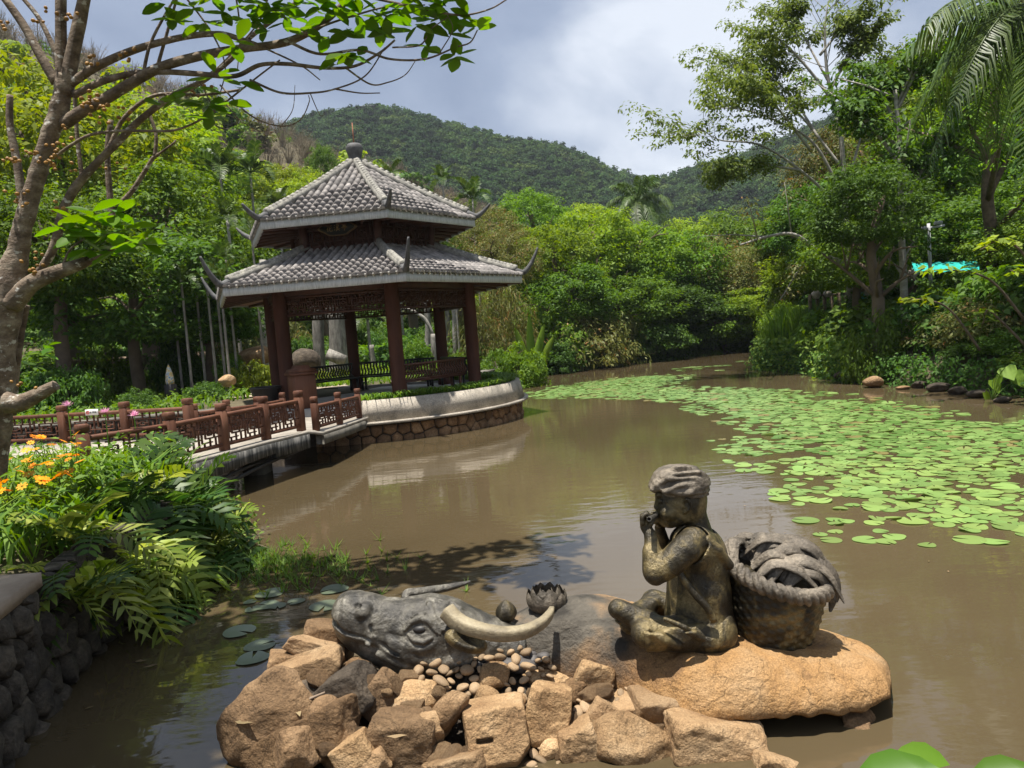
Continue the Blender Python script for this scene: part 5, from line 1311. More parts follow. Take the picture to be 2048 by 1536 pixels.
# small broken stones filling the pile
chip = [make_mesh('broken_stone', *rock_mesh(700 + s, (1, .8, .62), 9, .05, .10, 1 if s % 2 else 0, 16), (T, T, B_, T, B_, T)[s], True) for s in range(6)]
r = np.random.default_rng(77)
for k in range(64):
    u, v = r.uniform(560, 1350), r.uniform(1362, 1530)
    if u > 1050 and v < 1380 or u < 640 and v < 1440: continue
    s_ = r.uniform(15, 30) / F_PX * (yv(v) + .1); inst('broken_stone', chip[r.integers(6)], None, sheet(u, v) + np.array([0, -.03, .035]), (r.uniform(-.6, .6), r.uniform(-.6, .6), r.uniform(0, 6.3)), (s_, s_ * r.uniform(.7, 1.1), s_ * r.uniform(.7, 1.1)), label='fist-sized broken tan stone wedged between the bigger ones', cat='stone', group='small broken stones of the pile')
# pebbles
peb = []
for s in range(7):
    r = np.random.default_rng(90 + s); a_, b__, c__ = r.uniform(.8, 1.1), r.uniform(.55, .8), r.uniform(.4, .6)
    Vp, Fp = rock_mesh(900 + s, (a_, b__, c__), 5, .5, .03, 0, 9); peb.append(make_mesh('pebble', Vp, Fp, MT['pebble'], True))
pebd = [make_mesh('pebble', *rock_mesh(950 + s, (1, .72, .5), 5, .5, .03, 0, 9), MT['pebble_shade'], True) for s in range(3)]
r = np.random.default_rng(12)
PT = [(780, 1335, 330, 30), (890, 1370, 120, 60), (870, 1400, 110, 70), (940, 1345, 190, 60), (1000, 1320, 130, 40), (1060, 1345, 90, 50), (830, 1440, 70, 50), (1050, 1400, 90, 60), (1180, 1480, 60, 70), (1200, 1410, 90, 60), (1250, 1455, 60, 50), (1230, 1385, 120, 40), (1080, 1480, 40, 80), (1120, 1530, 140, 30)]
n_p = 0; spots = []
for (u0, v0, du, dv), cnt in zip(PT, (0, 26, 26, 34, 22, 16, 12, 18, 14, 18, 12, 12, 10, 8)):
    for _ in range(cnt):
        for tr in range(12):
            u, v = u0 + r.uniform(-.5, .5) * du, v0 + r.uniform(-.5, .5) * dv; s_ = r.uniform(9, 19) * (1 if r.random() > .15 else 1.4)
            if all(math.hypot(u - a_, (v - b__) * 1.3) > (s_ + c__) * .62 for a_, b__, c__ in spots): break
        else: continue
        spots.append((u, v, s_)); k = F_PX / (yv(v) + .12); sc_ = s_ / k / 1.0
        p = sheet(u, v) + np.array([0, -.02, .022])
        o = inst('pebble', peb[r.integers(7)], None, p, (r.uniform(-.5, .3), r.uniform(-.5, .5), r.uniform(0, 6.3)), (sc_, sc_, sc_), label='small rounded tan pebble lying loose between the piled stones', cat='pebble', group='tan pebbles on the rock pile'); n_p += 1
for _ in range(34):  # strip under the horn: its cast shadow is put into the pebble colour
    u, v = r.uniform(955, 1095), r.uniform(1312, 1340); s_ = r.uniform(9, 18); k = F_PX / 3.95; sc_ = s_ / k
    inst('pebble', pebd[r.integers(3)], None, at(u, v - 4, yv(v) + .02) + np.array([0, 0, .01]), (r.uniform(-.4, .4), r.uniform(-.4, .4), r.uniform(0, 6.3)), (sc_, sc_, sc_), label='smooth pebble in the strip below the pale horn, coloured dark as its shadow', cat='pebble', group='dark pebbles under the horn')
o = inst('pebble', pebd[0], None, at(1030, 1330, 3.80), (-.1, .1, 0), (.125, .09, .09), label='largest shadow-coloured stone, flat-topped, among the dark pebbles', cat='pebble')
for _ in range(26):
    u, v = r.uniform(1000, 1075), r.uniform(1296, 1318); s_ = r.uniform(6, 13); sc_ = s_ / F_PX * 4.0
    inst('pebble', peb[r.integers(7)], None, at(u, v, 3.90), (r.uniform(-.4, .4), r.uniform(-.4, .4), r.uniform(0, 6.3)), (sc_, sc_, sc_), label='pale pebble in the small heap behind the dark pebbles', cat='pebble', group='pale pebbles against the buffalo\'s neck')
# driftwood stick
b = MB(); b.tube(spline([at(562, 1415, 3.52), at(605, 1403, 3.50), at(650, 1385, 3.54)], 10), np.linspace(.010, .006, 10), 6); b.build('driftwood_stick', MT['twig'], label='bleached stick poking out under the plank-like slab', cat='stick')
# dead leaves on the stones
lm = MB(); lm.raw([(0, 0, 0), (.5, .25, .12), (1, .22, .05), (1.6, 0, .2), (1, -.22, .1), (.5, -.25, .05)], [(0, 1, 2, 3), (0, 3, 4, 5)])
dead = make_mesh('fallen_leaf', np.concatenate(lm.V), lm.F, MT['lf_dry'])
for u, v, y, s_, lb in ((470, 1443, 3.42, .07, 'curled dry leaf on the biggest brown boulder'), (815, 1470, 3.24, .06, 'pale dead leaf on the dark block with the sunlit top'), (890, 1368, 3.66, .05, 'reddish dry leaf scrap among the middle pebbles'), (1352, 1440, 3.36, .06, 'orange dry leaf stuck beside the squared pale stone'), (600, 1433, 3.42, .05, 'brown leaf wedged under the dark wedge stone')):
    inst('fallen_leaf', dead, None, at(u, v, y), (r.uniform(-.3, .3), r.uniform(-.3, .3), r.uniform(0, 6)), (s_, s_, s_), label=lb, cat='leaf')
# ================================================================= plant building blocks
def leaf_quads(C, Nn, D, L_, W_):
    """diamond leaves: centres, normals, directions, lengths, widths -> arrays"""
    D = D - Nn * (D * Nn).sum(1)[:, None]; D /= np.linalg.norm(D, axis=1)[:, None] + 1e-9; S = np.cross(Nn, D)
    L_ = np.broadcast_to(L_, (len(C),))[:, None]; W_ = np.broadcast_to(W_, (len(C),))[:, None]
    V = np.stack([C - D * L_ * .5, C + S * W_ * .5 - D * L_ * .06 + Nn * W_ * .12, C + D * L_ * .5 - Nn * L_ * .10, C - S * W_ * .5 - D * L_ * .06 + Nn * W_ * .12], 1)
    return V.reshape(-1, 3), np.arange(len(C) * 4).reshape(-1, 4)
def rand_unit(r, n):
    v = r.normal(size=(n, 3)); return v / np.linalg.norm(v, axis=1)[:, None]
def clump_leaves(r, centers, rad, per, size, flat=.55, up=.8, asp=.5, droop=0.0):
    """leaves round clump centres: crowded on the clump's outer skin"""
    n = len(centers); C = np.repeat(centers, per, 0); rr = np.repeat(np.broadcast_to(rad, (n,)), per)[:, None]
    o = rand_unit(r, n * per); o[:, 2] *= flat; q = r.random((n * per, 1)) ** .45
    Pq = C + o * rr * q
    Nn = o * .7 + np.array([0, 0, up]) + rand_unit(r, n * per) * .55; Nn /= np.linalg.norm(Nn, axis=1)[:, None]
    D = o + rand_unit(r, n * per) * .7 - np.array([0, 0, droop]); s = size * r.uniform(.65, 1.3, n * per)
    return leaf_quads(Pq, Nn, D, s, s * asp)
def crown_mesh(name, seed, rx, rz, n_cl, per, leaf, mtl, cl=.24, shape='round', asp=.5, droop=0.1, flat=.6):
    """unit-free crown: clump centres over an uneven ellipsoid shell (radius rx, half height rz), base at z=0"""
    r = np.random.default_rng(seed); o = rand_unit(r, n_cl); q = r.uniform(.45, 1.0, n_cl) ** .6
    if shape == 'bush': o[:, 2] = np.abs(o[:, 2]) * 1.0
    lump = 1 + .28 * fbm(o * 1.6 + seed, 2, seed % 5)
    c = o * (q * lump)[:, None] * np.array([rx, rx, rz])
    if shape == 'round': c[:, 2] = np.where(c[:, 2] < -rz * .55, -rz * .55 + .2 * (c[:, 2] + rz * .55), c[:, 2]) + rz * .7
    if shape == 'umbrella': c[:, 2] = np.abs(c[:, 2]) * .9 + .15 * rz
    V, Fq = clump_leaves(r, c, rx * cl * r.uniform(.7, 1.35, n_cl), per, leaf, flat, .7, asp, droop)
    return make_mesh(name, V, Fq, mtl)
def limb_mesh(name, seed, h, r0, n, spread, mtl, zc=.5, rz=None, fork=.35, lean=0.0):
    """trunk with limbs reaching into the crown; base at z=0"""
    r = np.random.default_rng(seed); b = MB()
    top = np.array([lean, r.uniform(-.1, .1) * h * .3, h]); P0 = spline([np.zeros(3) - (0, 0, .4), top * .35 + np.append(r.normal(0, .03 * h, 2), 0), top * .7 + np.append(r.normal(0, .04 * h, 2), 0), top], 9)
    b.tube(P0, np.linspace(r0, r0 * .35, 9), 8)
    for i in range(n):
        k = r.uniform(fork, .95); s = P0[int(k * 8)]; a_ = i * 2.4 + r.uniform(-.4, .4); ln = spread * r.uniform(.55, 1.05)
        e = s + np.array([math.cos(a_) * ln, math.sin(a_) * ln, ln * r.uniform(.25, .9)])
        m_ = (s + e) / 2 + np.array([0, 0, .12 * ln]) + r.normal(0, .06 * ln, 3)
        b.tube(spline([s, m_, e], 7), np.linspace(r0 * .42 * (1 - .5 * k), r0 * .07, 7), 6)
        for j in range(2):
            e2 = m_ + (e - m_) * .5 + r.normal(0, .32 * ln, 3) + np.array([0, 0, .15 * ln]); b.tube([m_, (m_ + e2) / 2 + (0, 0, .05 * ln), e2], [r0 * .14, r0 * .1, r0 * .04], 5)
    return make_mesh(name, np.concatenate(b.V), b.F, mtl, True)


# ---- foliage stock shared by the copies
CR = {}
def crown(kind, i=0):
    key = (kind, i)
    if key in CR: return CR[key]
    s = hash(kind) % 1 + sum(map(ord, kind)) + 17 * i
    if kind == 'dense_dark': m_ = crown_mesh('crown', s, 1, .8, 220, 74, .062, MT['lf_dark'], .21)
    elif kind == 'dense_mid': m_ = crown_mesh('crown', s, 1, .8, 220, 74, .062, MT['lf_mid'], .21)
    elif kind == 'bright': m_ = crown_mesh('crown', s, 1, .8, 210, 74, .062, MT['lf_bright'], .21)
    elif kind == 'yellow': m_ = crown_mesh('crown', s, 1, .7, 200, 74, .060, MT['lf_yellow'], .20)
    elif kind == 'olive': m_ = crown_mesh('crown', s, 1, .85, 200, 76, .050, MT['lf_olive'], .21, droop=.5)
    elif kind == 'bush_mid': m_ = crown_mesh('foliage', s, 1, .9, 120, 62, .088, MT['lf_mid'], .23, 'bush')
    elif kind == 'bush_dark': m_ = crown_mesh('foliage', s, 1, .9, 120, 62, .088, MT['lf_dark'], .23, 'bush')
    elif kind == 'bush_bright': m_ = crown_mesh('foliage', s, 1, .9, 120, 62, .088, MT['lf_bright'], .23, 'bush')
    elif kind == 'bush_yellow': m_ = crown_mesh('foliage', s, 1, .8, 80, 48, .12, MT['lf_yellow'], .25, 'bush')
    elif kind == 'bush_olive': m_ = crown_mesh('foliage', s, 1, .9, 90, 46, .10, MT['lf_olive'], .27, 'bush', .35, .5)
    elif kind == 'wisp': m_ = crown_mesh('foliage', s, 1, 1.1, 90, 60, .15, MT['lf_olive'], .34, 'bush', .13, 1.2, 1.0)
    CR[key] = m_; return m_
TR = {}
def trunk(i, mtl):
    if (i, mtl) not in TR: TR[(i, mtl)] = limb_mesh('trunk', 40 + i, 1.0, .045, 7, .34, MT[mtl], lean=(-.1, .08, .12)[i % 3])
    return TR[(i, mtl)]


def tree(name, x, y, r_, top, kind, label, group=None, i=0, mtl='bark_brown', hz=None, cat='tree', z=None, low=.30):
    """tree standing at (x, y): crown radius r_, highest leaves at world height top"""
    zg = float(land(x, y)) if z is None else z; H = top - zg
    t = thing(name, (x, y, zg - .05), label, cat, group)
    hz = hz or min(r_ * .95, H * .45)
    inst('trunk', trunk(i, mtl), t, (0, 0, 0), (0, 0, i * 2.1 + x), (H * .80, H * .80, H * .80))
    inst('crown', crown(kind, i % 3), t, (0, 0, H - hz * 1.55), (0, 0, i * 1.7 + y), (r_, r_, hz))
    return t
def bush(name, x, y, r_, h_, kind, label, group=None, i=0, cat='shrub', z=None):
    zg = float(land(x, y)) if z is None else z
    t = thing(name, (x, y, zg - .05), label, cat, group)
    inst('foliage', crown(kind, i % 3), t, (0, 0, 0), (0, 0, i * 1.3 + x), (r_, r_, h_))
    st = trunk(i % 3, 'bark_brown'); inst('stem', st, t, (0, 0, -.1), (0, 0, i), (h_ * .7, h_ * .7, h_ * .8))
    return t


# palms
def frond_geo(L_, leaf, n, droop, w, lift, seed=0, vshape=.35, hang=.3, taper=.5):
    """a feather leaf along +x from the origin: rachis and leaflets"""
    r = np.random.default_rng(seed); t_ = np.linspace(0, 1, 14)
    P_ = np.stack([L_ * (t_ * math.cos(lift) - .12 * droop * t_ ** 3), .04 * L_ * np.sin(t_ * 3 + seed), L_ * (t_ * math.sin(lift) - droop * t_ ** 2.2)], -1)
    b = MB(); b.tube(P_, np.linspace(.018, .004, 14) * L_ * .8, 5); Vr, Fr = np.concatenate(b.V), b.F
    T = np.gradient(P_, axis=0); q = np.linspace(.14, .99, n); VV = [Vr]; k0 = len(Vr); FF = list(Fr)
    for s in (-1, 1):
        for t0 in q:
            p = np.array([np.interp(t0, t_, P_[:, j]) for j in range(3)]); d = np.array([np.interp(t0, t_, T[:, j]) for j in range(3)]); d /= np.linalg.norm(d)
            sd = np.array([-d[1], d[0], 0.0]); sd /= np.linalg.norm(sd) + 1e-9; up = np.cross(d, sd); up = up if up[2] > 0 else -up
            l_ = leaf * (math.sin(math.pi * (t0 * .72 + .2)) ** .8) * r.uniform(.85, 1.1)
            o = sd * s * .8 + d * .55 + up * vshape + r.normal(0, .07, 3); o /= np.linalg.norm(o)
            m_ = p + o * l_ * .55; e = p + o * l_ - np.array([0, 0, hang * l_]) ; wv = d * w * .5
            VV.append([p - wv * .4, p + wv * .4, m_ + wv, e, m_ - wv]); FF.append((k0, k0 + 1, k0 + 2, k0 + 4)); FF.append((k0 + 4, k0 + 2, k0 + 3)); k0 += 5
    return np.concatenate([np.asarray(v, float) for v in VV]), FF
FR = {}
def frond(kind, i):
    if (kind, i) in FR: return FR[(kind, i)]
    if kind == 'areca': g = frond_geo(1, .30, 24, [.25, .5, .75][i], .045, [1.05, .75, .45][i], i, .45, .25)
    elif kind == 'coco': g = frond_geo(1, .22, 44, [.40, .75, .95][i], .020, [.95, .55, .15][i], i, .1, .55)
    elif kind == 'cocohang': g = frond_geo(1, .26, 56, [.55, .85, 1.05][i], .017, [.45, .2, -.1][i], i + 5, -.15, .85)
    m_ = make_mesh('frond', *g, MT['lf_palm']); FR[(kind, i)] = m_; return m_
def palm(name, x, y, top, fl, n, kind, label, group=None, tr=.09, z=None, rot=0.0, lean=(0, 0), seed=0, bark='bark_pale'):
    zg = float(land(x, y)) if z is None else z; H = top - zg
    t = thing(name, (x, y, zg), label, 'palm', group); r = np.random.default_rng(seed + 5)
    b = MB(); Pt = spline([(x, y, zg - .3), (x + lean[0] * .4, y + lean[1] * .4, zg + H * .5), (x + lean[0], y + lean[1], top)], 12); b.tube(Pt, np.linspace(tr, tr * .75, 12), 9); b.build('trunk', MT[bark], t, smooth=True)
    for i in range(n):
        a_ = rot + i * 2.39996; k = min(2, int(3 * i / n)); s_ = fl * r.uniform(.85, 1.1)
        inst('frond', frond(kind, k), t, (lean[0], lean[1], H), (r.uniform(-.2, .2), 0, a_), (s_, s_, s_))
    return t
# ================================================================= trees and shrubs, one by one
def gx_(u, v, y): p = at(u, v, y); return float(p[0])
def tr_(name, u, vtop, y, rpx, kind, label, group=None, i=0, **k):
    p = at(u, vtop, y); return tree(name, float(p[0]), y, rpx * y / F_PX, float(p[2]), kind, label, group, i, **k)
def bs_(name, u, vtop, y, rpx, kind, label, group=None, i=0, **k):
    p = at(u, vtop, y); zg = float(land(p[0], y)) if k.get('z') is None else k['z']; return bush(name, float(p[0]), y, rpx * y / F_PX, max(.35, (float(p[2]) - zg) / 1.15), kind, label, group, i, **k)
GL = 'trees on the slope beyond the bridge'
tr_('shade_tree', 250, 400, 23.0, 215, 'dense_dark', 'spreading dark tree overhanging the stone wall, with drooping sprays', GL, 0)
tr_('shade_tree', 90, 330, 20.5, 170, 'dense_mid', 'bushy tree showing through the fork of the fig tree', GL, 1)
tr_('shade_tree', 395, 500, 24.5, 120, 'dense_dark', 'dark leaning tree beside the painted ornament on its plinth', GL, 2)
tr_('shade_tree', 420, 420, 29.0, 120, 'dense_mid', 'leafy tree filling the gap left of the pavilion\'s upper roof', GL, 0)
tr_('shade_tree', 300, 300, 30.0, 170, 'dense_mid', 'taller tree rising above the spreading dark one', GL, 1)
tr_('light_tree', 70, 60, 32.0, 260, 'yellow', 'tall sunlit yellow-green tree behind the fig trunk, at the top corner', GL, 1)
tr_('light_tree', 230, 150, 36.0, 190, 'bright', 'bright green tree on the hillside behind the fig branches', GL, 2)
tr_('light_tree', 10, 380, 28.0, 180, 'bright', 'bright leafy tree at the picture\'s edge behind the fig trunk', GL, 0)
tr_('light_tree', 370, 270, 44.0, 130, 'dense_mid', 'round green tree below the bare brushy ridge', GL, 2)
tr_('slope_tree', 560, 300, 47.0, 90, 'yellow', 'yellow-green tree just left of the pavilion\'s finial', GL, 0)
tr_('slope_tree', 490, 380, 40.0, 85, 'bright', 'bright tree under the palm pair', GL, 1)
tr_('slope_tree', 620, 320, 44.0, 75, 'yellow', 'lime-coloured tree crown between the palms and the finial', GL, 2)
tr_('slope_tree', 640, 272, 52.0, 36, 'dense_dark', 'narrow dark tree wrapped in creeper near the finial', GL, 0, hz=2.6)
tr_('slope_tree', 810, 360, 48.0, 60, 'yellow', 'small yellowish tree right of the finial', GL, 1)
tr_('slope_tree', 700, 370, 42.0, 90, 'bright', 'green tree hidden behind the upper roof', GL, 2)
GB = 'trees lining the far bank between the pavilion and the river bend'
tr_('bank_tree', 1055, 365, 44.0, 75, 'dense_mid', 'round dark-topped tree standing above the far bank, left of the coconut palm', GB, 0)
tr_('bank_tree', 980, 410, 38.0, 70, 'olive', 'olive tree behind the right tip of the upper roof', GB, 1)
tr_('bank_tree', 1000, 450, 33.0, 75, 'olive', 'feathery yellowing tree right beside the pavilion eaves', GB, 2)
tr_('bank_tree', 1090, 425, 38.5, 110, 'bright', 'sunny green tree over the hanging vines', GB, 0)
tr_('bank_tree', 1170, 400, 41.0, 110, 'bright', 'bright tree in the middle of the far bank', GB, 1)
tr_('bank_tree', 1260, 425, 42.0, 105, 'bright', 'light green tree below the coconut palm', GB, 2)
tr_('bank_tree', 1340, 440, 43.0, 100, 'dense_mid', 'leafy tree to the lower right of the coconut palm', GB, 0)
tr_('bank_tree', 1130, 510, 36.5, 105, 'dense_mid', 'vine-covered tree leaning over the water', GB, 1)
tr_('bank_tree', 1240, 530, 38.5, 110, 'dense_mid', 'broad tree with a dark hollow beneath, above the river', GB, 2)
tr_('bank_tree', 1330, 545, 41.0, 110, 'dense_dark', 'dark tree at the river bend', GB, 0)
tr_('bank_tree', 1420, 470, 44.0, 120, 'olive', 'autumn-tinged tree left of the tall open tree', GB, 1)
tr_('bank_tree', 1440, 560, 42.0, 95, 'dense_mid', 'green tree filling the river bend', GB, 2)
tr_('bank_tree', 1500, 500, 44.0, 110, 'olive', 'thin olive tree over the river mouth', GB, 2)
tr_('bank_tree', 1540, 560, 40.0, 90, 'bright', 'fresh green tree where the river disappears', GB, 0)
tr_('bank_tree', 1470, 400, 58.0, 110, 'dense_mid', 'farther tree behind the autumn-tinged one', GB, 1)
tr_('bank_tree', 1360, 420, 60.0, 90, 'bright', 'farther light tree right of the coconut palm', GB, 2)
tr_('bank_tree', 1180, 385, 62.0, 80, 'yellow', 'farther yellow-green tree left of the coconut palm', GB, 0)
tr_('bank_tree', 900, 400, 46.0, 75, 'bright', 'bright tree behind the ridge of the upper roof', GB, 1)
tr_('bank_tree', 1800, 210, 31.0, 170, 'dense_mid', 'tall leafy tree right behind the airy tree', 'trees of the right bank', 2)
tr_('bank_tree', 1890, 130, 33.0, 150, 'bright', 'highest leafy tree on the right, beside the hanging palm leaves', 'trees of the right bank', 0)
tr_('bank_tree', 1700, 390, 23.4, 120, 'dense_mid', 'mid green tree in the gap under the airy tree', 'trees of the right bank', 1)
tr_('bank_tree', 1640, 480, 31.0, 110, 'bright', 'light green tree below the airy tree, above the balustrade', 'trees of the right bank', 2)
tr_('bank_tree', 2075, 400, 19.5, 120, 'dense_mid', 'leafy tree over the teal sheet at the right edge', 'trees of the right bank', 1)
tr_('bank_tree', 1690, 230, 32.0, 120, 'olive', 'loose olive tree filling the view beneath the airy tree\'s top', 'trees of the right bank', 0)
tr_('bank_tree', 1600, 370, 33.0, 100, 'dense_mid', 'green tree under the airy tree\'s longest limbs', 'trees of the right bank', 1)
tr_('bank_tree', 1830, 60, 36.0, 130, 'dense_mid', 'tall tree whose top shows between the airy tree and the hanging palm leaves', 'trees of the right bank', 2)
# shrubs under them, along the waterline
GS = 'shrubs along the far waterline'
for j, (u, v, y, r_, kd, lb) in enumerate([
    (1030, 660, 27.0, 60, 'bush_bright', 'round clipped bush on the low wall just right of the platform'), (985, 680, 25.0, 40, 'bush_mid', 'green bush behind the right-hand column'),
    (1000, 560, 30.0, 70, 'wisp', 'pale wispy grass-like shrub hanging beside the eaves'), (955, 600, 28.0, 60, 'wisp', 'pale wispy shrub half hidden behind the column'),
    (1100, 670, 33.5, 60, 'bush_dark', 'dark bush over the end of the low wall'), (1090, 560, 35.0, 85, 'bush_mid', 'green thicket draped over the bank behind the clipped bush'),
    (1160, 600, 35.5, 95, 'bush_olive', 'brownish tangle of hanging vines reaching the water'), (1215, 590, 36.5, 70, 'bush_olive', 'rounded vine mound with yellow leaves overhanging the river'),
    (1290, 620, 38.5, 85, 'bush_dark', 'dark shrub in the shade beside the leaning trunk'), (1370, 640, 41.0, 75, 'bush_dark', 'black-green shrub under the river bend trees'),
    (1440, 650, 43.5, 65, 'bush_mid', 'bush dipping its leaves into the river'), (1410, 690, 40.5, 45, 'bush_mid', 'small sunlit bush at the bend with leaves near the water'),
    (1330, 690, 39.2, 45, 'bush_olive', 'low brownish bush on the waterline'), (1500, 650, 47.0, 70, 'bush_dark', 'shaded bush at the river mouth'), (1180, 690, 35.6, 55, 'bush_olive', 'low tangle of stems right at the water'),
    (1250, 690, 37.4, 55, 'bush_olive', 'dull bush hugging the waterline below the vine mound')]):
    bs_('shrub', u, v, y, r_, kd, lb, GS, j)
# right bank
GR = 'shrubs on the right bank'
tr_('bank_tree', 1730, 300, 19.6, 118, 'dense_dark', 'big dark tree in the middle of the right bank', 'trees of the right bank', 0)
tr_('bank_tree', 1660, 330, 30.0, 130, 'dense_dark', 'dark tree behind the wooden balustrade', 'trees of the right bank', 1)
tr_('bank_tree', 1930, 200, 30.0, 200, 'dense_mid', 'tree behind the hanging palm leaves', 'trees of the right bank', 2)
tr_('bank_tree', 2040, 330, 24.0, 190, 'dense_dark', 'dark tree at the right edge', 'trees of the right bank', 0)
tr_('bank_tree', 1590, 430, 34.0, 110, 'olive', 'olive tree with an arching bare limb', 'trees of the right bank', 1)
tr_('bank_tree', 1850, 350, 34.0, 160, 'dense_mid', 'tree behind the lamp pole', 'trees of the right bank', 1)
for j, (u, v, y, r_, kd, lb) in enumerate([
    (1600, 520, 32.0, 70, 'bush_bright', 'bright bush beside the wooden balustrade'), (1570, 580, 29.0, 60, 'bush_bright', 'fresh green bush above the tall grass'), (1710, 670, 22.5, 70, 'bush_dark', 'dark thicket below the balustrade'),
    (1745, 575, 19.3, 62, 'bush_mid', 'leafy bush hiding the dark tree\'s trunk above the round boulder'), (1800, 640, 20.3, 90, 'bush_mid', 'ivy-like thicket above the two boulders'), (1900, 600, 18.6, 100, 'bush_olive', 'tangled thicket with dry stems'), (1990, 560, 17.0, 110, 'bush_olive', 'dry twiggy bush on top of the right bank'),
    (2040, 640, 15.6, 85, 'bush_mid', 'thick bush at the right edge above the water'), (1850, 700, 19.4, 60, 'bush_dark', 'dark low bush over the waterline stones'), (1960, 690, 16.6, 70, 'bush_dark', 'dark bush with heart-shaped leaves in front'),
    (2070, 700, 14.9, 70, 'bush_mid', 'leafy bush dipping over the water at the edge'), (1630, 690, 24.6, 60, 'bush_mid', 'green creeper mound at the point of the right bank'), (1660, 655, 25.0, 50, 'bush_mid', 'mid green bush under the balustrade'),
    (1760, 560, 24.0, 70, 'bush_dark', 'shady bush behind the straight trunk'), (1930, 535, 21.5, 70, 'bush_bright', 'bright bush in front of the teal sheet'), (1830, 590, 21.0, 60, 'bush_bright', 'sunlit bush at the foot of the lamp pole')]):
    bs_('shrub', u, v, y, r_, kd, lb, GR, j)
# garden around and behind the pavilion
GG = 'garden shrubs behind the pavilion'
for j, (u, v, y, r_, kd, lb) in enumerate([
    (650, 712, 24.0, 45, 'bush_yellow', 'yellow-green bush behind the black bench on the cabinet side'), (735, 715, 25.0, 45, 'bush_bright', 'bright low hedge-like bush between the middle columns'), (825, 655, 26.5, 45, 'bush_mid', 'green bush seen between the front and rear right columns'),
    (905, 690, 26.0, 35, 'bush_mid', 'bush between the two right columns'), (500, 690, 22.0, 45, 'bush_yellow', 'golden shrub left of the pavilion columns'), (410, 745, 20.0, 45, 'bush_dark', 'dark clipped bush near the creek wall'),
    (270, 765, 18.6, 45, 'bush_dark', 'thin-stemmed dark shrub by the path'), (455, 690, 23.0, 40, 'bush_mid', 'soft green shrub among the slender trunks'), (600, 640, 29.0, 50, 'bush_dark', 'dark shrub with reddish leaves behind the stump'),
    (780, 640, 31.0, 60, 'bush_dark', 'dark shrub behind the middle column'), (720, 610, 34.0, 80, 'bush_dark', 'shadowy thicket behind the stumps'), (880, 600, 33.0, 70, 'bush_dark', 'shadowy thicket behind the right columns'),
    (470, 640, 28.0, 80, 'bush_olive', 'twiggy shrub with red flowers left of the columns'), (350, 640, 25.0, 60, 'bush_dark', 'dark shrub above the stone wall'), (120, 690, 19.0, 70, 'bush_dark', 'dark bush behind the far path railing'),
    (200, 640, 24.0, 80, 'bush_mid', 'drooping pale-leaved shrub over the path'), (560, 600, 33.0, 60, 'bush_olive', 'olive shrub showing under the lower roof')]):
    bs_('shrub', u, v, y, r_, kd, lb, GG, j)
# palms
GP = 'feather palms on the slope'
for j, (u, v, y, fl, n, lb) in enumerate([(440, 345, 33, 1.9, 12, 'large feather palm left of the pavilion\'s upper roof'), (500, 345, 36, 1.8, 11, 'second feather palm close to the upper roof tip'), (555, 412, 34, 1.4, 10, 'small palm peeping over the upper eave'),
                                          (885, 362, 42, 1.3, 10, 'palm poking up behind the right roof slope'), (945, 398, 40, 1.6, 11, 'palm above the right eave tip'), (780, 352, 44, 1.3, 9, 'little palm right of the finial'), (735, 640, 27, 1.1, 9, 'young palm seen between the columns'), (455, 440, 27, 1.2, 9, 'low palm in front of the leafy tree')]):
    p = at(u, v, y); palm('feather_palm', float(p[0]), y, float(p[2]), fl, n, 'areca', lb, GP, .07, rot=j * .7, seed=j)
p = at(1272, 405, 56); palm('coconut_palm', float(p[0]), 56, float(p[2]), 3.6, 22, 'coco', 'coconut palm standing out against the mountain', None, .16, seed=3, rot=.5)
p = at(2075, 25, 15.0); palm('coconut_palm', float(p[0]) + 1.2, 15.0, float(p[2]), 3.0, 17, 'cocohang', 'palm with long hanging leaves in the upper right corner', None, .17, seed=8, rot=3.3, bark='bark_brown', lean=(-1.2, 0))
# slender pale trunks left of the pavilion
GT = 'slender pale-trunked palms in the garden'
SLB = ['first slender palm trunk beside the painted ornament', 'slender palm trunk between the ornament and the clipped bush', 'thin palm trunk, third from the ornament', 'thin pale trunk close behind another, left of the golden shrub', 'shorter slender trunk in the middle of the palm row', 'last slender trunk of the row before the golden shrub', 'slender trunk standing alone just left of the pavilion columns', 'slender trunk right behind the dark leaning tree', 'slender trunk seen between the two right-hand columns', 'thin trunk beside the rear right column', 'thin trunk close to the outer right column']
for j, (u, y, vt) in enumerate([(362, 21.5, 560), (388, 22.5, 540), (412, 21.8, 555), (428, 22.2, 530), (440, 21.4, 560), (452, 22.8, 520), (503, 23.5, 470), (340, 23.0, 540), (905, 27.5, 520), (880, 29, 540), (925, 29.5, 540)]):
    p = at(u, vt, y); palm('slender_palm', float(p[0]), y, float(p[2]), .9, 7, 'areca', SLB[j], GT, .042, rot=j, seed=j + 20, bark='bark_grey')
MT['lf_open'] = leafmat('airy_tree_leaf', (0.07, 0.12, 0.022), (0.19, 0.25, 0.055), 0.4)
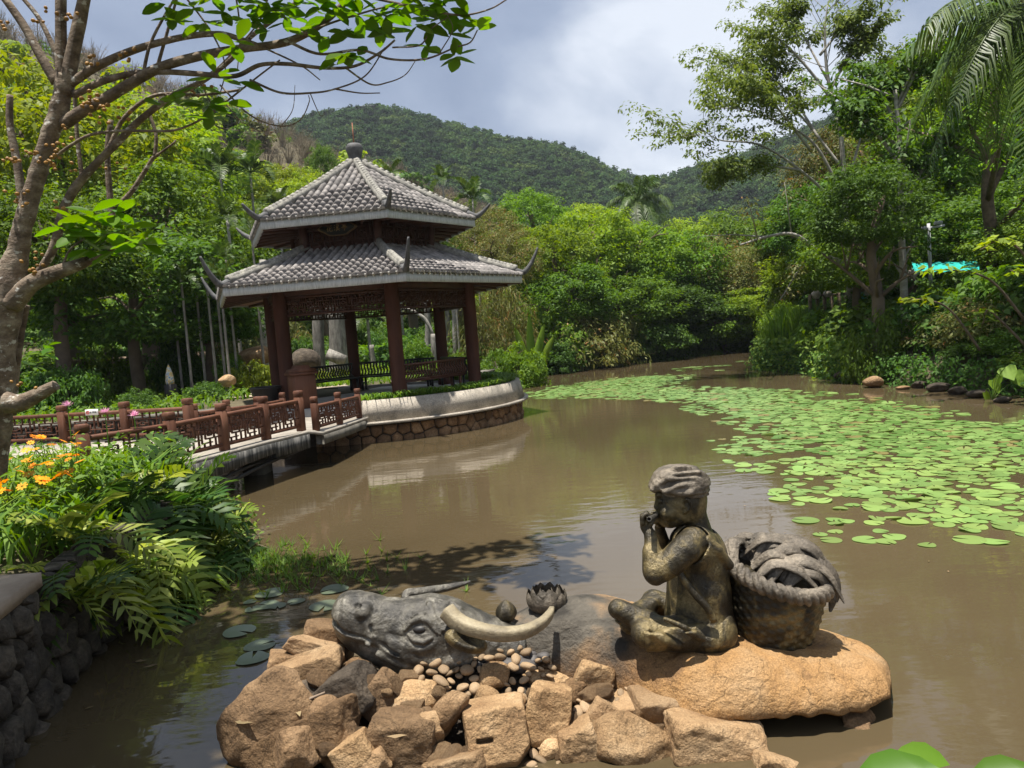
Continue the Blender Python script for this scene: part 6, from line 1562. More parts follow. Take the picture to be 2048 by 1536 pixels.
# tall open tree on the right bank, built limb by limb
def skel_tree(name, label, cat, limbs, twigs, leafm, bark, leaf, per, clr, base, droop=.3, asp=.45, seed=0, flat=.45, grp=None):
    t = thing(name, base, label, cat, grp); r = np.random.default_rng(seed); ends = []
    b = MB()
    for pts, r0, r1 in limbs:
        Pt = spline(pts, 6 * len(pts)); b.tube(Pt, np.linspace(r0, r1, len(Pt)), 7)
        n = len(Pt)
        for k in range(twigs):
            s = Pt[int(r.uniform(.3, 1) * (n - 1))]; d = Pt[-1] - Pt[0]; d /= np.linalg.norm(d)
            e = s + (d * .7 + rand_unit(r, 1)[0] * np.array([1, 1, .55])) * np.linalg.norm(Pt[-1] - Pt[0]) * r.uniform(.16, .34)
            m_ = (s + e) / 2 + np.array([0, 0, .06]); b.tube([s, m_, e], [r1 * .9, r1 * .6, r1 * .3], 4); ends += [m_ * .5 + e * .5, e, m_]
        ends.append(Pt[-1])
    b.build('trunk', MT[bark], t, smooth=True)
    V, Fq = clump_leaves(r, np.array(ends), clr * r.uniform(.7, 1.3, len(ends)), per, leaf, flat, .9, asp, droop)
    add('crown', V, Fq, MT[leafm], t); return t
def L3(pts, y, dy=None): return [at(u, v, y + (dy[i] if dy else 0)) for i, (u, v) in enumerate(pts)]
yo = 25.0
A0 = at(1700, 560, yo); A0[2] = float(land(A0[0], yo)) - .2
limbs = [([A0, at(1690, 400, yo), at(1680, 260, yo), at(1655, 150, yo), at(1650, 60, yo), at(1655, 10, yo)], .11, .015),
         (L3([(1690, 400), (1630, 290), (1560, 245), (1490, 220), (1420, 215)], yo), .06, .010), (L3([(1680, 330), (1600, 230), (1530, 170), (1460, 140)], yo, [0, .5, 1, 1.5]), .05, .010),
         (L3([(1665, 200), (1610, 130), (1560, 80), (1520, 65)], yo), .06, .012), (L3([(1690, 420), (1600, 340), (1520, 290), (1440, 280), (1400, 255)], yo, [0, -.5, -1, -1.2, -1.5]), .055, .010),
         (L3([(1660, 180), (1700, 110), (1740, 70)], yo), .06, .012), (L3([(1640, 110), (1690, 50), (1725, 20)], yo), .05, .01), (L3([(1690, 380), (1720, 280), (1740, 190), (1770, 120)], yo, [0, .5, 1, 1]), .05, .010),
         (L3([(1640, 280), (1580, 190), (1500, 120)], yo, [0, 1, 2]), .05, .01), (L3([(1600, 340), (1510, 330), (1450, 345)], yo, [-.5, -1, -1.5]), .05, .01), (L3([(1620, 300), (1540, 200), (1480, 170)], yo, [0, -1, -1.6]), .05, .01), (L3([(1655, 160), (1600, 60), (1580, 30)], yo, [0, 1, 1]), .04, .01)]
skel_tree('open_tree', 'tall airy tree with flat leaf sprays and pale limbs against the sky', 'tree', limbs, 18, 'lf_open', 'bark_pale', .15, 38, .42, A0, seed=4)
# arching bare limb and the straight trunk of the right bank
b0 = at(1780, 640, 23.5); b0[2] = float(land(b0[0], 23.5)) - .2
skel_tree('leaning_tree', 'leaning tree whose pale bare limb arches over the bright bush', 'tree', [([b0, at(1700, 540, 23.5), at(1640, 505, 23.5), at(1590, 470, 23.3), at(1540, 472, 23.2), at(1480, 490, 23)], .10, .03), (L3([(1640, 505), (1600, 540), (1560, 600)], 23.4), .04, .02)], 4, 'lf_olive', 'bark_pale', .13, 22, .5, b0, seed=9)
b0 = at(1812, 690, 20.6); b0[2] = float(land(b0[0], 20.6)) - .2
skel_tree('straight_tree', 'straight pale trunk standing in front of the teal sheet', 'tree', [([b0, at(1808, 580, 20.6), at(1803, 460, 20.6), at(1800, 300, 20.6), at(1790, 180, 20.6)], .12, .05), (L3([(1803, 420), (1850, 330), (1890, 270)], 20.6, [0, .3, .5]), .06, .02), (L3([(1801, 330), (1740, 250), (1700, 230)], 20.6), .06, .02), (L3([(1795, 220), (1840, 130), (1870, 100)], 20.6), .05, .02), (L3([(1795, 250), (1740, 150)], 20.6, [0, 1]), .05, .02)], 12, 'lf_dark', 'bark_pale', .20, 30, .6, b0, seed=11)
b0 = at(1985, 560, 20.0); b0[2] = float(land(b0[0], 20.0)) - .2
skel_tree('twin_tree', 'rough dark trunk behind the teal sheet at the right', 'tree', [([b0, at(1985, 480, 20), at(1975, 380, 20), at(1990, 200, 20), at(2000, 60, 20)], .20, .10), (L3([(1978, 390), (2030, 280), (2070, 150)], 20), .09, .03), (L3([(1980, 330), (1930, 230), (1900, 140)], 20), .07, .02)], 14, 'lf_mid', 'bark_brown', .18, 26, .6, b0, seed=12)
# leafy sprays of big leaves in front of the right bank
def spray(name, label, pts, y, n, ls, mtl='lf_bright', grp='broad-leaved sprays on the right bank'):
    P_ = spline(L3(pts, y), 24); base = P_[0].copy(); t = thing(name, base, label, 'shrub', grp)
    b = MB(); b.tube(P_, np.linspace(.03, .008, 24), 5); b.build('stem', MT['bark_brown'], t); r = np.random.default_rng(int(pts[0][0]))
    C = []; Nn = []; D = []
    for k in range(n):
        p = P_[int(r.uniform(.25, 1) ** .7 * 23)]; o = rand_unit(r, 1)[0]; o[2] = abs(o[2]) * .4 - .2; o /= np.linalg.norm(o); C.append(p + o * ls * .6); D.append(o); Nn.append(np.array([0, 0, 1.0]) + o * .3 + r.normal(0, .3, 3))
    Nn = np.array(Nn); Nn /= np.linalg.norm(Nn, axis=1)[:, None]; s = ls * r.uniform(.7, 1.2, n)
    V, Fq = leaf_quads(np.array(C), Nn, np.array(D), s, s * .42); add('foliage', V, Fq, MT[mtl], t)
for j, (pts, y, n, lb) in enumerate([([(1960, 700), (1900, 620), (1850, 600), (1800, 600)], 15.5, 26, 'yellow-green spray reaching left over the dark bank'), ([(2050, 640), (1980, 560), (1900, 540), (1830, 545)], 14.5, 30, 'long leafy spray in front of the teal sheet'), ([(2080, 560), (2040, 500), (2000, 480), (1960, 500)], 13.5, 30, 'bright spray entering at the right edge'), ([(1830, 560), (1790, 530), (1750, 530), (1730, 560)], 20.0, 26, 'cluster of big leaves left of the straight trunk'), ([(2060, 700), (2000, 640), (1975, 620), (1965, 650)], 14.6, 16, 'drooping spray with pale leaves near the right edge'), ([(2090, 640), (2060, 560), (2020, 540)], 13.0, 26, 'bright leaf fan at the edge above the dry stems')]):
    spray('leafy_spray', lb, pts, y, n, .24, 'lf_yellow' if j in (0, 2, 5) else 'lf_bright')
# tall grass on the point, heart-shaped leaves
def grass_tuft(name, x, y, z, r_, h_, n, mtl, label, cat='grass', seed=0, kind=None, group=None, lean=.5, w=.014, parent=None):
    r = np.random.default_rng(seed); a_ = r.uniform(0, 6.283, n); q = np.sqrt(r.random(n)) * r_; B0 = np.stack([x + q * np.cos(a_), y + q * np.sin(a_), np.full(n, z)], -1)
    hh = h_ * r.uniform(.55, 1.1, n); az = r.uniform(0, 6.283, n); o = np.stack([np.cos(az), np.sin(az), 0 * az], -1) * (lean * hh * r.uniform(.3, 1, n))[:, None]; s = np.stack([-np.sin(az), np.cos(az), 0 * az], -1) * w
    up = np.array([0, 0, 1.0]); M1 = B0 + o * .35 + up * hh[:, None] * .6; E1 = B0 + o + up * hh[:, None]
    V = np.stack([B0 - s, B0 + s, M1 + s * .8, M1 - s * .8, E1], 1).reshape(-1, 3); i = np.arange(n)[:, None] * 5
    return add(name, V, [i + np.array([[0, 1, 2, 3]]), i + np.array([[3, 2, 4]])], MT[mtl], parent, label=label, cat=cat, kind=kind, group=group, base=None if parent is not None else (x, y, z))
for j, (u, v, y, r_, h_) in enumerate([(1590, 700, 26.2, .7, 1.7), (1560, 720, 26.6, .6, 1.2), (1625, 690, 25.4, .7, 1.5)]):
    p = at(u, v, y); grass_tuft('tall_grass', float(p[0]), y, float(land(p[0], y)) - .05, r_, h_, 420, 'lf_grass', ('tall reed grass on the point of the right bank', 'shorter grass at the tip of the point by the water', 'reed grass leaning towards the dark thicket')[j], 'reed grass', j, w=.022)
hl = MB(); hl.raw([(0, 0, 0), (-.1, .28, -.02), (.12, .5, .03), (.5, .42, .02), (1, 0, -.12), (.5, -.42, .02), (.12, -.5, .03), (-.1, -.28, -.02)], [(0, 1, 2, 3), (0, 3, 4), (0, 4, 5), (0, 5, 6, 7)])
heart = make_mesh('leaf', np.concatenate(hl.V), hl.F, MT['lf_bright'])
t = thing('taro_plant', gnd(1985, 800), 'heart-leaved plant at the water\'s edge on the right', 'plant')
for j, (u, v, s_) in enumerate([(2010, 735, .34), (2030, 745, .38), (1985, 760, .30), (1970, 785, .32), (2050, 770, .3), (1998, 750, .25)]):
    p = at(u, v, 14.4); b = MB(); q0 = np.array(t.location); b.tube(spline([q0, (q0 + p) / 2 + (0, 0, .15), p], 8), .008, 4); b.build('stem', MT['lf_mid'], t)
    inst('leaf', heart, t, p - q0, (.5, .7 + .2 * j, -1.6 + j * .4), (s_, s_, s_))
# banana-like plant right of the pavilion
p = at(1060, 690, 28.5); t = thing('banana_plant', (p[0], p[1], float(land(p[0], p[1]))), 'big-leaved banana plant beside the clipped bush', 'plant')
for j, (du, dv) in enumerate([(-2, -62), (28, -42), (48, -18), (-30, -35), (20, -15)]):
    q0 = np.array(t.location); e = at(1060 + du, 690 + dv, 28.4); blade('leaf', [q0 + (0, 0, .3), (q0 + e) / 2 + (0, 0, .25), e], .16, MT['lf_bright'], t, nrm=(0, -1, .3), thick=.004)

# ================================================================= far wood, as one mass of crowns
def scatter(name, pts, scl, meshes, mtl_label, seed=0):
    """points carry crowns by geometry nodes: one object"""
    me = bpy.data.meshes.new(name); me.vertices.add(len(pts)); me.vertices.foreach_set('co', np.asarray(pts, np.float32).ravel())
    a_ = me.attributes.new('scl', 'FLOAT', 'POINT'); a_.data.foreach_set('value', np.asarray(scl, np.float32)); me.update()
    o = bpy.data.objects.new(name, me); link(o); o['kind'] = 'stuff'; o['label'] = mtl_label
    lib = bpy.data.collections.new(name + '_stock')
    for m_ in meshes:
        q = bpy.data.objects.new('tree_crown', m_); lib.objects.link(q)
    g = bpy.data.node_groups.new(name, 'GeometryNodeTree'); g.interface.new_socket('Geometry', in_out='INPUT', socket_type='NodeSocketGeometry'); g.interface.new_socket('Geometry', in_out='OUTPUT', socket_type='NodeSocketGeometry')
    gi, go = g.nodes.new('NodeGroupInput'), g.nodes.new('NodeGroupOutput'); ci = g.nodes.new('GeometryNodeCollectionInfo'); ci.inputs[0].default_value = lib; ci.inputs['Separate Children'].default_value = True
    io = g.nodes.new('GeometryNodeInstanceOnPoints'); io.inputs['Pick Instance'].default_value = True
    rv = g.nodes.new('FunctionNodeRandomValue'); rv.data_type = 'FLOAT_VECTOR'; rv.inputs[0].default_value = (-.15, -.15, 0); rv.inputs[1].default_value = (.15, .15, 6.28)
    na = g.nodes.new('GeometryNodeInputNamedAttribute'); na.data_type = 'FLOAT'; na.inputs[0].default_value = 'scl'
    g.links.new(gi.outputs[0], io.inputs['Points']); g.links.new(ci.outputs[0], io.inputs['Instance']); g.links.new(rv.outputs[0], io.inputs['Rotation']); g.links.new(na.outputs[0], io.inputs['Scale']); g.links.new(io.outputs[0], go.inputs[0])
    o.modifiers.new('scatter', 'NODES').node_group = g; return o
def far_crown(i, mtl, n_cl=30, per=50, leaf=.19): return crown_mesh('tree_crown', 300 + i, 1, .8, n_cl, per, leaf, mtl, .36, asp=.75)
MT['lf_far2'] = leafmat('distant_dark_leaf', (0.014, 0.036, 0.014), (0.036, 0.068, 0.022), 0.2, 0.8, 0.05)
MT['lf_far3'] = leafmat('distant_light_leaf', (0.035, 0.068, 0.018), (0.075, 0.115, 0.03), 0.2, 0.8, 0.05)
MT['lf_brush'] = leafmat('bare_brush', (0.13, 0.105, 0.07), (0.24, 0.20, 0.14), 0.1, 0.8, 0.1)
r = np.random.default_rng(33)
def field(r0, r1, a0, a1, step, jit=.5, keep=None):
    pts = []
    rr = r0
    while rr < r1:
        st = step * (.55 + .45 * rr / r1); n_ = int(math.radians(a1 - a0) * rr / st)
        a_ = np.radians(np.linspace(a0, a1, max(2, n_)) + r.uniform(-.5, .5, max(2, n_)) * (a1 - a0) / max(2, n_)); q = rr + r.uniform(-jit, jit, len(a_)) * st
        pts.append(np.stack([q * np.sin(a_), q * np.cos(a_)], -1)); rr += st
    p = np.concatenate(pts); z = land(p[:, 0], p[:, 1]); return np.column_stack([p, z])
Pm = field(150, 470, -48, 50, 5.2)
keep = r.random(len(Pm)) < .97; Pm = Pm[keep]
scatter('distant_forest', Pm - (0, 0, .8), r.uniform(1.9, 5.6, len(Pm)) * np.clip(.6 + Pm[:, 1] / 700, .7, 1.2), [far_crown(i, (MT['lf_far'], MT['lf_far2'], MT['lf_far'], MT['lf_far3'], MT['lf_far2'])[i]) for i in range(5)], 'dense dark green forest covering the mountain')
Pl = field(52, 150, -60, 48, 3.6); az_l = np.degrees(np.arctan2(Pl[:, 0], Pl[:, 1])); rl = np.hypot(Pl[:, 0], Pl[:, 1])
brush = (az_l < 6) & (rl > 78) & (fbm(np.column_stack([Pl[:, :2] * .03, 0 * rl]), 2, 8) > -.25)
low = Pl[~brush]
scatter('hillside_wood', low - (0, 0, .4), r.uniform(1.6, 3.0, len(low)), [far_crown(10 + i, (MT['lf_mid'], MT['lf_bright'], MT['lf_dark'], MT['lf_olive'], MT['lf_yellow'])[i], 34, 26, .22) for i in range(5)], 'mixed green wood on the lower hillsides')
def brush_mesh(i):
    r2 = np.random.default_rng(500 + i); b = MB()
    for k in range(26):
        a_ = r2.uniform(0, 6.28); o_ = np.array([math.cos(a_), math.sin(a_), 0]); e = o_ * r2.uniform(.25, .9) + np.array([0, 0, r2.uniform(.8, 1.7)]); m_ = e * .5 + np.array([0, 0, .12]); b.tube([o_ * .08, m_, e], [.022, .014, .005], 3, False)
        for j in range(3): q = m_ + (e - m_) * r2.uniform(.1, .9); b.tube([q, q + rand_unit(r2, 1)[0] * .3 + np.array([0, 0, .22])], [.010, .004], 3, False)
    return make_mesh('bare_bush', np.concatenate(b.V), b.F, MT['lf_brush'])
Pb = Pl[brush]
scatter('bare_brushwood', Pb, r.uniform(1.2, 2.2, len(Pb)), [brush_mesh(i) for i in range(4)], 'bare brown brushwood on the dry ridge')
keep = r.random(len(Pb)) < .55
scatter('ridge_scrub', Pb[keep] + r.uniform(-1, 1, (keep.sum(), 3)) * (1, 1, 0) - (0, 0, .3), r.uniform(.7, 1.3, keep.sum()), [far_crown(20 + i, (MT['lf_olive'], MT['lf_mid'], MT['lf_dry'])[i], 20, 18, .26) for i in range(3)], 'low olive scrub between the bare bushes of the ridge')
# understorey: masses of low plants beneath the trees
Pu = []
for (x0, x1, y0, y1, st) in [(-16, 12, 26, 52, 1.5), (-22, -5, 16.5, 30, 1.4), (10, 26, 14, 40, 1.5), (-34, -16, 18, 46, 2.2)]:
    X, Y = np.meshgrid(np.arange(x0, x1, st), np.arange(y0, y1, st)); q = np.stack([X.ravel(), Y.ravel()], -1) + r.uniform(-.6, .6, (X.size, 2)) * st; Pu.append(q)
Pu = np.concatenate(Pu); d = poly_sd(Pu, POND); pd = np.hypot(Pu[:, 0] - PC[0], Pu[:, 1] - PC[1])
gard = (Pu[:, 0] > -13) & (Pu[:, 0] < 1) & (Pu[:, 1] < 27)
Pu = Pu[(d > .9) & (pd > 5) & ~gard]; Pu = np.column_stack([Pu, land(Pu[:, 0], Pu[:, 1]) - .15])
scatter('undergrowth', Pu, r.uniform(.8, 1.6, len(Pu)), [crown_mesh('tree_crown', 700 + i, 1, .9, 34, 34, .17, (MT['lf_dark'], MT['lf_mid'], MT['lf_dark'])[i], .34, 'bush') for i in range(3)], 'dark undergrowth filling the ground beneath the trees')
# ================================================================= water lilies
MT['lf_lily'] = leafmat('lily_pad', (0.105, 0.19, 0.04), (0.22, 0.32, 0.09), 0.15, 0.4, 0.4, dry=(0.20, 0.17, 0.06))
MT['lf_lilydull'] = leafmat('dull_lily_pad', (0.07, 0.10, 0.06), (0.14, 0.17, 0.11), 0.1, 0.3, 0.6)
def pad_mesh(s, mtl, up=0.0):
    r = np.random.default_rng(s); n = 22; gap = .16; a_ = np.linspace(gap, 2 * np.pi - gap, n); rad = 1 + .05 * np.sin(3 * a_ + s) + r.normal(0, .015, n)
    zo = .02 + .03 * np.sin(2 * a_ + s * 2) + up * np.clip(np.cos(a_ - 2.2 - s), 0, 1) ** 1.5
    V = [(0, 0, .02)] + [(.55 * q * math.cos(b_), .55 * q * math.sin(b_), .02 + .25 * z) for q, b_, z in zip(rad, a_, zo)] + [(q * math.cos(b_), q * math.sin(b_), z) for q, b_, z in zip(rad, a_, zo)]
    Fq = [(0, 1 + i, 2 + i) for i in range(n - 1)] + [(1 + i, 1 + n + i, 2 + n + i, 2 + i) for i in range(n - 1)]
    return make_mesh('lily_pad', V, Fq, mtl, True)
pads = [pad_mesh(i, MT['lf_lily'], (0, 0, 0, .08, .18, .30)[i]) for i in range(6)]
LP = [(1036, 790), (1120, 772), (1200, 760), (1300, 747), (1385, 751), (1350, 768), (1400, 774), (1560, 778), (1700, 789), (1850, 814), (1950, 829), (2070, 834), (2200, 850), (2300, 1000), (2200, 1110), (2070, 1098), (1990, 1088), (1850, 1088), (1740, 1078), (1690, 1082), (1610, 1072), (1620, 1048), (1700, 1040), (1640, 1020), (1560, 995), (1590, 965), (1500, 945), (1475, 925), (1435, 880), (1540, 872), (1430, 842), (1350, 805), (1200, 797), (1040, 796)]
LW = np.array([gnd(u, v)[:2] for u, v in LP])
r = np.random.default_rng(21); pts = []
lo_, hi_ = LW.min(0), LW.max(0); cell = {}
for _ in range(60000):
    p = lo_ + r.random(2) * (hi_ - lo_)
    rr = r.uniform(.062, .132) * (1 if p[1] < 12 else 1.15); k_ = (int(p[0] / .4), int(p[1] / .4))
    if any(math.hypot(p[0] - q[0], p[1] - q[1]) < (rr + q[2]) * .70 for i in (-1, 0, 1) for j in (-1, 0, 1) for q in cell.get((k_[0] + i, k_[1] + j), [])): continue
    cell.setdefault(k_, []).append((p[0], p[1], rr)); pts.append((p[0], p[1], rr))
pts = np.array(pts); d = poly_sd(pts[:, :2], LW); dens = fbm(np.column_stack([pts[:, :2] * .9, 0 * d]), 2, 3)
ok = (d < .12) & ((dens > -.33) | (d < -1.2) & (dens > -.6)) & ((d < -.5) | (r.random(len(d)) < .55)); pts = pts[ok]
far_p = [(gnd(u, v)[0], gnd(u, v)[1], .2) for u, v in [(1352, 738), (1370, 736), (1385, 735), (1400, 734), (1418, 733), (1436, 732), (1362, 741), (1395, 738), (1455, 731), (1480, 723), (1500, 722), (1440, 741)]]
pts = np.vstack([pts, far_p]); order = np.argsort(np.hypot(pts[:, 0], pts[:, 1])); pts = pts[order]
inview = np.array([(lambda q: -300 < q < 2120)(1024 + F_PX * ((p[0] * C_R[0] + p[1] * C_R[1] - 2 * C_R[2]) / (p[1] * C_F[1] - 2 * C_F[2]))) for p in pts])
pts = np.vstack([pts[inview], pts[~inview]])
def pad_xf(p, i): return p[2], r.uniform(0, 6.28), r.choice(6, p=[.26, .26, .22, .14, .08, .04])
restV, restF, k0 = [], [], 0
stock = []
for m_ in pads:
    v = np.empty(len(m_.vertices) * 3, np.float32); m_.vertices.foreach_get('co', v); stock.append((v.reshape(-1, 3), [tuple(p.vertices) for p in m_.polygons]))
for i, p in enumerate(pts):
    s_, a_, k = pad_xf(p, i)
    if i < 296:
        inst('lily_pad', pads[k], None, (p[0], p[1], .006), (r.normal(0, .02), r.normal(0, .02), a_), (s_, s_, s_), label='bright green floating water lily pad among many on the open pond', cat='lily pad', group='water lily pads on the pond')
    else:
        v, f = stock[k]; c_, s2 = math.cos(a_), math.sin(a_); q = v * s_; restV.append(np.column_stack([q[:, 0] * c_ - q[:, 1] * s2 + p[0], q[:, 0] * s2 + q[:, 1] * c_ + p[1], q[:, 2] + .006])); restF += [tuple(x + k0 for x in t_) for t_ in f]; k0 += len(v)
o = add('lily_pads', np.concatenate(restV), restF, MT['lf_lily'], kind='stuff', smooth=True, label='farther mass of floating lily pads')
dull = [pad_mesh(30 + i, MT['lf_lilydull'], 0) for i in range(3)]
for j, (u, v, s_, lb) in enumerate([(540, 1188, .115, 'green lily pad near the water grass, notch towards the bank'), (668, 1180, .115, 'lily pad just above the buffalo\'s muzzle'), (650, 1213, .12, 'lily pad touching the buffalo\'s nose'), (478, 1264, .115, 'brownish floating lily pad closest to the fern roots'), (521, 1292, .105, 'upper of two overlapping grey-green lily pads by the slabs'), (505, 1318, .105, 'lower of two overlapping grey-green lily pads by the slabs'), (535, 1212, .10, 'faded lily pad with a brown centre behind the brownish one'), (592, 1204, .07, 'small dull lily pad in a row of fading ones'), (555, 1213, .07, 'half sunken dull lily pad beside the faded one'), (600, 1290, .10, 'lily pad partly hidden behind the tan slab'), (500, 1205, .05, 'tiny lily pad at the edge of the water grass'), (505, 1220, .06, 'torn grey lily pad near the water grass')]):
    p = gnd(u, v); inst('lily_pad', dull[j % 3], None, (p[0], p[1], .006), (0, 0, j * 1.1 + 2.5), (s_, s_, s_), label=lb, cat='lily pad', group='dull lily pads beside the rock pile')
fl_ = [(435, 1298, .06, 'white curled dead leaf floating by the wall'), (490, 1330, .07, 'yellow dead leaf floating by the fern roots')]
for u, v, s_, lb in [(270, 1325, .06, 'pale dead leaf floating below the hanging roots'), (318, 1330, .06, 'yellow dead leaf floating beside the pale one'), (170, 1420, .03, 'tiny white petal floating near the stone wall')]:
    p = gnd(u, v); inst('fallen_leaf', dead, None, (p[0], p[1], .008), (0, 0, u), (s_, s_, s_), label=lb, cat='leaf')

r = np.random.default_rng(61)
for k in range(22):
    p = gnd(r.uniform(480, 1900), r.uniform(900, 1160)); inst('fallen_leaf', dead, None, (p[0], p[1], .008), (0, 0, r.uniform(0, 6)), (.02, .02, .02), label='small dead leaf drifting on the open brown water', cat='leaf', group='dead leaves drifting on the pond')
# ================================================================= left bank: wall, ferns, flowers
WL = np.array([(-2.40, 1.6), (-2.88, 3.85), (-3.15, 5.0), (-3.26, 6.6)]); wd = np.concatenate([[0], np.cumsum(np.hypot(*np.diff(WL, axis=0).T))])
def on_wall(s, z, o):
    x, y = np.interp(s, wd, WL[:, 0]), np.interp(s, wd, WL[:, 1]); return (x + .10 + o - .08 * z, y, z)
rw = thing('retaining_wall', (WL[1][0], WL[1][1], 0), 'dark rough stone retaining wall at the pond edge under the ferns', 'wall')
MT['lava'] = mat('dark_lava_stone', [(0.28, (0.018, 0.015, 0.012)), (0.5, (0.06, 0.05, 0.038)), (0.75, (0.14, 0.115, 0.085))], 6, 0.9, 1.6, 20, vary=0.3, fine=(40, 0.4))
def lumpy(parent, name, cells, tofn, m, dep, cols=5):
    for poly in cells:
        c = poly.mean(0); poly = c + (poly - c) * .95; k = len(poly); rows = [(1.0, -.08), (.97, dep * .4), (.8, dep * .85), (.5, dep * 1.05)]; V = []
        hh = rng.uniform(.7, 1.4)
        for q, o in rows:
            for p in poly: x = c + (p - c) * q; V.append(tofn(x[0], x[1], o * hh + (rng.normal(0, dep * .16) if o > 0 else 0)))
        V.append(tofn(c[0], c[1], dep * 1.08 * hh)); Fq = [(i * k + j, i * k + (j + 1) % k, (i + 1) * k + (j + 1) % k, (i + 1) * k + j) for i in range(3) for j in range(k)] + [(3 * k + j, 3 * k + (j + 1) % k, 4 * k) for j in range(k)]
        add(name, V, Fq, m, parent, smooth=True)
def cells_for(s0, s1, z0, z1, size):
    nx = max(1, int((s1 - s0) / size)); nz = max(1, int(round((z1 - z0) / (size * .8)))); Pp = np.array([(s0 + (i - .5 + (j % 2) * .5 + rng.uniform(-.3, .3)) * (s1 - s0) / nx, z0 + (j - .5 + rng.uniform(-.3, .3)) * (z1 - z0) / nz) for j in range(nz + 2) for i in range(nx + 2)])
    return [c for c in voronoi_cells(Pp, (s0, z0), (s1, z1)) if np.ptp(c[:, 0]) > .05 and np.ptp(c[:, 1]) > .05]
lumpy(rw, 'stone', cells_for(.6, wd[-1], -.12, .72, .20), on_wall, MT['lava'], .075)
V = []; ss = np.linspace(.3, 2.75, 24)
for s in ss:
    q = np.array(on_wall(s, 0, 0)); V += [(q[0] + .02, q[1], .71), (q[0] + .02, q[1], .79), (q[0] - .38, q[1] - .03, .80), (q[0] - .38, q[1] - .03, .70)]
add('coping', V, [(i * 4 + j, i * 4 + 4 + j, i * 4 + 4 + (j + 1) % 4, i * 4 + (j + 1) % 4) for i in range(23) for j in range(4)] + [(3, 2, 1, 0), (92, 93, 94, 95)], MT['path'], rw)
V = []
for s in np.linspace(.3, wd[-1], 30): q = on_wall(s, 0, -.05); V += [(q[0], q[1], -.5), (q[0] - .06, q[1], .72)]
add('backing', V, [(2 * i, 2 * i + 2, 2 * i + 3, 2 * i + 1) for i in range(29)], MT['rock_dark'], rw)
# ferns
def fern_mesh(i, mtl): return make_mesh('frond', *frond_geo(1, [.38, .33, .40][i % 3], 9 + i % 3, [.40, .65, .95][i % 3], .075, [.95, .7, .45][i % 3], i + 50, .25, .22), mtl)
FERN = [fern_mesh(i, MT['lf_fern']) for i in range(3)]; FERND = [fern_mesh(i, MT['lf_ferndark']) for i in range(3)]
r = np.random.default_rng(5)
FE = [(130, 1130, 4.7, 11, 0, .72, 'pale fern hanging over the stone coping'), (290, 1135, 5.75, 12, 0, .78, 'sunlit fern arching over the wall\'s end'), (240, 1050, 5.7, 12, 0, .80, 'yellow-green fern in the middle of the clump'), (150, 1010, 5.3, 9, 0, .66, 'fern between the orange flowers and the coping'), (370, 1085, 6.6, 12, 0, .80, 'bright fern leaning towards the water'), (330, 985, 6.7, 13, 1, .86, 'dark upright fern in front of the bridge rail'), (270, 960, 6.6, 10, 0, .70, 'fern with a dead brown frond beside the flowers'), (410, 1040, 7.1, 11, 0, .72, 'fern at the tip of the bank over the dark water'), (370, 965, 7.1, 12, 1, .84, 'tall dark fern standing against the bridge posts'), (300, 945, 7.3, 10, 1, .80, 'dark fern behind the bright ones, near the first bridge post'), (90, 1100, 4.55, 9, 0, .55, 'low fern spilling over the coping edge'), (340, 1150, 6.2, 11, 0, .64, 'lowest fern above the hanging roots'), (440, 1090, 7.2, 9, 0, .5, 'small fern beside the water grass'), (230, 1000, 6.1, 10, 1, .7, 'shaded fern deep in the clump'), (210, 1115, 5.3, 11, 0, .66, 'fern whose fronds hang in front of the dark wall')]
for j, (u, v, y, n, dk, L_, lb) in enumerate(FE):
    p = at(u, v, y); zg = max(float(land(p[0], y)), float(p[2]) - .45); t = thing('fern_plant', (p[0], y, zg), lb, 'fern', 'ferns on the near bank')
    for k in range(n):
        s_ = L_ * r.uniform(.8, 1.2); inst('frond', (FERND if dk or r.random() < .2 else FERN)[r.integers(3)], t, (r.normal(0, .04), r.normal(0, .04), max(0, float(p[2]) - zg - .25) * r.uniform(.4, 1)), (r.uniform(-.5, .5), r.uniform(-.3, .25), -1.1 + k * 2.39996 + r.uniform(-.4, .4)), (s_, s_, s_))
# hanging roots
t = thing('hanging_roots', at(380, 1230, 5.6), 'dry roots and dead stems hanging from the fern clump into the water', 'roots')
for j in range(26):
    u = r.uniform(250, 480); p = at(u, r.uniform(1130, 1190), 5.6 + (u - 250) / 230 * 1.6); e = p + np.array([r.uniform(-.1, .45), r.uniform(-.3, .1), 0]); e[2] = r.uniform(-.05, .12)
    b = MB(); b.tube(spline([p, (p + e) / 2 + r.normal(0, .08, 3), e], 8), np.linspace(.008, .003, 8), 4); b.build('root', MT['twig'] if j % 2 else MT['bark_brown'], t)
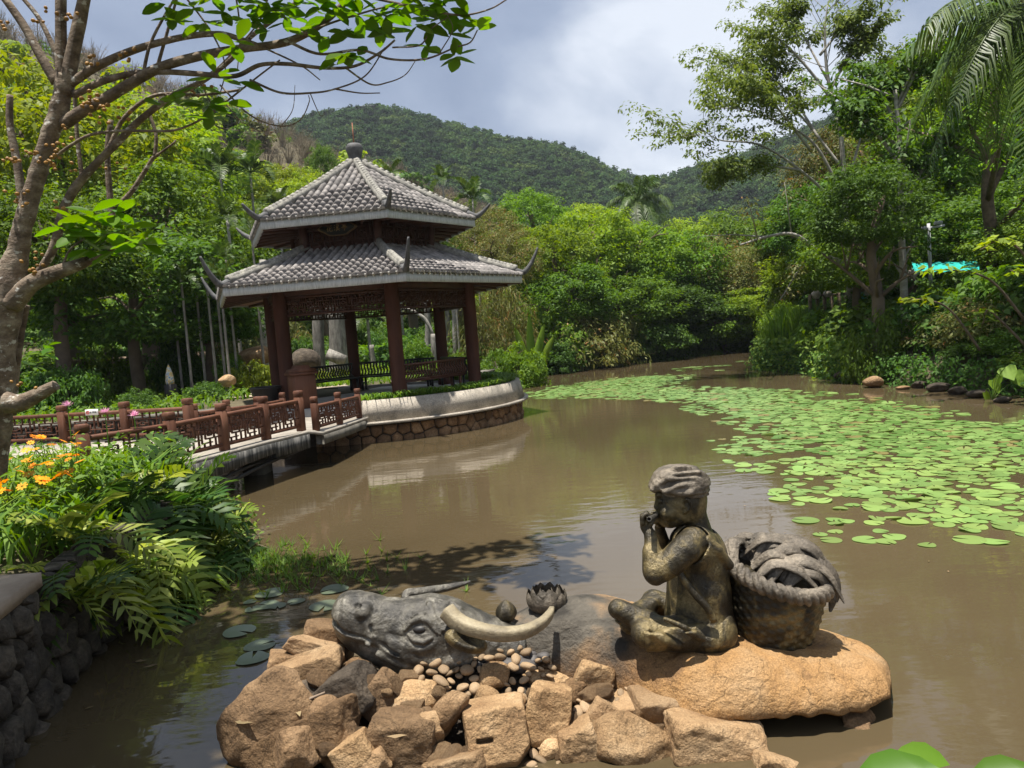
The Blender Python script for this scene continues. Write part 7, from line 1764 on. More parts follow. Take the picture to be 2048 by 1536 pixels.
# leafy ground cover of the near bank
def ground_cover(name, box, n, h, mtl, label, seed, w=.016, keepf=None, lean=.8, leafy=None):
    r = np.random.default_rng(seed); P_ = np.column_stack([r.uniform(box[0], box[1], n), r.uniform(box[2], box[3], n)]); d = poly_sd(P_, POND); P_ = P_[d > .02]
    if keepf is not None: P_ = P_[keepf(P_)]
    z = land(P_[:, 0], P_[:, 1]); n = len(P_); hh = h * r.uniform(.4, 1.15, n); az = r.uniform(0, 6.283, n); dirv = np.stack([np.cos(az), np.sin(az), 0 * az], -1); sd = np.stack([-np.sin(az), np.cos(az), 0 * az], -1) * w
    B0 = np.column_stack([P_, z - .02]); up = np.array([0, 0, 1.0]); M1 = B0 + dirv * (lean * .3 * hh)[:, None] + up * hh[:, None] * .6; E1 = B0 + dirv * (lean * hh)[:, None] + up * (hh * .85)[:, None]
    V = np.stack([B0 - sd * .5, B0 + sd * .5, M1 + sd, M1 - sd, E1], 1).reshape(-1, 3); i = np.arange(n)[:, None] * 5
    VV, FF = [V], [i + np.array([[0, 1, 2, 3]]), i + np.array([[3, 2, 4]])]
    if leafy:
        q = r.integers(0, n, leafy[0]); C = M1[q] + r.normal(0, .05, (leafy[0], 3)) + up * hh[q][:, None] * r.uniform(-.3, .5, (leafy[0], 1)); Nn = up + r.normal(0, .5, (leafy[0], 3)); Nn /= np.linalg.norm(Nn, axis=1)[:, None]
        Vl, Fl = leaf_quads(C, Nn, rand_unit(r, leafy[0]), leafy[1] * r.uniform(.6, 1.3, leafy[0]), leafy[1] * .5); FF.append(Fl + len(V)); VV.append(Vl)
    return add(name, np.concatenate(VV), FF, MT[mtl], kind='stuff', label=label, base=(0, 0, 0))
ground_cover('grass', (-7.5, -2.95, 3.6, 8.9), 6500, .44, 'lf_grass', 'grass and weeds on the near bank', 1, keepf=lambda q: (q[:, 0] < -3.3) | (q[:, 1] > 5.2), leafy=(6000, .08))
ground_cover('bank_greenery', (-14, 2, 16, 36), 9000, .30, 'lf_mid', 'low plants along the garden and far bank', 2, keepf=lambda q: np.hypot(q[:, 0] - PC[0], q[:, 1] - PC[1]) > 3.9, w=.03, leafy=(12000, .13))
ground_cover('bank_greenery', (8.8, 20, 5, 40), 7000, .42, 'lf_mid', 'low plants covering the right bank', 3, w=.03, leafy=(16000, .13))
# creeper curtains over the steep bank edges
def curtain(name, path, n, drop, mtl, leaf, label, seed):
    r = np.random.default_rng(seed); Pt = spline(np.array([(*p, 0) for p in path], float), 80)[:, :2]; k = r.integers(0, 80, n); P_ = Pt[k] + r.normal(0, .16, (n, 2)); d = poly_sd(P_, POND); z = np.clip(land(P_[:, 0], P_[:, 1]), .02, None) + r.uniform(-.1, drop, n) * np.clip(1.2 - np.abs(d), .1, 1)
    z = np.clip(z, .03, None); Nn = np.array([-.5, -.4, .7]) + r.normal(0, .5, (n, 3)); Nn /= np.linalg.norm(Nn, axis=1)[:, None]; s = leaf * r.uniform(.6, 1.3, n); V, Fq = leaf_quads(np.column_stack([P_, z]), Nn, rand_unit(r, n) - (0, 0, .6), s, s * .55)
    return add(name, V, Fq, MT[mtl], kind='stuff', label=label, base=(0, 0, 0))
curtain('creeper', [(10.9, 11), (10.1, 14.7), (9.75, 17), (9.35, 19.2), (9.2, 21), (9.5, 24.3), (9.0, 26.4), (9.7, 28)], 6500, .7, 'lf_dark', .10, 'dark creeper over the edge of the right bank', 4)
curtain('creeper', [(9.3, 19.5), (9.2, 21), (9.5, 24.3), (9.0, 26.4), (9.7, 28), (12, 35)], 3500, 1.1, 'lf_grass', .16, 'fresh green growth over the point of the right bank', 5)
curtain('creeper', [(1.4, 32.4), (3, 34.6), (4.8, 36.3), (7, 37.6), (9.3, 39.1), (13, 46)], 9000, 1.3, 'lf_dark', .18, 'dark creeper hanging down to the far waterline', 6)
curtain('creeper', [(-3.0, 6.6), (-3.15, 7.3), (-3.35, 8.2), (-4.0, 8.9)], 2600, .35, 'lf_grass', .06, 'small leafy weeds over the tip of the near bank', 7)
# water grass creeping out from the tip
r = np.random.default_rng(8); V = []; Fq = []; k0 = 0
for _ in range(420):
    q = r.random() ** 1.6; base = np.array([-3.05, 7.1, 0]) + np.array([1.75, -.9, 0]) * q * r.uniform(.5, 1.1) + np.append(r.normal(0, .30, 2), 0)
    for j in range(5):
        a_ = r.uniform(0, 6.28); l_ = r.uniform(.05, .13); o_ = np.array([math.cos(a_), math.sin(a_), r.uniform(.2, 1.4)]); s_ = np.array([-math.sin(a_), math.cos(a_), 0]) * .006; V += [base - s_ + (0, 0, .0), base + s_, base + o_ * l_]; Fq.append((k0, k0 + 1, k0 + 2)); k0 += 3
add('water_grass', V, Fq, MT['lf_grass'], kind='stuff', label='thin water grass spreading from the tip of the bank', base=(-2.5, 7, 0))
# orange cosmos and pink spider flowers
fm = MB()
for k in range(8):
    a_ = k * math.pi / 4; o_ = np.array([math.cos(a_), math.sin(a_), 0]); s_ = np.array([-o_[1], o_[0], 0]); fm.raw([o_ * .12, o_ * .6 + s_ * .24 + (0, 0, .12), o_ * 1.0 + s_ * .16 + (0, 0, .08), o_ * 1.0 - s_ * .16 + (0, 0, .08), o_ * .6 - s_ * .24 + (0, 0, .12)], [(0, 4, 3, 2, 1)])
flower = make_mesh('flower', np.concatenate(fm.V), fm.F, MT['orange'])
r = np.random.default_rng(14)
CO = [(60, 905, 7.3), (95, 930, 7.0), (130, 900, 7.4), (150, 925, 6.9), (40, 960, 6.5), (80, 985, 6.2), (120, 960, 6.6), (100, 1010, 5.9), (30, 1000, 6.1), (15, 1035, 5.7), (70, 1045, 5.6), (160, 950, 6.8), (55, 1075, 5.4), (115, 890, 7.7)]
CLB = ['cosmos with orange blooms just right of the fig trunk', 'orange cosmos in the middle of the flower bed, upper row', 'orange cosmos closest to the first bridge post', 'orange cosmos beside the brown-stemmed fern', 'cosmos blooming against the fig trunk', 'cosmos in the centre of the flower bed', 'cosmos with orange blooms touching the yellow fern', 'low orange cosmos above the coping', 'cosmos at the trunk side of the lower flower bed', 'cosmos at the picture edge below the fig trunk', 'cosmos in the lower middle of the flower bed', 'orange cosmos half covered by fern leaves', 'lowest cosmos of the bed, right above the coping end', 'farthest orange cosmos of the bed, near the low railing']
for j, (u, v, y) in enumerate(CO):
    p = at(u, v, y); zg = float(land(p[0], y)); t = thing('cosmos_plant', (p[0], y, zg), CLB[j], 'flower', 'orange cosmos on the near bank')
    b = MB(); lv = MB(); heads = []
    for k in range(5):
        e = np.array([p[0] + r.normal(0, .13), y + r.normal(0, .13), max(zg + .42, p[2] + .08 + r.normal(0, .07))]); m_ = (e + np.array([p[0], y, zg])) / 2 + r.normal(0, .03, 3); S_ = spline([(p[0], y, zg), m_, e], 7); b.tube(S_, np.linspace(.006, .003, 7), 4); heads.append(e)
        for q in range(16):
            c_ = S_[r.integers(1, 6)]; o_ = rand_unit(r, 1)[0] * np.array([1, 1, .5]) * r.uniform(.06, .14); s_ = np.cross(o_, (0, 0, 1)) * .16; lv.raw([c_, c_ + o_ * .55 + s_, c_ + o_ + (0, 0, -.02), c_ + o_ * .55 - s_], [(0, 1, 2, 3)])
    b.build('stem', MT['lf_mid'], t); lv.build('foliage', MT['lf_bright'], t)
    for e in heads[:r.integers(3, 6)]:
        s_ = r.uniform(.034, .052); inst('flower', flower, t, e - np.array([p[0], y, zg]), (r.uniform(.1, .7), r.uniform(-.4, .4), r.uniform(0, 6)), (s_, s_, s_))
for j, (u, v, y, lb) in enumerate([(210, 825, 8.3, 'pale pink spider flower standing in front of the far rail'), (333, 838, 8.9, 'purplish spider flower by the first rail post'), (135, 822, 8.6, 'pink spider flower half hidden by the fig trunk')]):
    u = (210, 268, 135)[j]; v = (826, 832, 812)[j]; p = at(u, v, y); zg = float(land(p[0], y)) if p[0] < -4 else .5
    t = thing('spider_flower', (p[0], y, zg), lb, 'flower', 'pink spider flowers'); b = MB(); b.tube([(p[0], y, zg), p], [.008, .005], 5); b.build('stem', MT['lf_mid'], t); h = MB()
    for k in range(46):
        o_ = rand_unit(r, 1)[0]; o_[2] = abs(o_[2]) * .8 + .1; s_ = np.cross(o_, (0, 0, 1)); s_ /= np.linalg.norm(s_) + 1e-6; h.raw([p, p + o_ * .045 + s_ * .006, p + o_ * .085, p + o_ * .045 - s_ * .006], [(0, 1, 2, 3)])
    h.build('flower_head', MT['pink'], t)

# ================================================================= the fig tree
fig = thing('fig_tree', (at(-5, 900, 6.0)[0], 6.0, .72), 'fig tree with pale scarred bark and clusters of orange figs, branches reaching over the pavilion', 'tree')
def limb(pts, w0, w1, y0=6.0, y1=None, name='branch', n=None, cap=True):
    y1 = y0 if y1 is None else y1; k = len(pts); ys = np.linspace(y0, y1, k); Pt = spline([at(u, v, y) for (u, v), y in zip(pts, ys)], n or 7 * k)
    rad = np.linspace(w0, w1, len(Pt)) / 2 * np.linspace(y0, y1, len(Pt)) / F_PX; rad = rad * (1 + .06 * fbm(Pt * 6, 2, 3)); V, Fq = tube_geo(Pt, rad, 14 if w0 > 30 else 8, cap); 
    if w0 > 30: V = V + (.012 * fbm(V * 7, 3, 4))[:, None] * np.array([1, 1, .3]) 
    add(name, V, Fq, MT['bark_fig'], fig, smooth=True); return Pt
def vlimb(pts, ws, y, name='branch'):
    Pt = spline([at(u, v, y) for u, v in pts], 9 * len(pts)); w_ = np.interp(np.linspace(0, 1, len(Pt)), np.linspace(0, 1, len(ws)), ws) / 2 * y / F_PX
    V, Fq = tube_geo(Pt, w_ * (1 + .05 * fbm(Pt * 9, 2, 3)), 20); rg = .006 * np.maximum(0, np.sin(V[:, 2] * 38 + 3 * fbm(V * 3, 2, 6))) ** 6; dirn = V - np.repeat(Pt, 20, 0); dirn /= np.linalg.norm(dirn, axis=1)[:, None] + 1e-9
    V = V + dirn * (rg + .010 * fbm(V * 8, 3, 4))[:, None]; add(name, V, Fq, MT['bark_fig'], fig, smooth=True)
vlimb([(-45, 1110), (-30, 960), (-16, 860), (-8, 770), (-6, 690), (6, 620), (20, 565), (35, 505), (47, 450), (66, 380), (87, 309), (105, 255), (122, 205), (130, 150)], [80, 72, 66, 66, 66, 68, 60, 40, 33, 32, 32, 32, 33, 30], 6.0, 'trunk')
limb([(122, 175), (122, 90), (122, -20), (125, -160)], 22, 18); limb([(130, 190), (145, 110), (160, 40), (180, -60), (210, -200)], 28, 20)
limb([(112, 165), (80, 110), (50, 55), (8, -5), (-40, -70)], 20, 13)
B1 = limb([(128, 248), (165, 222), (210, 198), (260, 168), (320, 135), (400, 112), (480, 98), (545, 90), (590, 78), (640, 50), (690, 5), (730, -40)], 24, 11, 6.0, 5.7)
B2 = limb([(140, 168), (190, 135), (255, 105), (315, 86), (380, 72), (440, 68), (480, 78), (520, 92)], 17, 9, 6.0, 5.8)
B3 = limb([(148, 190), (200, 165), (260, 148), (330, 144), (400, 148), (470, 152), (520, 130), (575, 128), (650, 136), (710, 132), (760, 105), (790, 80)], 14, 4, 6.0, 5.6)
B4 = limb([(125, 420), (150, 375), (195, 325), (235, 285), (280, 240), (340, 195), (400, 165), (460, 120), (500, 75), (560, 30), (610, -10)], 18, 7, 6.1, 6.3)
limb([(122, 430), (160, 370), (215, 300), (245, 240), (290, 200), (330, 188), (400, 190), (480, 180)], 12, 5, 6.2, 6.4)
B5 = limb([(105, 318), (140, 292), (180, 270), (240, 262), (300, 262), (350, 260), (400, 240), (450, 205), (520, 150), (560, 120)], 7, 3, 5.9, 5.8)
for pts, w0, w1, y0, y1 in [([(500, 160), (560, 185), (620, 186), (670, 178), (730, 152), (770, 95)], 5, 2.5, 5.8, 5.6), ([(670, 178), (720, 186), (760, 186)], 3.5, 2, 5.7, 5.6), ([(690, 135), (740, 168), (775, 165), (810, 150), (832, 120)], 4, 1.5, 5.6, 5.5),
    ([(440, 170), (500, 230), (560, 252), (600, 240), (618, 205), (617, 190)], 3.5, 1.5, 5.8, 5.7), ([(580, 85), (640, 108), (720, 100), (780, 118), (850, 118), (910, 95), (940, 85), (955, 60)], 6, 2.5, 5.7, 5.4), ([(720, -10), (800, 8), (880, 25), (930, 30), (980, 18), (1015, -2)], 6, 2.5, 5.6, 5.4),
    ([(600, 70), (680, 40), (780, 12), (850, 10)], 5, 2.5, 5.7, 5.5), ([(785, 95), (840, 90), (860, 60), (880, 45), (895, 35)], 3.5, 2, 5.6, 5.4), ([(880, 105), (905, 60), (895, 30)], 2.5, 1.5, 5.5, 5.4), ([(118, 120), (80, 40), (40, -10)], 11, 7, 6, 6),
    ([(310, 150), (330, 80), (350, 10), (370, -60)], 7, 4, 6.0, 5.9), ([(285, 155), (300, 90), (330, 30), (360, -20)], 7, 4, 5.9, 5.9), ([(20, 190), (20, 250), (35, 330), (45, 410)], 12, 17, 6.6, 6.6), ([(148, 180), (155, 280), (165, 360)], 7, 9, 6.3, 6.3),
    ([(235, 412), (262, 385), (285, 350), (305, 318), (318, 308)], 11, 7, 6.6, 6.6), ([(310, 312), (312, 270), (300, 230)], 8, 6, 6.6, 6.6), ([(312, 312), (345, 288), (352, 280)], 5, 3, 6.6, 6.6), ([(225, 440), (218, 370), (215, 300), (222, 240)], 13, 10, 6.7, 6.7),
    ([(22, 610), (60, 570), (105, 548), (150, 532), (175, 522)], 40, 18, 5.95, 5.9), ([(160, 528), (200, 512), (240, 490), (270, 478)], 7, 4, 5.9, 5.85), ([(120, 548), (140, 500), (180, 470)], 6, 3, 5.9, 5.9), ([(110, 480), (118, 440), (130, 405)], 13, 13, 6.1, 6.1), ([(50, 600), (75, 550), (105, 500), (128, 420)], 16, 18, 6.15, 6.15),
    ([(560, 255), (585, 220), (590, 170)], 2, 1, 5.8, 5.7), ([(620, 186), (640, 230), (650, 225)], 2, 1, 5.7, 5.7), ([(450, 205), (480, 240), (520, 262), (545, 258)], 2.5, 1, 5.8, 5.8), ([(400, 165), (430, 215), (480, 240)], 3, 1.2, 6, 5.9), ([(520, 92), (600, 130), (640, 160)], 4, 2, 5.8, 5.7), ([(330, 188), (400, 215), (430, 250), (480, 262)], 3, 1, 6.3, 6.2), ([(360, -20), (420, 60), (450, 130), (440, 190)], 4, 2, 6.0, 6.1), ([(470, -20), (480, 60), (475, 140)], 4, 2, 6.0, 6.0), ([(540, -20), (520, 40), (470, 100), (420, 150)], 4, 2, 6.1, 6.1)]:
    limb(pts, w0, w1, y0, y1)
limb([(15, 805), (40, 806), (75, 790), (112, 770)], 44, 20, 5.9, name='stub')
limb([(22, 830), (30, 740), (42, 660), (52, 610)], 20, 14, 6.2)
# upper crown, outside the picture, that throws the dappled shade
limb([(120, -100), (160, -300), (260, -520)], 30, 16, 6.0, 5.2); limb([(125, -150), (60, -420), (-60, -800)], 26, 12, 6.0, 4.4); limb([(120, -100), (200, -420), (380, -900)], 22, 10, 6.0, 4.2); limb([(210, -200), (420, -420), (700, -700)], 20, 9, 6.0, 5.0)
# leaves
lmb = MB(); out_ = [(0, 0), (.22, .15), (.5, .24), (.74, .21), (.92, .10), (1, 0)]
mid_ = [(x, 0, -.05 * math.sin(math.pi * x) - .10 * x * x) for x, _ in out_]; up_ = [(x, w, .05 * w / .24 - .10 * x * x) for x, w in out_]; dn_ = [(x, -w, .05 * w / .24 - .10 * x * x) for x, w in out_]
Vl = mid_ + up_[1:5] + dn_[1:5]
Fl = [(0, 1, 6), (1, 2, 7, 6), (2, 3, 8, 7), (3, 4, 9, 8), (4, 5, 9), (0, 10, 1), (1, 10, 11, 2), (2, 11, 12, 3), (3, 12, 13, 4), (4, 13, 5)]
figleaf = make_mesh('leaf', Vl, Fl, MT['lf_fig'])
r = np.random.default_rng(2); off = np.array(fig.location)
CL = [(560, 22, 6), (600, 15, 6), (640, 20, 7), (680, 15, 6), (720, 28, 7), (760, 30, 7), (800, 18, 6), (850, 12, 6), (885, 10, 6), (893, 32, 6), (940, 35, 5), (900, 68, 4), (955, 62, 4), (912, 112, 7), (855, 95, 5), (690, 108, 5), (735, 85, 4), (610, 62, 5), (575, 35, 5), (655, 75, 4), (450, 28, 5), (500, 40, 6), (520, 15, 5), (385, 18, 5), (345, 40, 5), (470, 85, 5), (430, 150, 4), (445, 195, 4), (415, 210, 6), (425, 235, 4), (350, 195, 5), (325, 205, 4), (480, 172, 4), (700, 55, 5), (780, 70, 4), (835, 55, 5), (870, 35, 5), (535, 55, 4), (480, 10, 5), (670, 130, 3), (760, 55, 4), (410, 45, 4), (330, 10, 4), (540, 5, 5)]
CB = [(150, 440, 6), (185, 430, 7), (230, 425, 6), (250, 455, 6), (270, 480, 6), (210, 470, 7), (160, 470, 6), (290, 490, 4), (240, 500, 4), (130, 455, 5), (180, 500, 4), (85, 705, 4), (98, 690, 3)]
nl = 0
for (u, v, n), bright in [(c, 0) for c in CL] + [(c, 1) for c in CB]:
    y = 5.6 + r.normal(0, .12) if not bright else 5.75 + r.normal(0, .08)
    c = at(u, v, y); b0 = r.uniform(0, 6.28)
    for k in range(n):
        if nl >= 292: break
        a_ = b0 + k * 2.39996; el_ = r.uniform(-.5, .55); s_ = r.uniform(.14, .21) * (1.25 if bright else 1.0) * (.6 if v > 680 else 1)
        inst('leaf', figleaf, fig, c - off + r.normal(0, .015, 3), (r.uniform(-.5, .5), -el_, a_), (s_, s_, s_)); nl += 1
ce = []
for _ in range(240): ce.append(np.array([r.uniform(-3.7, -2.45), r.uniform(2.4, 4.7), r.uniform(5.6, 7.2)]))
for _ in range(10): ce.append(np.array([r.uniform(-5.6, -3.1), r.uniform(2.2, 5.4), r.uniform(5.5, 7.2)]))
for _ in range(40): ce.append(at(r.uniform(150, 900), r.uniform(-420, -90), r.uniform(5.2, 6.2)))
V, Fq = clump_leaves(r, np.array(ce), .30, 13, .22, .7, .8, .5, .2); add('upper_foliage', V, Fq, MT['lf_fig'], fig, kind='stuff')
# figs
fb = MB(); fb.lathe([(0, 0), (.5, .15), (.85, .55), (.9, .9), (.6, 1.25), (.2, 1.42), (0, 1.45)], (0, 0, 0), 10); figm = make_mesh('fig', np.concatenate(fb.V), fb.F, MT['fruit'], True)
for (u, v, n, y) in [(178, 198, 12, 5.82), (200, 210, 6, 5.8), (112, 292, 6, 5.8), (98, 325, 10, 5.8), (66, 312, 6, 5.85), (30, 312, 7, 6.0), (100, 300, 4, 5.8), (185, 120, 6, 5.9), (258, 112, 5, 5.9), (395, 178, 6, 6.0), (15, 45, 4, 6.0), (140, 22, 4, 5.9), (88, 35, 3, 5.9), (200, 232, 4, 5.85), (250, 222, 5, 6.0), (130, 258, 3, 5.85), (225, 335, 4, 6.3), (40, 385, 5, 5.9), (75, 522, 7, 5.85), (68, 530, 4, 5.85), (45, 765, 4, 5.7), (100, 415, 4, 5.85), (148, 328, 3, 5.9), (105, 20, 3, 5.9), (265, 152, 4, 5.95), (22, 318, 3, 5.9), (35, 395, 4, 5.9)]:
    for k in range(n):
        p = at(u + r.normal(0, 11), v + r.normal(0, 8), y) ; s_ = r.uniform(.014, .021); inst('fig', figm, fig, p - off, (r.uniform(2.4, 3.9), r.uniform(-.6, .6), 0), (s_, s_, s_))
# dappled-shade neighbour: planted out of the picture, left of the viewer
# ================================================================= garden walls, path and ornaments at the left rear
X, Y = np.arange(-15, -4.2, .4), np.arange(17.4, 27.2, .4)
pV, pF = grid_mesh(X, Y, lambda x, y: land(x, y) + .035)
cen = pV[pF].mean(1); keepp = (np.abs(cen[:, 1] - (21.6 + .25 * (cen[:, 0] + 9.5))) < 2.4) & (poly_sd(cen[:, :2], POND) > .5) & (np.hypot(cen[:, 0] - PC[0], cen[:, 1] - PC[1]) > 3.2)
add('path', pV, pF[keepp], MT['path'], kind='structure', smooth=True)
sw = thing('garden_wall', (at(290, 780, 26)[0], 26, .8), 'curved rubble wall beyond the path, shaded by the spreading tree', 'wall')
GW = np.array([at(u, 750, y)[:2] for u, y in ((140, 22.5), (200, 24.5), (270, 25.8), (340, 26.6), (430, 27.2))]); gd = np.concatenate([[0], np.cumsum(np.hypot(*np.diff(GW, axis=0).T))])
def on_gw(s, z, o):
    x, y = np.interp(s, gd, GW[:, 0]), np.interp(s, gd, GW[:, 1]); return (x + .35 * o, y - .93 * o, z)
MT['wallstone'] = mat('warm_wall_stone', [(0.28, (0.07, 0.05, 0.035)), (0.5, (0.17, 0.125, 0.085)), (0.75, (0.30, 0.235, 0.165))], 5, 0.9, 0.9, 20, vary=0.3)
lumpy(sw, 'stone', cells_for(0, gd[-1], .75, 2.15, .42), on_gw, MT['wallstone'], .10)
V = []
for s in np.linspace(0, gd[-1], 20): q = on_gw(s, 0, -.04); V += [(q[0], q[1], .5), (q[0], q[1], 2.12), (q[0] - .1, q[1] + .4, 2.14)]
add('backing', V, [(3 * i + j, 3 * i + 3 + j, 3 * i + 4 + j, 3 * i + 1 + j) for i in range(19) for j in (0, 1)], MT['rock_dark'], sw)
# creek wall behind the far railing, low wall right of the pavilion
def low_wall(name, label, path, z0, z1, mst, size, cop, nrm):
    G_ = np.array(path); gd_ = np.concatenate([[0], np.cumsum(np.hypot(*np.diff(G_, axis=0).T))]); t = thing(name, (*G_[len(G_) // 2], 0), label, 'wall'); nrm = np.array(nrm)
    f = lambda s, z, o: (np.interp(s, gd_, G_[:, 0]) + nrm[0] * o, np.interp(s, gd_, G_[:, 1]) + nrm[1] * o, z)
    lumpy(t, 'stone', cells_for(0, gd_[-1], z0, z1 - .06, size), f, mst, .06); V = []
    for s in np.linspace(0, gd_[-1], 24): a_, b_ = f(s, 0, .08), f(s, 0, -.3); V += [(a_[0], a_[1], z1 - .07), (a_[0], a_[1], z1), (b_[0], b_[1], z1), (b_[0], b_[1], z1 - .07)]
    add('coping', V, [(4 * i + j, 4 * i + 4 + j, 4 * i + 4 + (j + 1) % 4, 4 * i + (j + 1) % 4) for i in range(23) for j in range(4)] + [(3, 2, 1, 0), (92, 93, 94, 95)], cop, t); V = []
    for s in np.linspace(0, gd_[-1], 24): a_ = f(s, 0, -.03); V += [(a_[0], a_[1], z0 - .4), (a_[0], a_[1], z1 - .02)]
    add('backing', V, [(2 * i, 2 * i + 2, 2 * i + 3, 2 * i + 1) for i in range(23)], MT['rock_dark'], t)
low_wall('creek_wall', 'dark low stone wall along the creek behind the far railing', [(-13, 15.05), (-9, 15.5), (-6.2, 16.2), (-5.4, 16.9)], -.1, .80, MT['lava'], .34, MT['beam_pale'], (.1, -1))
low_wall('bank_wall', 'low stone wall at the waterline right of the pavilion, under the clipped bush', [(-1.1, 22.8), (-.3, 26), (.6, 29.2), (1.5, 32.7)], -.1, .82, MT['lava'], .45, MT['beam_pale'], (1, -.2))
Q = [at(208, 797, 22.0), at(138, 806, 21.4), at(80, 812, 20.9), at(20, 816, 20.5)]
for q in Q: q[2] = float(land(q[0], q[1])) + .04
railing('railing', Q, .60, 'shaded farther railing beside the path, in front of the rubble wall', .13)
# plinth with painted ornament
p = at(343, 792, 21.0); p[2] = float(land(p[0], p[1]))
t = thing('plinth', p, 'dark square plinth under the painted ornament', 'plinth'); b = MB(); b.box(p + (0, 0, .26), (.26, .26, .52), None, .015); b.build('block', MT['bench'], t)
t = thing('painted_ornament', p + (0, 0, .52), 'pointed ornament painted blue, white and yellow on a dark plinth', 'ornament')
b = MB(); b.lathe([(0, 0), (.11, 0), (.12, .1), (.10, .28), (.05, .46), (0, .58)], p + (0, 0, .52), 12); b.build('body', mat('painted_patches', [(0.40, (0.05, 0.20, 0.45)), (0.47, (0.65, 0.65, 0.6)), (0.55, (0.62, 0.40, 0.06)), (0.62, (0.10, 0.32, 0.5))], 9, 0.4), t, smooth=True)
# old trunks and stones behind the pavilion
def stump(name, label, u, vb, y, w, vt, cat='trunk', lean=0, arm=None, mtl='bark_grey'):
    p = at(u, vb, y); p[2] = float(land(p[0], y)) - .1; e = at(u + lean, vt, y); h = e - p; rr = w / 2 * y / F_PX; Pt = spline([p, p + h * .15, p + h * .5 + rng.normal(0, .04, 3), e], 16); V, Fq = tube_geo(Pt, np.interp(np.linspace(0, 1, 16), [0, .12, .3, 1], [rr * 1.35, rr * 1.08, rr, rr * .95]), 18); V = V + (.05 * fbm(V * np.array([5, 5, 1.3]), 3, int(u)))[:, None] * np.array([1, 1, 0])
    t = thing(name, p, label, cat, 'grey old trunks in the garden'); add('trunk', V, Fq, MT[mtl], t, smooth=True)
    if arm: P2 = spline([at(a_, b_, y) for a_, b_ in arm], 14); V, Fq = tube_geo(P2, np.linspace(rr * .55, rr * .3, 14), 12); V = V + (.03 * fbm(V * 5, 2, 8))[:, None]; add('limb', V, Fq, MT[mtl], t, smooth=True)
stump('old_trunk', 'forked grey trunk seen left of the black rear column', 636, 716, 26.5, 24, 590, arm=[(634, 640), (620, 612), (600, 590)])
stump('old_trunk', 'thickest grey trunk with cracked bark, just left of the black rear column', 674, 722, 26.0, 36, 590, arm=[(672, 660), (655, 630), (650, 600)])
stump('old_trunk', 'pale yellowish trunk left of the pavilion columns', 526, 708, 27.0, 16, 520, mtl='bark_pale')
stump('old_trunk', 'pale trunk showing between the two right-hand columns', 908, 690, 28.0, 14, 520, mtl='bark_pale')
stump('old_trunk', 'grey trunk behind the rear right column', 892, 690, 29.5, 9, 520)
stump('old_trunk', 'grey upright trunk right of the front middle column', 852, 700, 29.0, 13, 560)
stump('old_trunk', 'arched grey log curving down behind the columns', 868, 695, 27.0, 16, 668, arm=[(866, 672), (852, 640), (825, 622), (795, 616), (770, 618)])
t_u = at(745, 716, 25.2); stump('tree_stump', 'short sawn-off stump among the low ferns', 743, 716, 25.2, 11, 690, cat='stump')
a_, b_ = at(655, 708, 24.0), at(690, 722, 24.0); b = MB(); b.tube([a_, b_], [.19, .19], 14); b.build('sawn_log', MT['bark_grey'], label='tilted sawn log lying against the thick trunk', cat='log', group=None)
GB_ = 'boulders in the garden'
rock(604, 728, 70, 60, MT['rock_dark'], 'dark boulder behind the wooden cabinet', .5, 18, 0, y=22.5, group=GB_, res=26)
rock(512, 712, 80, 40, MT['rock_tan'], 'pale tan boulder left of the front column', .5, 5, 0, y=24.0, group=GB_, res=24)
rock(452, 762, 34, 26, MT['rock_tan'], 'small stone among the slender trunks', .25, 0, 0, y=20.5, group=GB_, res=18)
# right bank stones
GQ = 'stones at the foot of the right bank'
p = gnd(1751, 775); rock(1751, 764, 46, 27, MT['rock_brown'], 'round brown boulder half in the water at the right bank', .3, 0, 0, y=float(p[1]), rnd=.4, rough=.03, group=GQ, res=24)
p = gnd(1810, 779); rock(1811, 776, 32, 11, MT['rock_brown'], 'flat stone barely above the water, right of the round boulder', .2, 0, 0, y=float(p[1]), rnd=.4, rough=.03, group=GQ, res=18)
p = gnd(1722, 768); rock(1724, 728, 36, 84, MT['rock_dark'], 'upright weathered stone slab in the dark thicket', .25, 4, 1, y=float(p[1]) + .5, group=GQ, res=28)
for j, (u, v, w, h, lb) in enumerate([(1880, 775, 50, 20, 'low dark stone on the muddy edge'), (1920, 782, 36, 18, 'small dark stone among dead leaves'), (1960, 788, 44, 20, 'dark stone under the heart-leaved plant'), (1840, 770, 30, 16, 'little dark stone by the flat one'), (2010, 800, 30, 14, 'small stone at the water near the edge'), (1690, 752, 40, 22, 'dark stone at the foot of the thicket')]):
    p = gnd(u, v + h / 2); rock(u, v, w, h, MT['rock_dark'], lb, .2, 0, 0, y=float(p[1]) + .15, group=GQ, res=18)
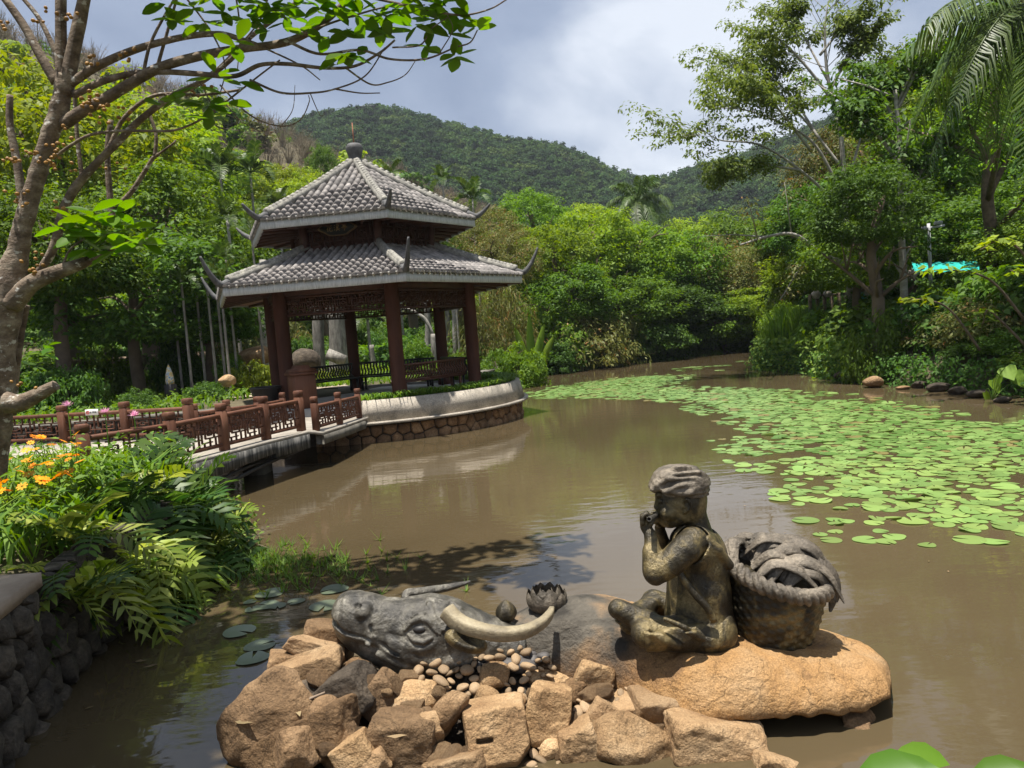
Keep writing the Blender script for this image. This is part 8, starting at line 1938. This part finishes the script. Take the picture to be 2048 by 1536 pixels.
# lamp pole, teal sheets, balustrade, clay jars
p = at(1862, 580, 22.0); p[2] = float(land(p[0], 22.0)); e = at(1857, 447, 22.0)
t = thing('lamp_pole', p, 'grey lamp pole with a short cross arm and floodlights', 'lamp post'); b = MB(); b.tube([p - (0, 0, .2), e], [.055, .045], 10); b.build('pole', MT['fascia'], t)
b = MB(); b.bar(at(1846, 458, 22), at(1888, 451, 22), .07, .06); b.build('cross_arm', MT['fascia'], t)
for (u, v) in ((1848, 459), (1880, 448), (1873, 449)): b = MB(); b.box(at(u, v - 3, 21.9), (.12, .12, .10), None, .02); b.build('floodlight', MT['fascia'], t)
MT['teal'] = mat('teal_sheet', [(0.3, (0.01, 0.30, 0.27)), (0.7, (0.03, 0.45, 0.40))], 3, 0.5, 0.3, 12)
def sheet_obj(name, label, pts, y0, dy, sag):
    V = []; n_ = 14
    for i in range(n_):
        u = pts[0][0] + (pts[1][0] - pts[0][0]) * i / (n_ - 1); v = pts[0][1] + (pts[1][1] - pts[0][1]) * i / (n_ - 1)
        for j in range(4): q = at(u, v, y0 + dy * j / 3); q[2] -= sag * (j / 3) + .07 * abs(math.sin(i * 1.3 + j)) ; V.append(q)
    Fq = [(4 * i + j, 4 * i + 4 + j, 4 * i + 5 + j, 4 * i + 1 + j) for i in range(n_ - 1) for j in range(3)]
    V = np.array(V); t = thing(name, V[2] , label, 'awning'); add('cloth', np.vstack([V, V - (0, 0, .012)]), Fq + [tuple(x + len(V) for x in f[::-1]) for f in Fq], MT['teal'], t)
    for i in (0, n_ - 1): q = V[4 * i + 1]; b = MB(); b.tube([(q[0], q[1], float(land(q[0], q[1])) - .1), q - (0, 0, .01)], [.03, .03], 6); b.build('pole', MT['bark_brown'], t)
sheet_obj('awning', 'teal sheet stretched as a low awning behind the bright bushes', [(1824, 524), (1958, 519)], 24.0, -1.2, .28)
sheet_obj('awning', 'smaller piece of teal sheet behind the big dark tree', [(1722, 582), (1762, 580)], 25.0, -.8, .2)
A, B = at(1622, 646, 25.5), at(1722, 640, 26.2); zb = max(float(land(A[0], A[1])), 1.2); t = thing('balustrade', (A[0], A[1], zb), 'dark wooden balustrade on the right bank, half hidden by leaves', 'balustrade'); zt = at(1622, 592, 25.5)[2]
A[2] = B[2] = at(1622, 644, 25.5)[2]
for k in range(8):
    q = A + (B - A) * k / 7; b = MB(); b.box((q[0], q[1], (q[2] + zt) / 2 - .1), (.09, .09, zt - q[2] + .3)); b.build('post', MT['bark_brown'], t)
for z in (A[2] + .1, (A[2] + zt) / 2, zt): b = MB(); b.bar((A[0], A[1], z), (B[0], B[1], z), .06, .07); b.build('rail', MT['bark_brown'], t)
b = MB(); b.box(((A[0] + B[0]) / 2, (A[1] + B[1]) / 2 + .4, A[2] - .05), (abs(B[0] - A[0]) + .4, 1.6, .08)); b.build('deck', MT['bark_pale'], t)
for (k, q_) in ((0, 0), (3, 0), (7, 0)): q = A + (B - A) * k / 7; b = MB(); b.tube([(q[0], q[1] + .2, float(land(q[0], q[1])) - .2), (q[0], q[1] + .2, q[2])], [.07, .07], 7); b.build('stilt', MT['bark_brown'], t)
for j, (u, v, s_, lb) in enumerate([(1632, 588, .16, 'white clay jar on the balustrade end'), (1655, 586, .14, 'round pale jar beside the white one'), (1822, 548, .17, 'pale clay jar below the teal sheet'), (2027, 550, .17, 'white jar at the right edge behind the leaf spray')]):
    p = at(u, v, (25.5, 25.6, 22.5, 19.0)[j]); t = thing('clay_jar', p - (0, 0, s_), lb, 'jar', 'clay jars on the right bank'); b = MB(); b.lathe([(0, -s_), (.6 * s_, -s_), (1.0 * s_, -.3 * s_), (.9 * s_, .3 * s_), (.5 * s_, .55 * s_), (.55 * s_, .7 * s_), (0, .7 * s_)], p, 14); b.build('body', MT['white_jar'] if 'white_jar' in MT else MT['plaster'], t, smooth=True)
    if j >= 2: b = MB(); zl = float(land(p[0], p[1])); b.box((p[0], p[1], (zl + p[2] - s_) / 2 - .05), (.25, .25, max(.1, p[2] - s_ - zl + .1))); b.build('stand', MT['bark_brown'], t)
# planter grass
r = np.random.default_rng(17); n = 3600; a_ = r.uniform(arc0, arc1, n); q = r.uniform(3.08, 3.42, n); B0 = np.stack([PC[0] + q * np.cos(a_), PC[1] + q * np.sin(a_), np.full(n, .78)], -1); az = r.uniform(0, 6.28, n); hh = r.uniform(.14, .30, n)
dv = np.stack([np.cos(az), np.sin(az), 0 * az], -1) + np.stack([np.cos(a_), np.sin(a_), 0 * a_], -1) * .35; sd = np.stack([-np.sin(az), np.cos(az), 0 * az], -1) * .011
V = np.stack([B0 - sd, B0 + sd, B0 + dv * hh[:, None] * .35 + np.array([0, 0, 1]) * hh[:, None] * .7 + sd, B0 + dv * hh[:, None] * .35 + np.array([0, 0, 1]) * hh[:, None] * .7 - sd, B0 + dv * hh[:, None] * .9 + np.array([0, 0, 1]) * hh[:, None] * .55], 1).reshape(-1, 3); i = np.arange(n)[:, None] * 5
add('planter_grass', V, [i + np.array([[0, 1, 2, 3]]), i + np.array([[3, 2, 4]])], MT['lf_plgrass'] if 'lf_plgrass' in MT else MT['lf_grass'], kind='stuff', label='strappy grass filling the round planter')
# roofs on the mountain
for j, (u, v, y, w, lb) in enumerate([(787, 214, 396, 17, 'dark-roofed lodge on the very top of the mountain'), (738, 247, 360, 11, 'low building among the trees just below the summit'), (1000, 257, 392, 8, 'small roofed lookout on the mountain\'s right shoulder')]):
    p = at(u, v, y); p[2] = float(land(p[0], p[1])) + (5.2, 4.6, 4.2)[j]; t = thing('lodge', p - (0, 0, 6), lb, 'building', 'buildings on the mountain'); b = MB(); b.box(p - (0, 0, 3.2), (w * .7, 6, 6)); b.build('wall', MT['bark_brown'], t)
    b = MB(); h = w * .11; b.raw([p + (-w / 2, -5, -h * .2), p + (w / 2, -5, -h * .2), p + (w / 2, 5, -h * .2), p + (-w / 2, 5, -h * .2), p + (-w * .12, 0, h * 1.3), p + (w * .12, 0, h * 1.3)], [(0, 1, 5, 4), (1, 2, 5), (2, 3, 4, 5), (3, 0, 4), (3, 2, 1, 0)]); b.build('roof', MT['horn_grey'], t)
# leaves poking up at the lower edge, close to the viewer
t = thing('broad_leaf_plant', (.95, 1.55, .3), 'broad glossy green leaves poking up at the lower right corner', 'plant')
for j, (u, v, y, s_, rz) in enumerate([(1893, 1545, 1.62, .20, 3.02), (1900, 1530, 1.75, .13, 2.3), (2090, 1550, 1.6, .15, 2.9)]):
    p = at(u, v, y); inst('leaf', figleaf2 if 'figleaf2' in globals() else figleaf, t, p - np.array(t.location), (-.55, .06, rz), (s_, s_ * 1.25, s_)); b = MB(); q = p + np.array([.02, 0, -.02]); b.tube(spline([np.array([p[0] + .1, 1.45, .25]), q - (0, 0, .2), q], 8), .004, 4); b.build('stem', MT['lf_mid'], t)
# ================================================================= air
m, t = mat_base('haze_air')
v = N(t, 'ShaderNodeVolumePrincipled', Density=HAZE_D); v.inputs['Color'].default_value = (0.80, 0.88, 1.0, 1); v.inputs['Anisotropy'].default_value = 0.0
o = N(t, 'ShaderNodeOutputMaterial'); t.links.new(v.outputs[0], o.inputs['Volume'])
b = MB(); b.box((0, 355, 86), (1830, 1380, 178)); hz_ = b.build('haze', m, kind='stuff', base=(0, 0, -3)); hz_['label'] = 'thin air between the viewer and the mountain'
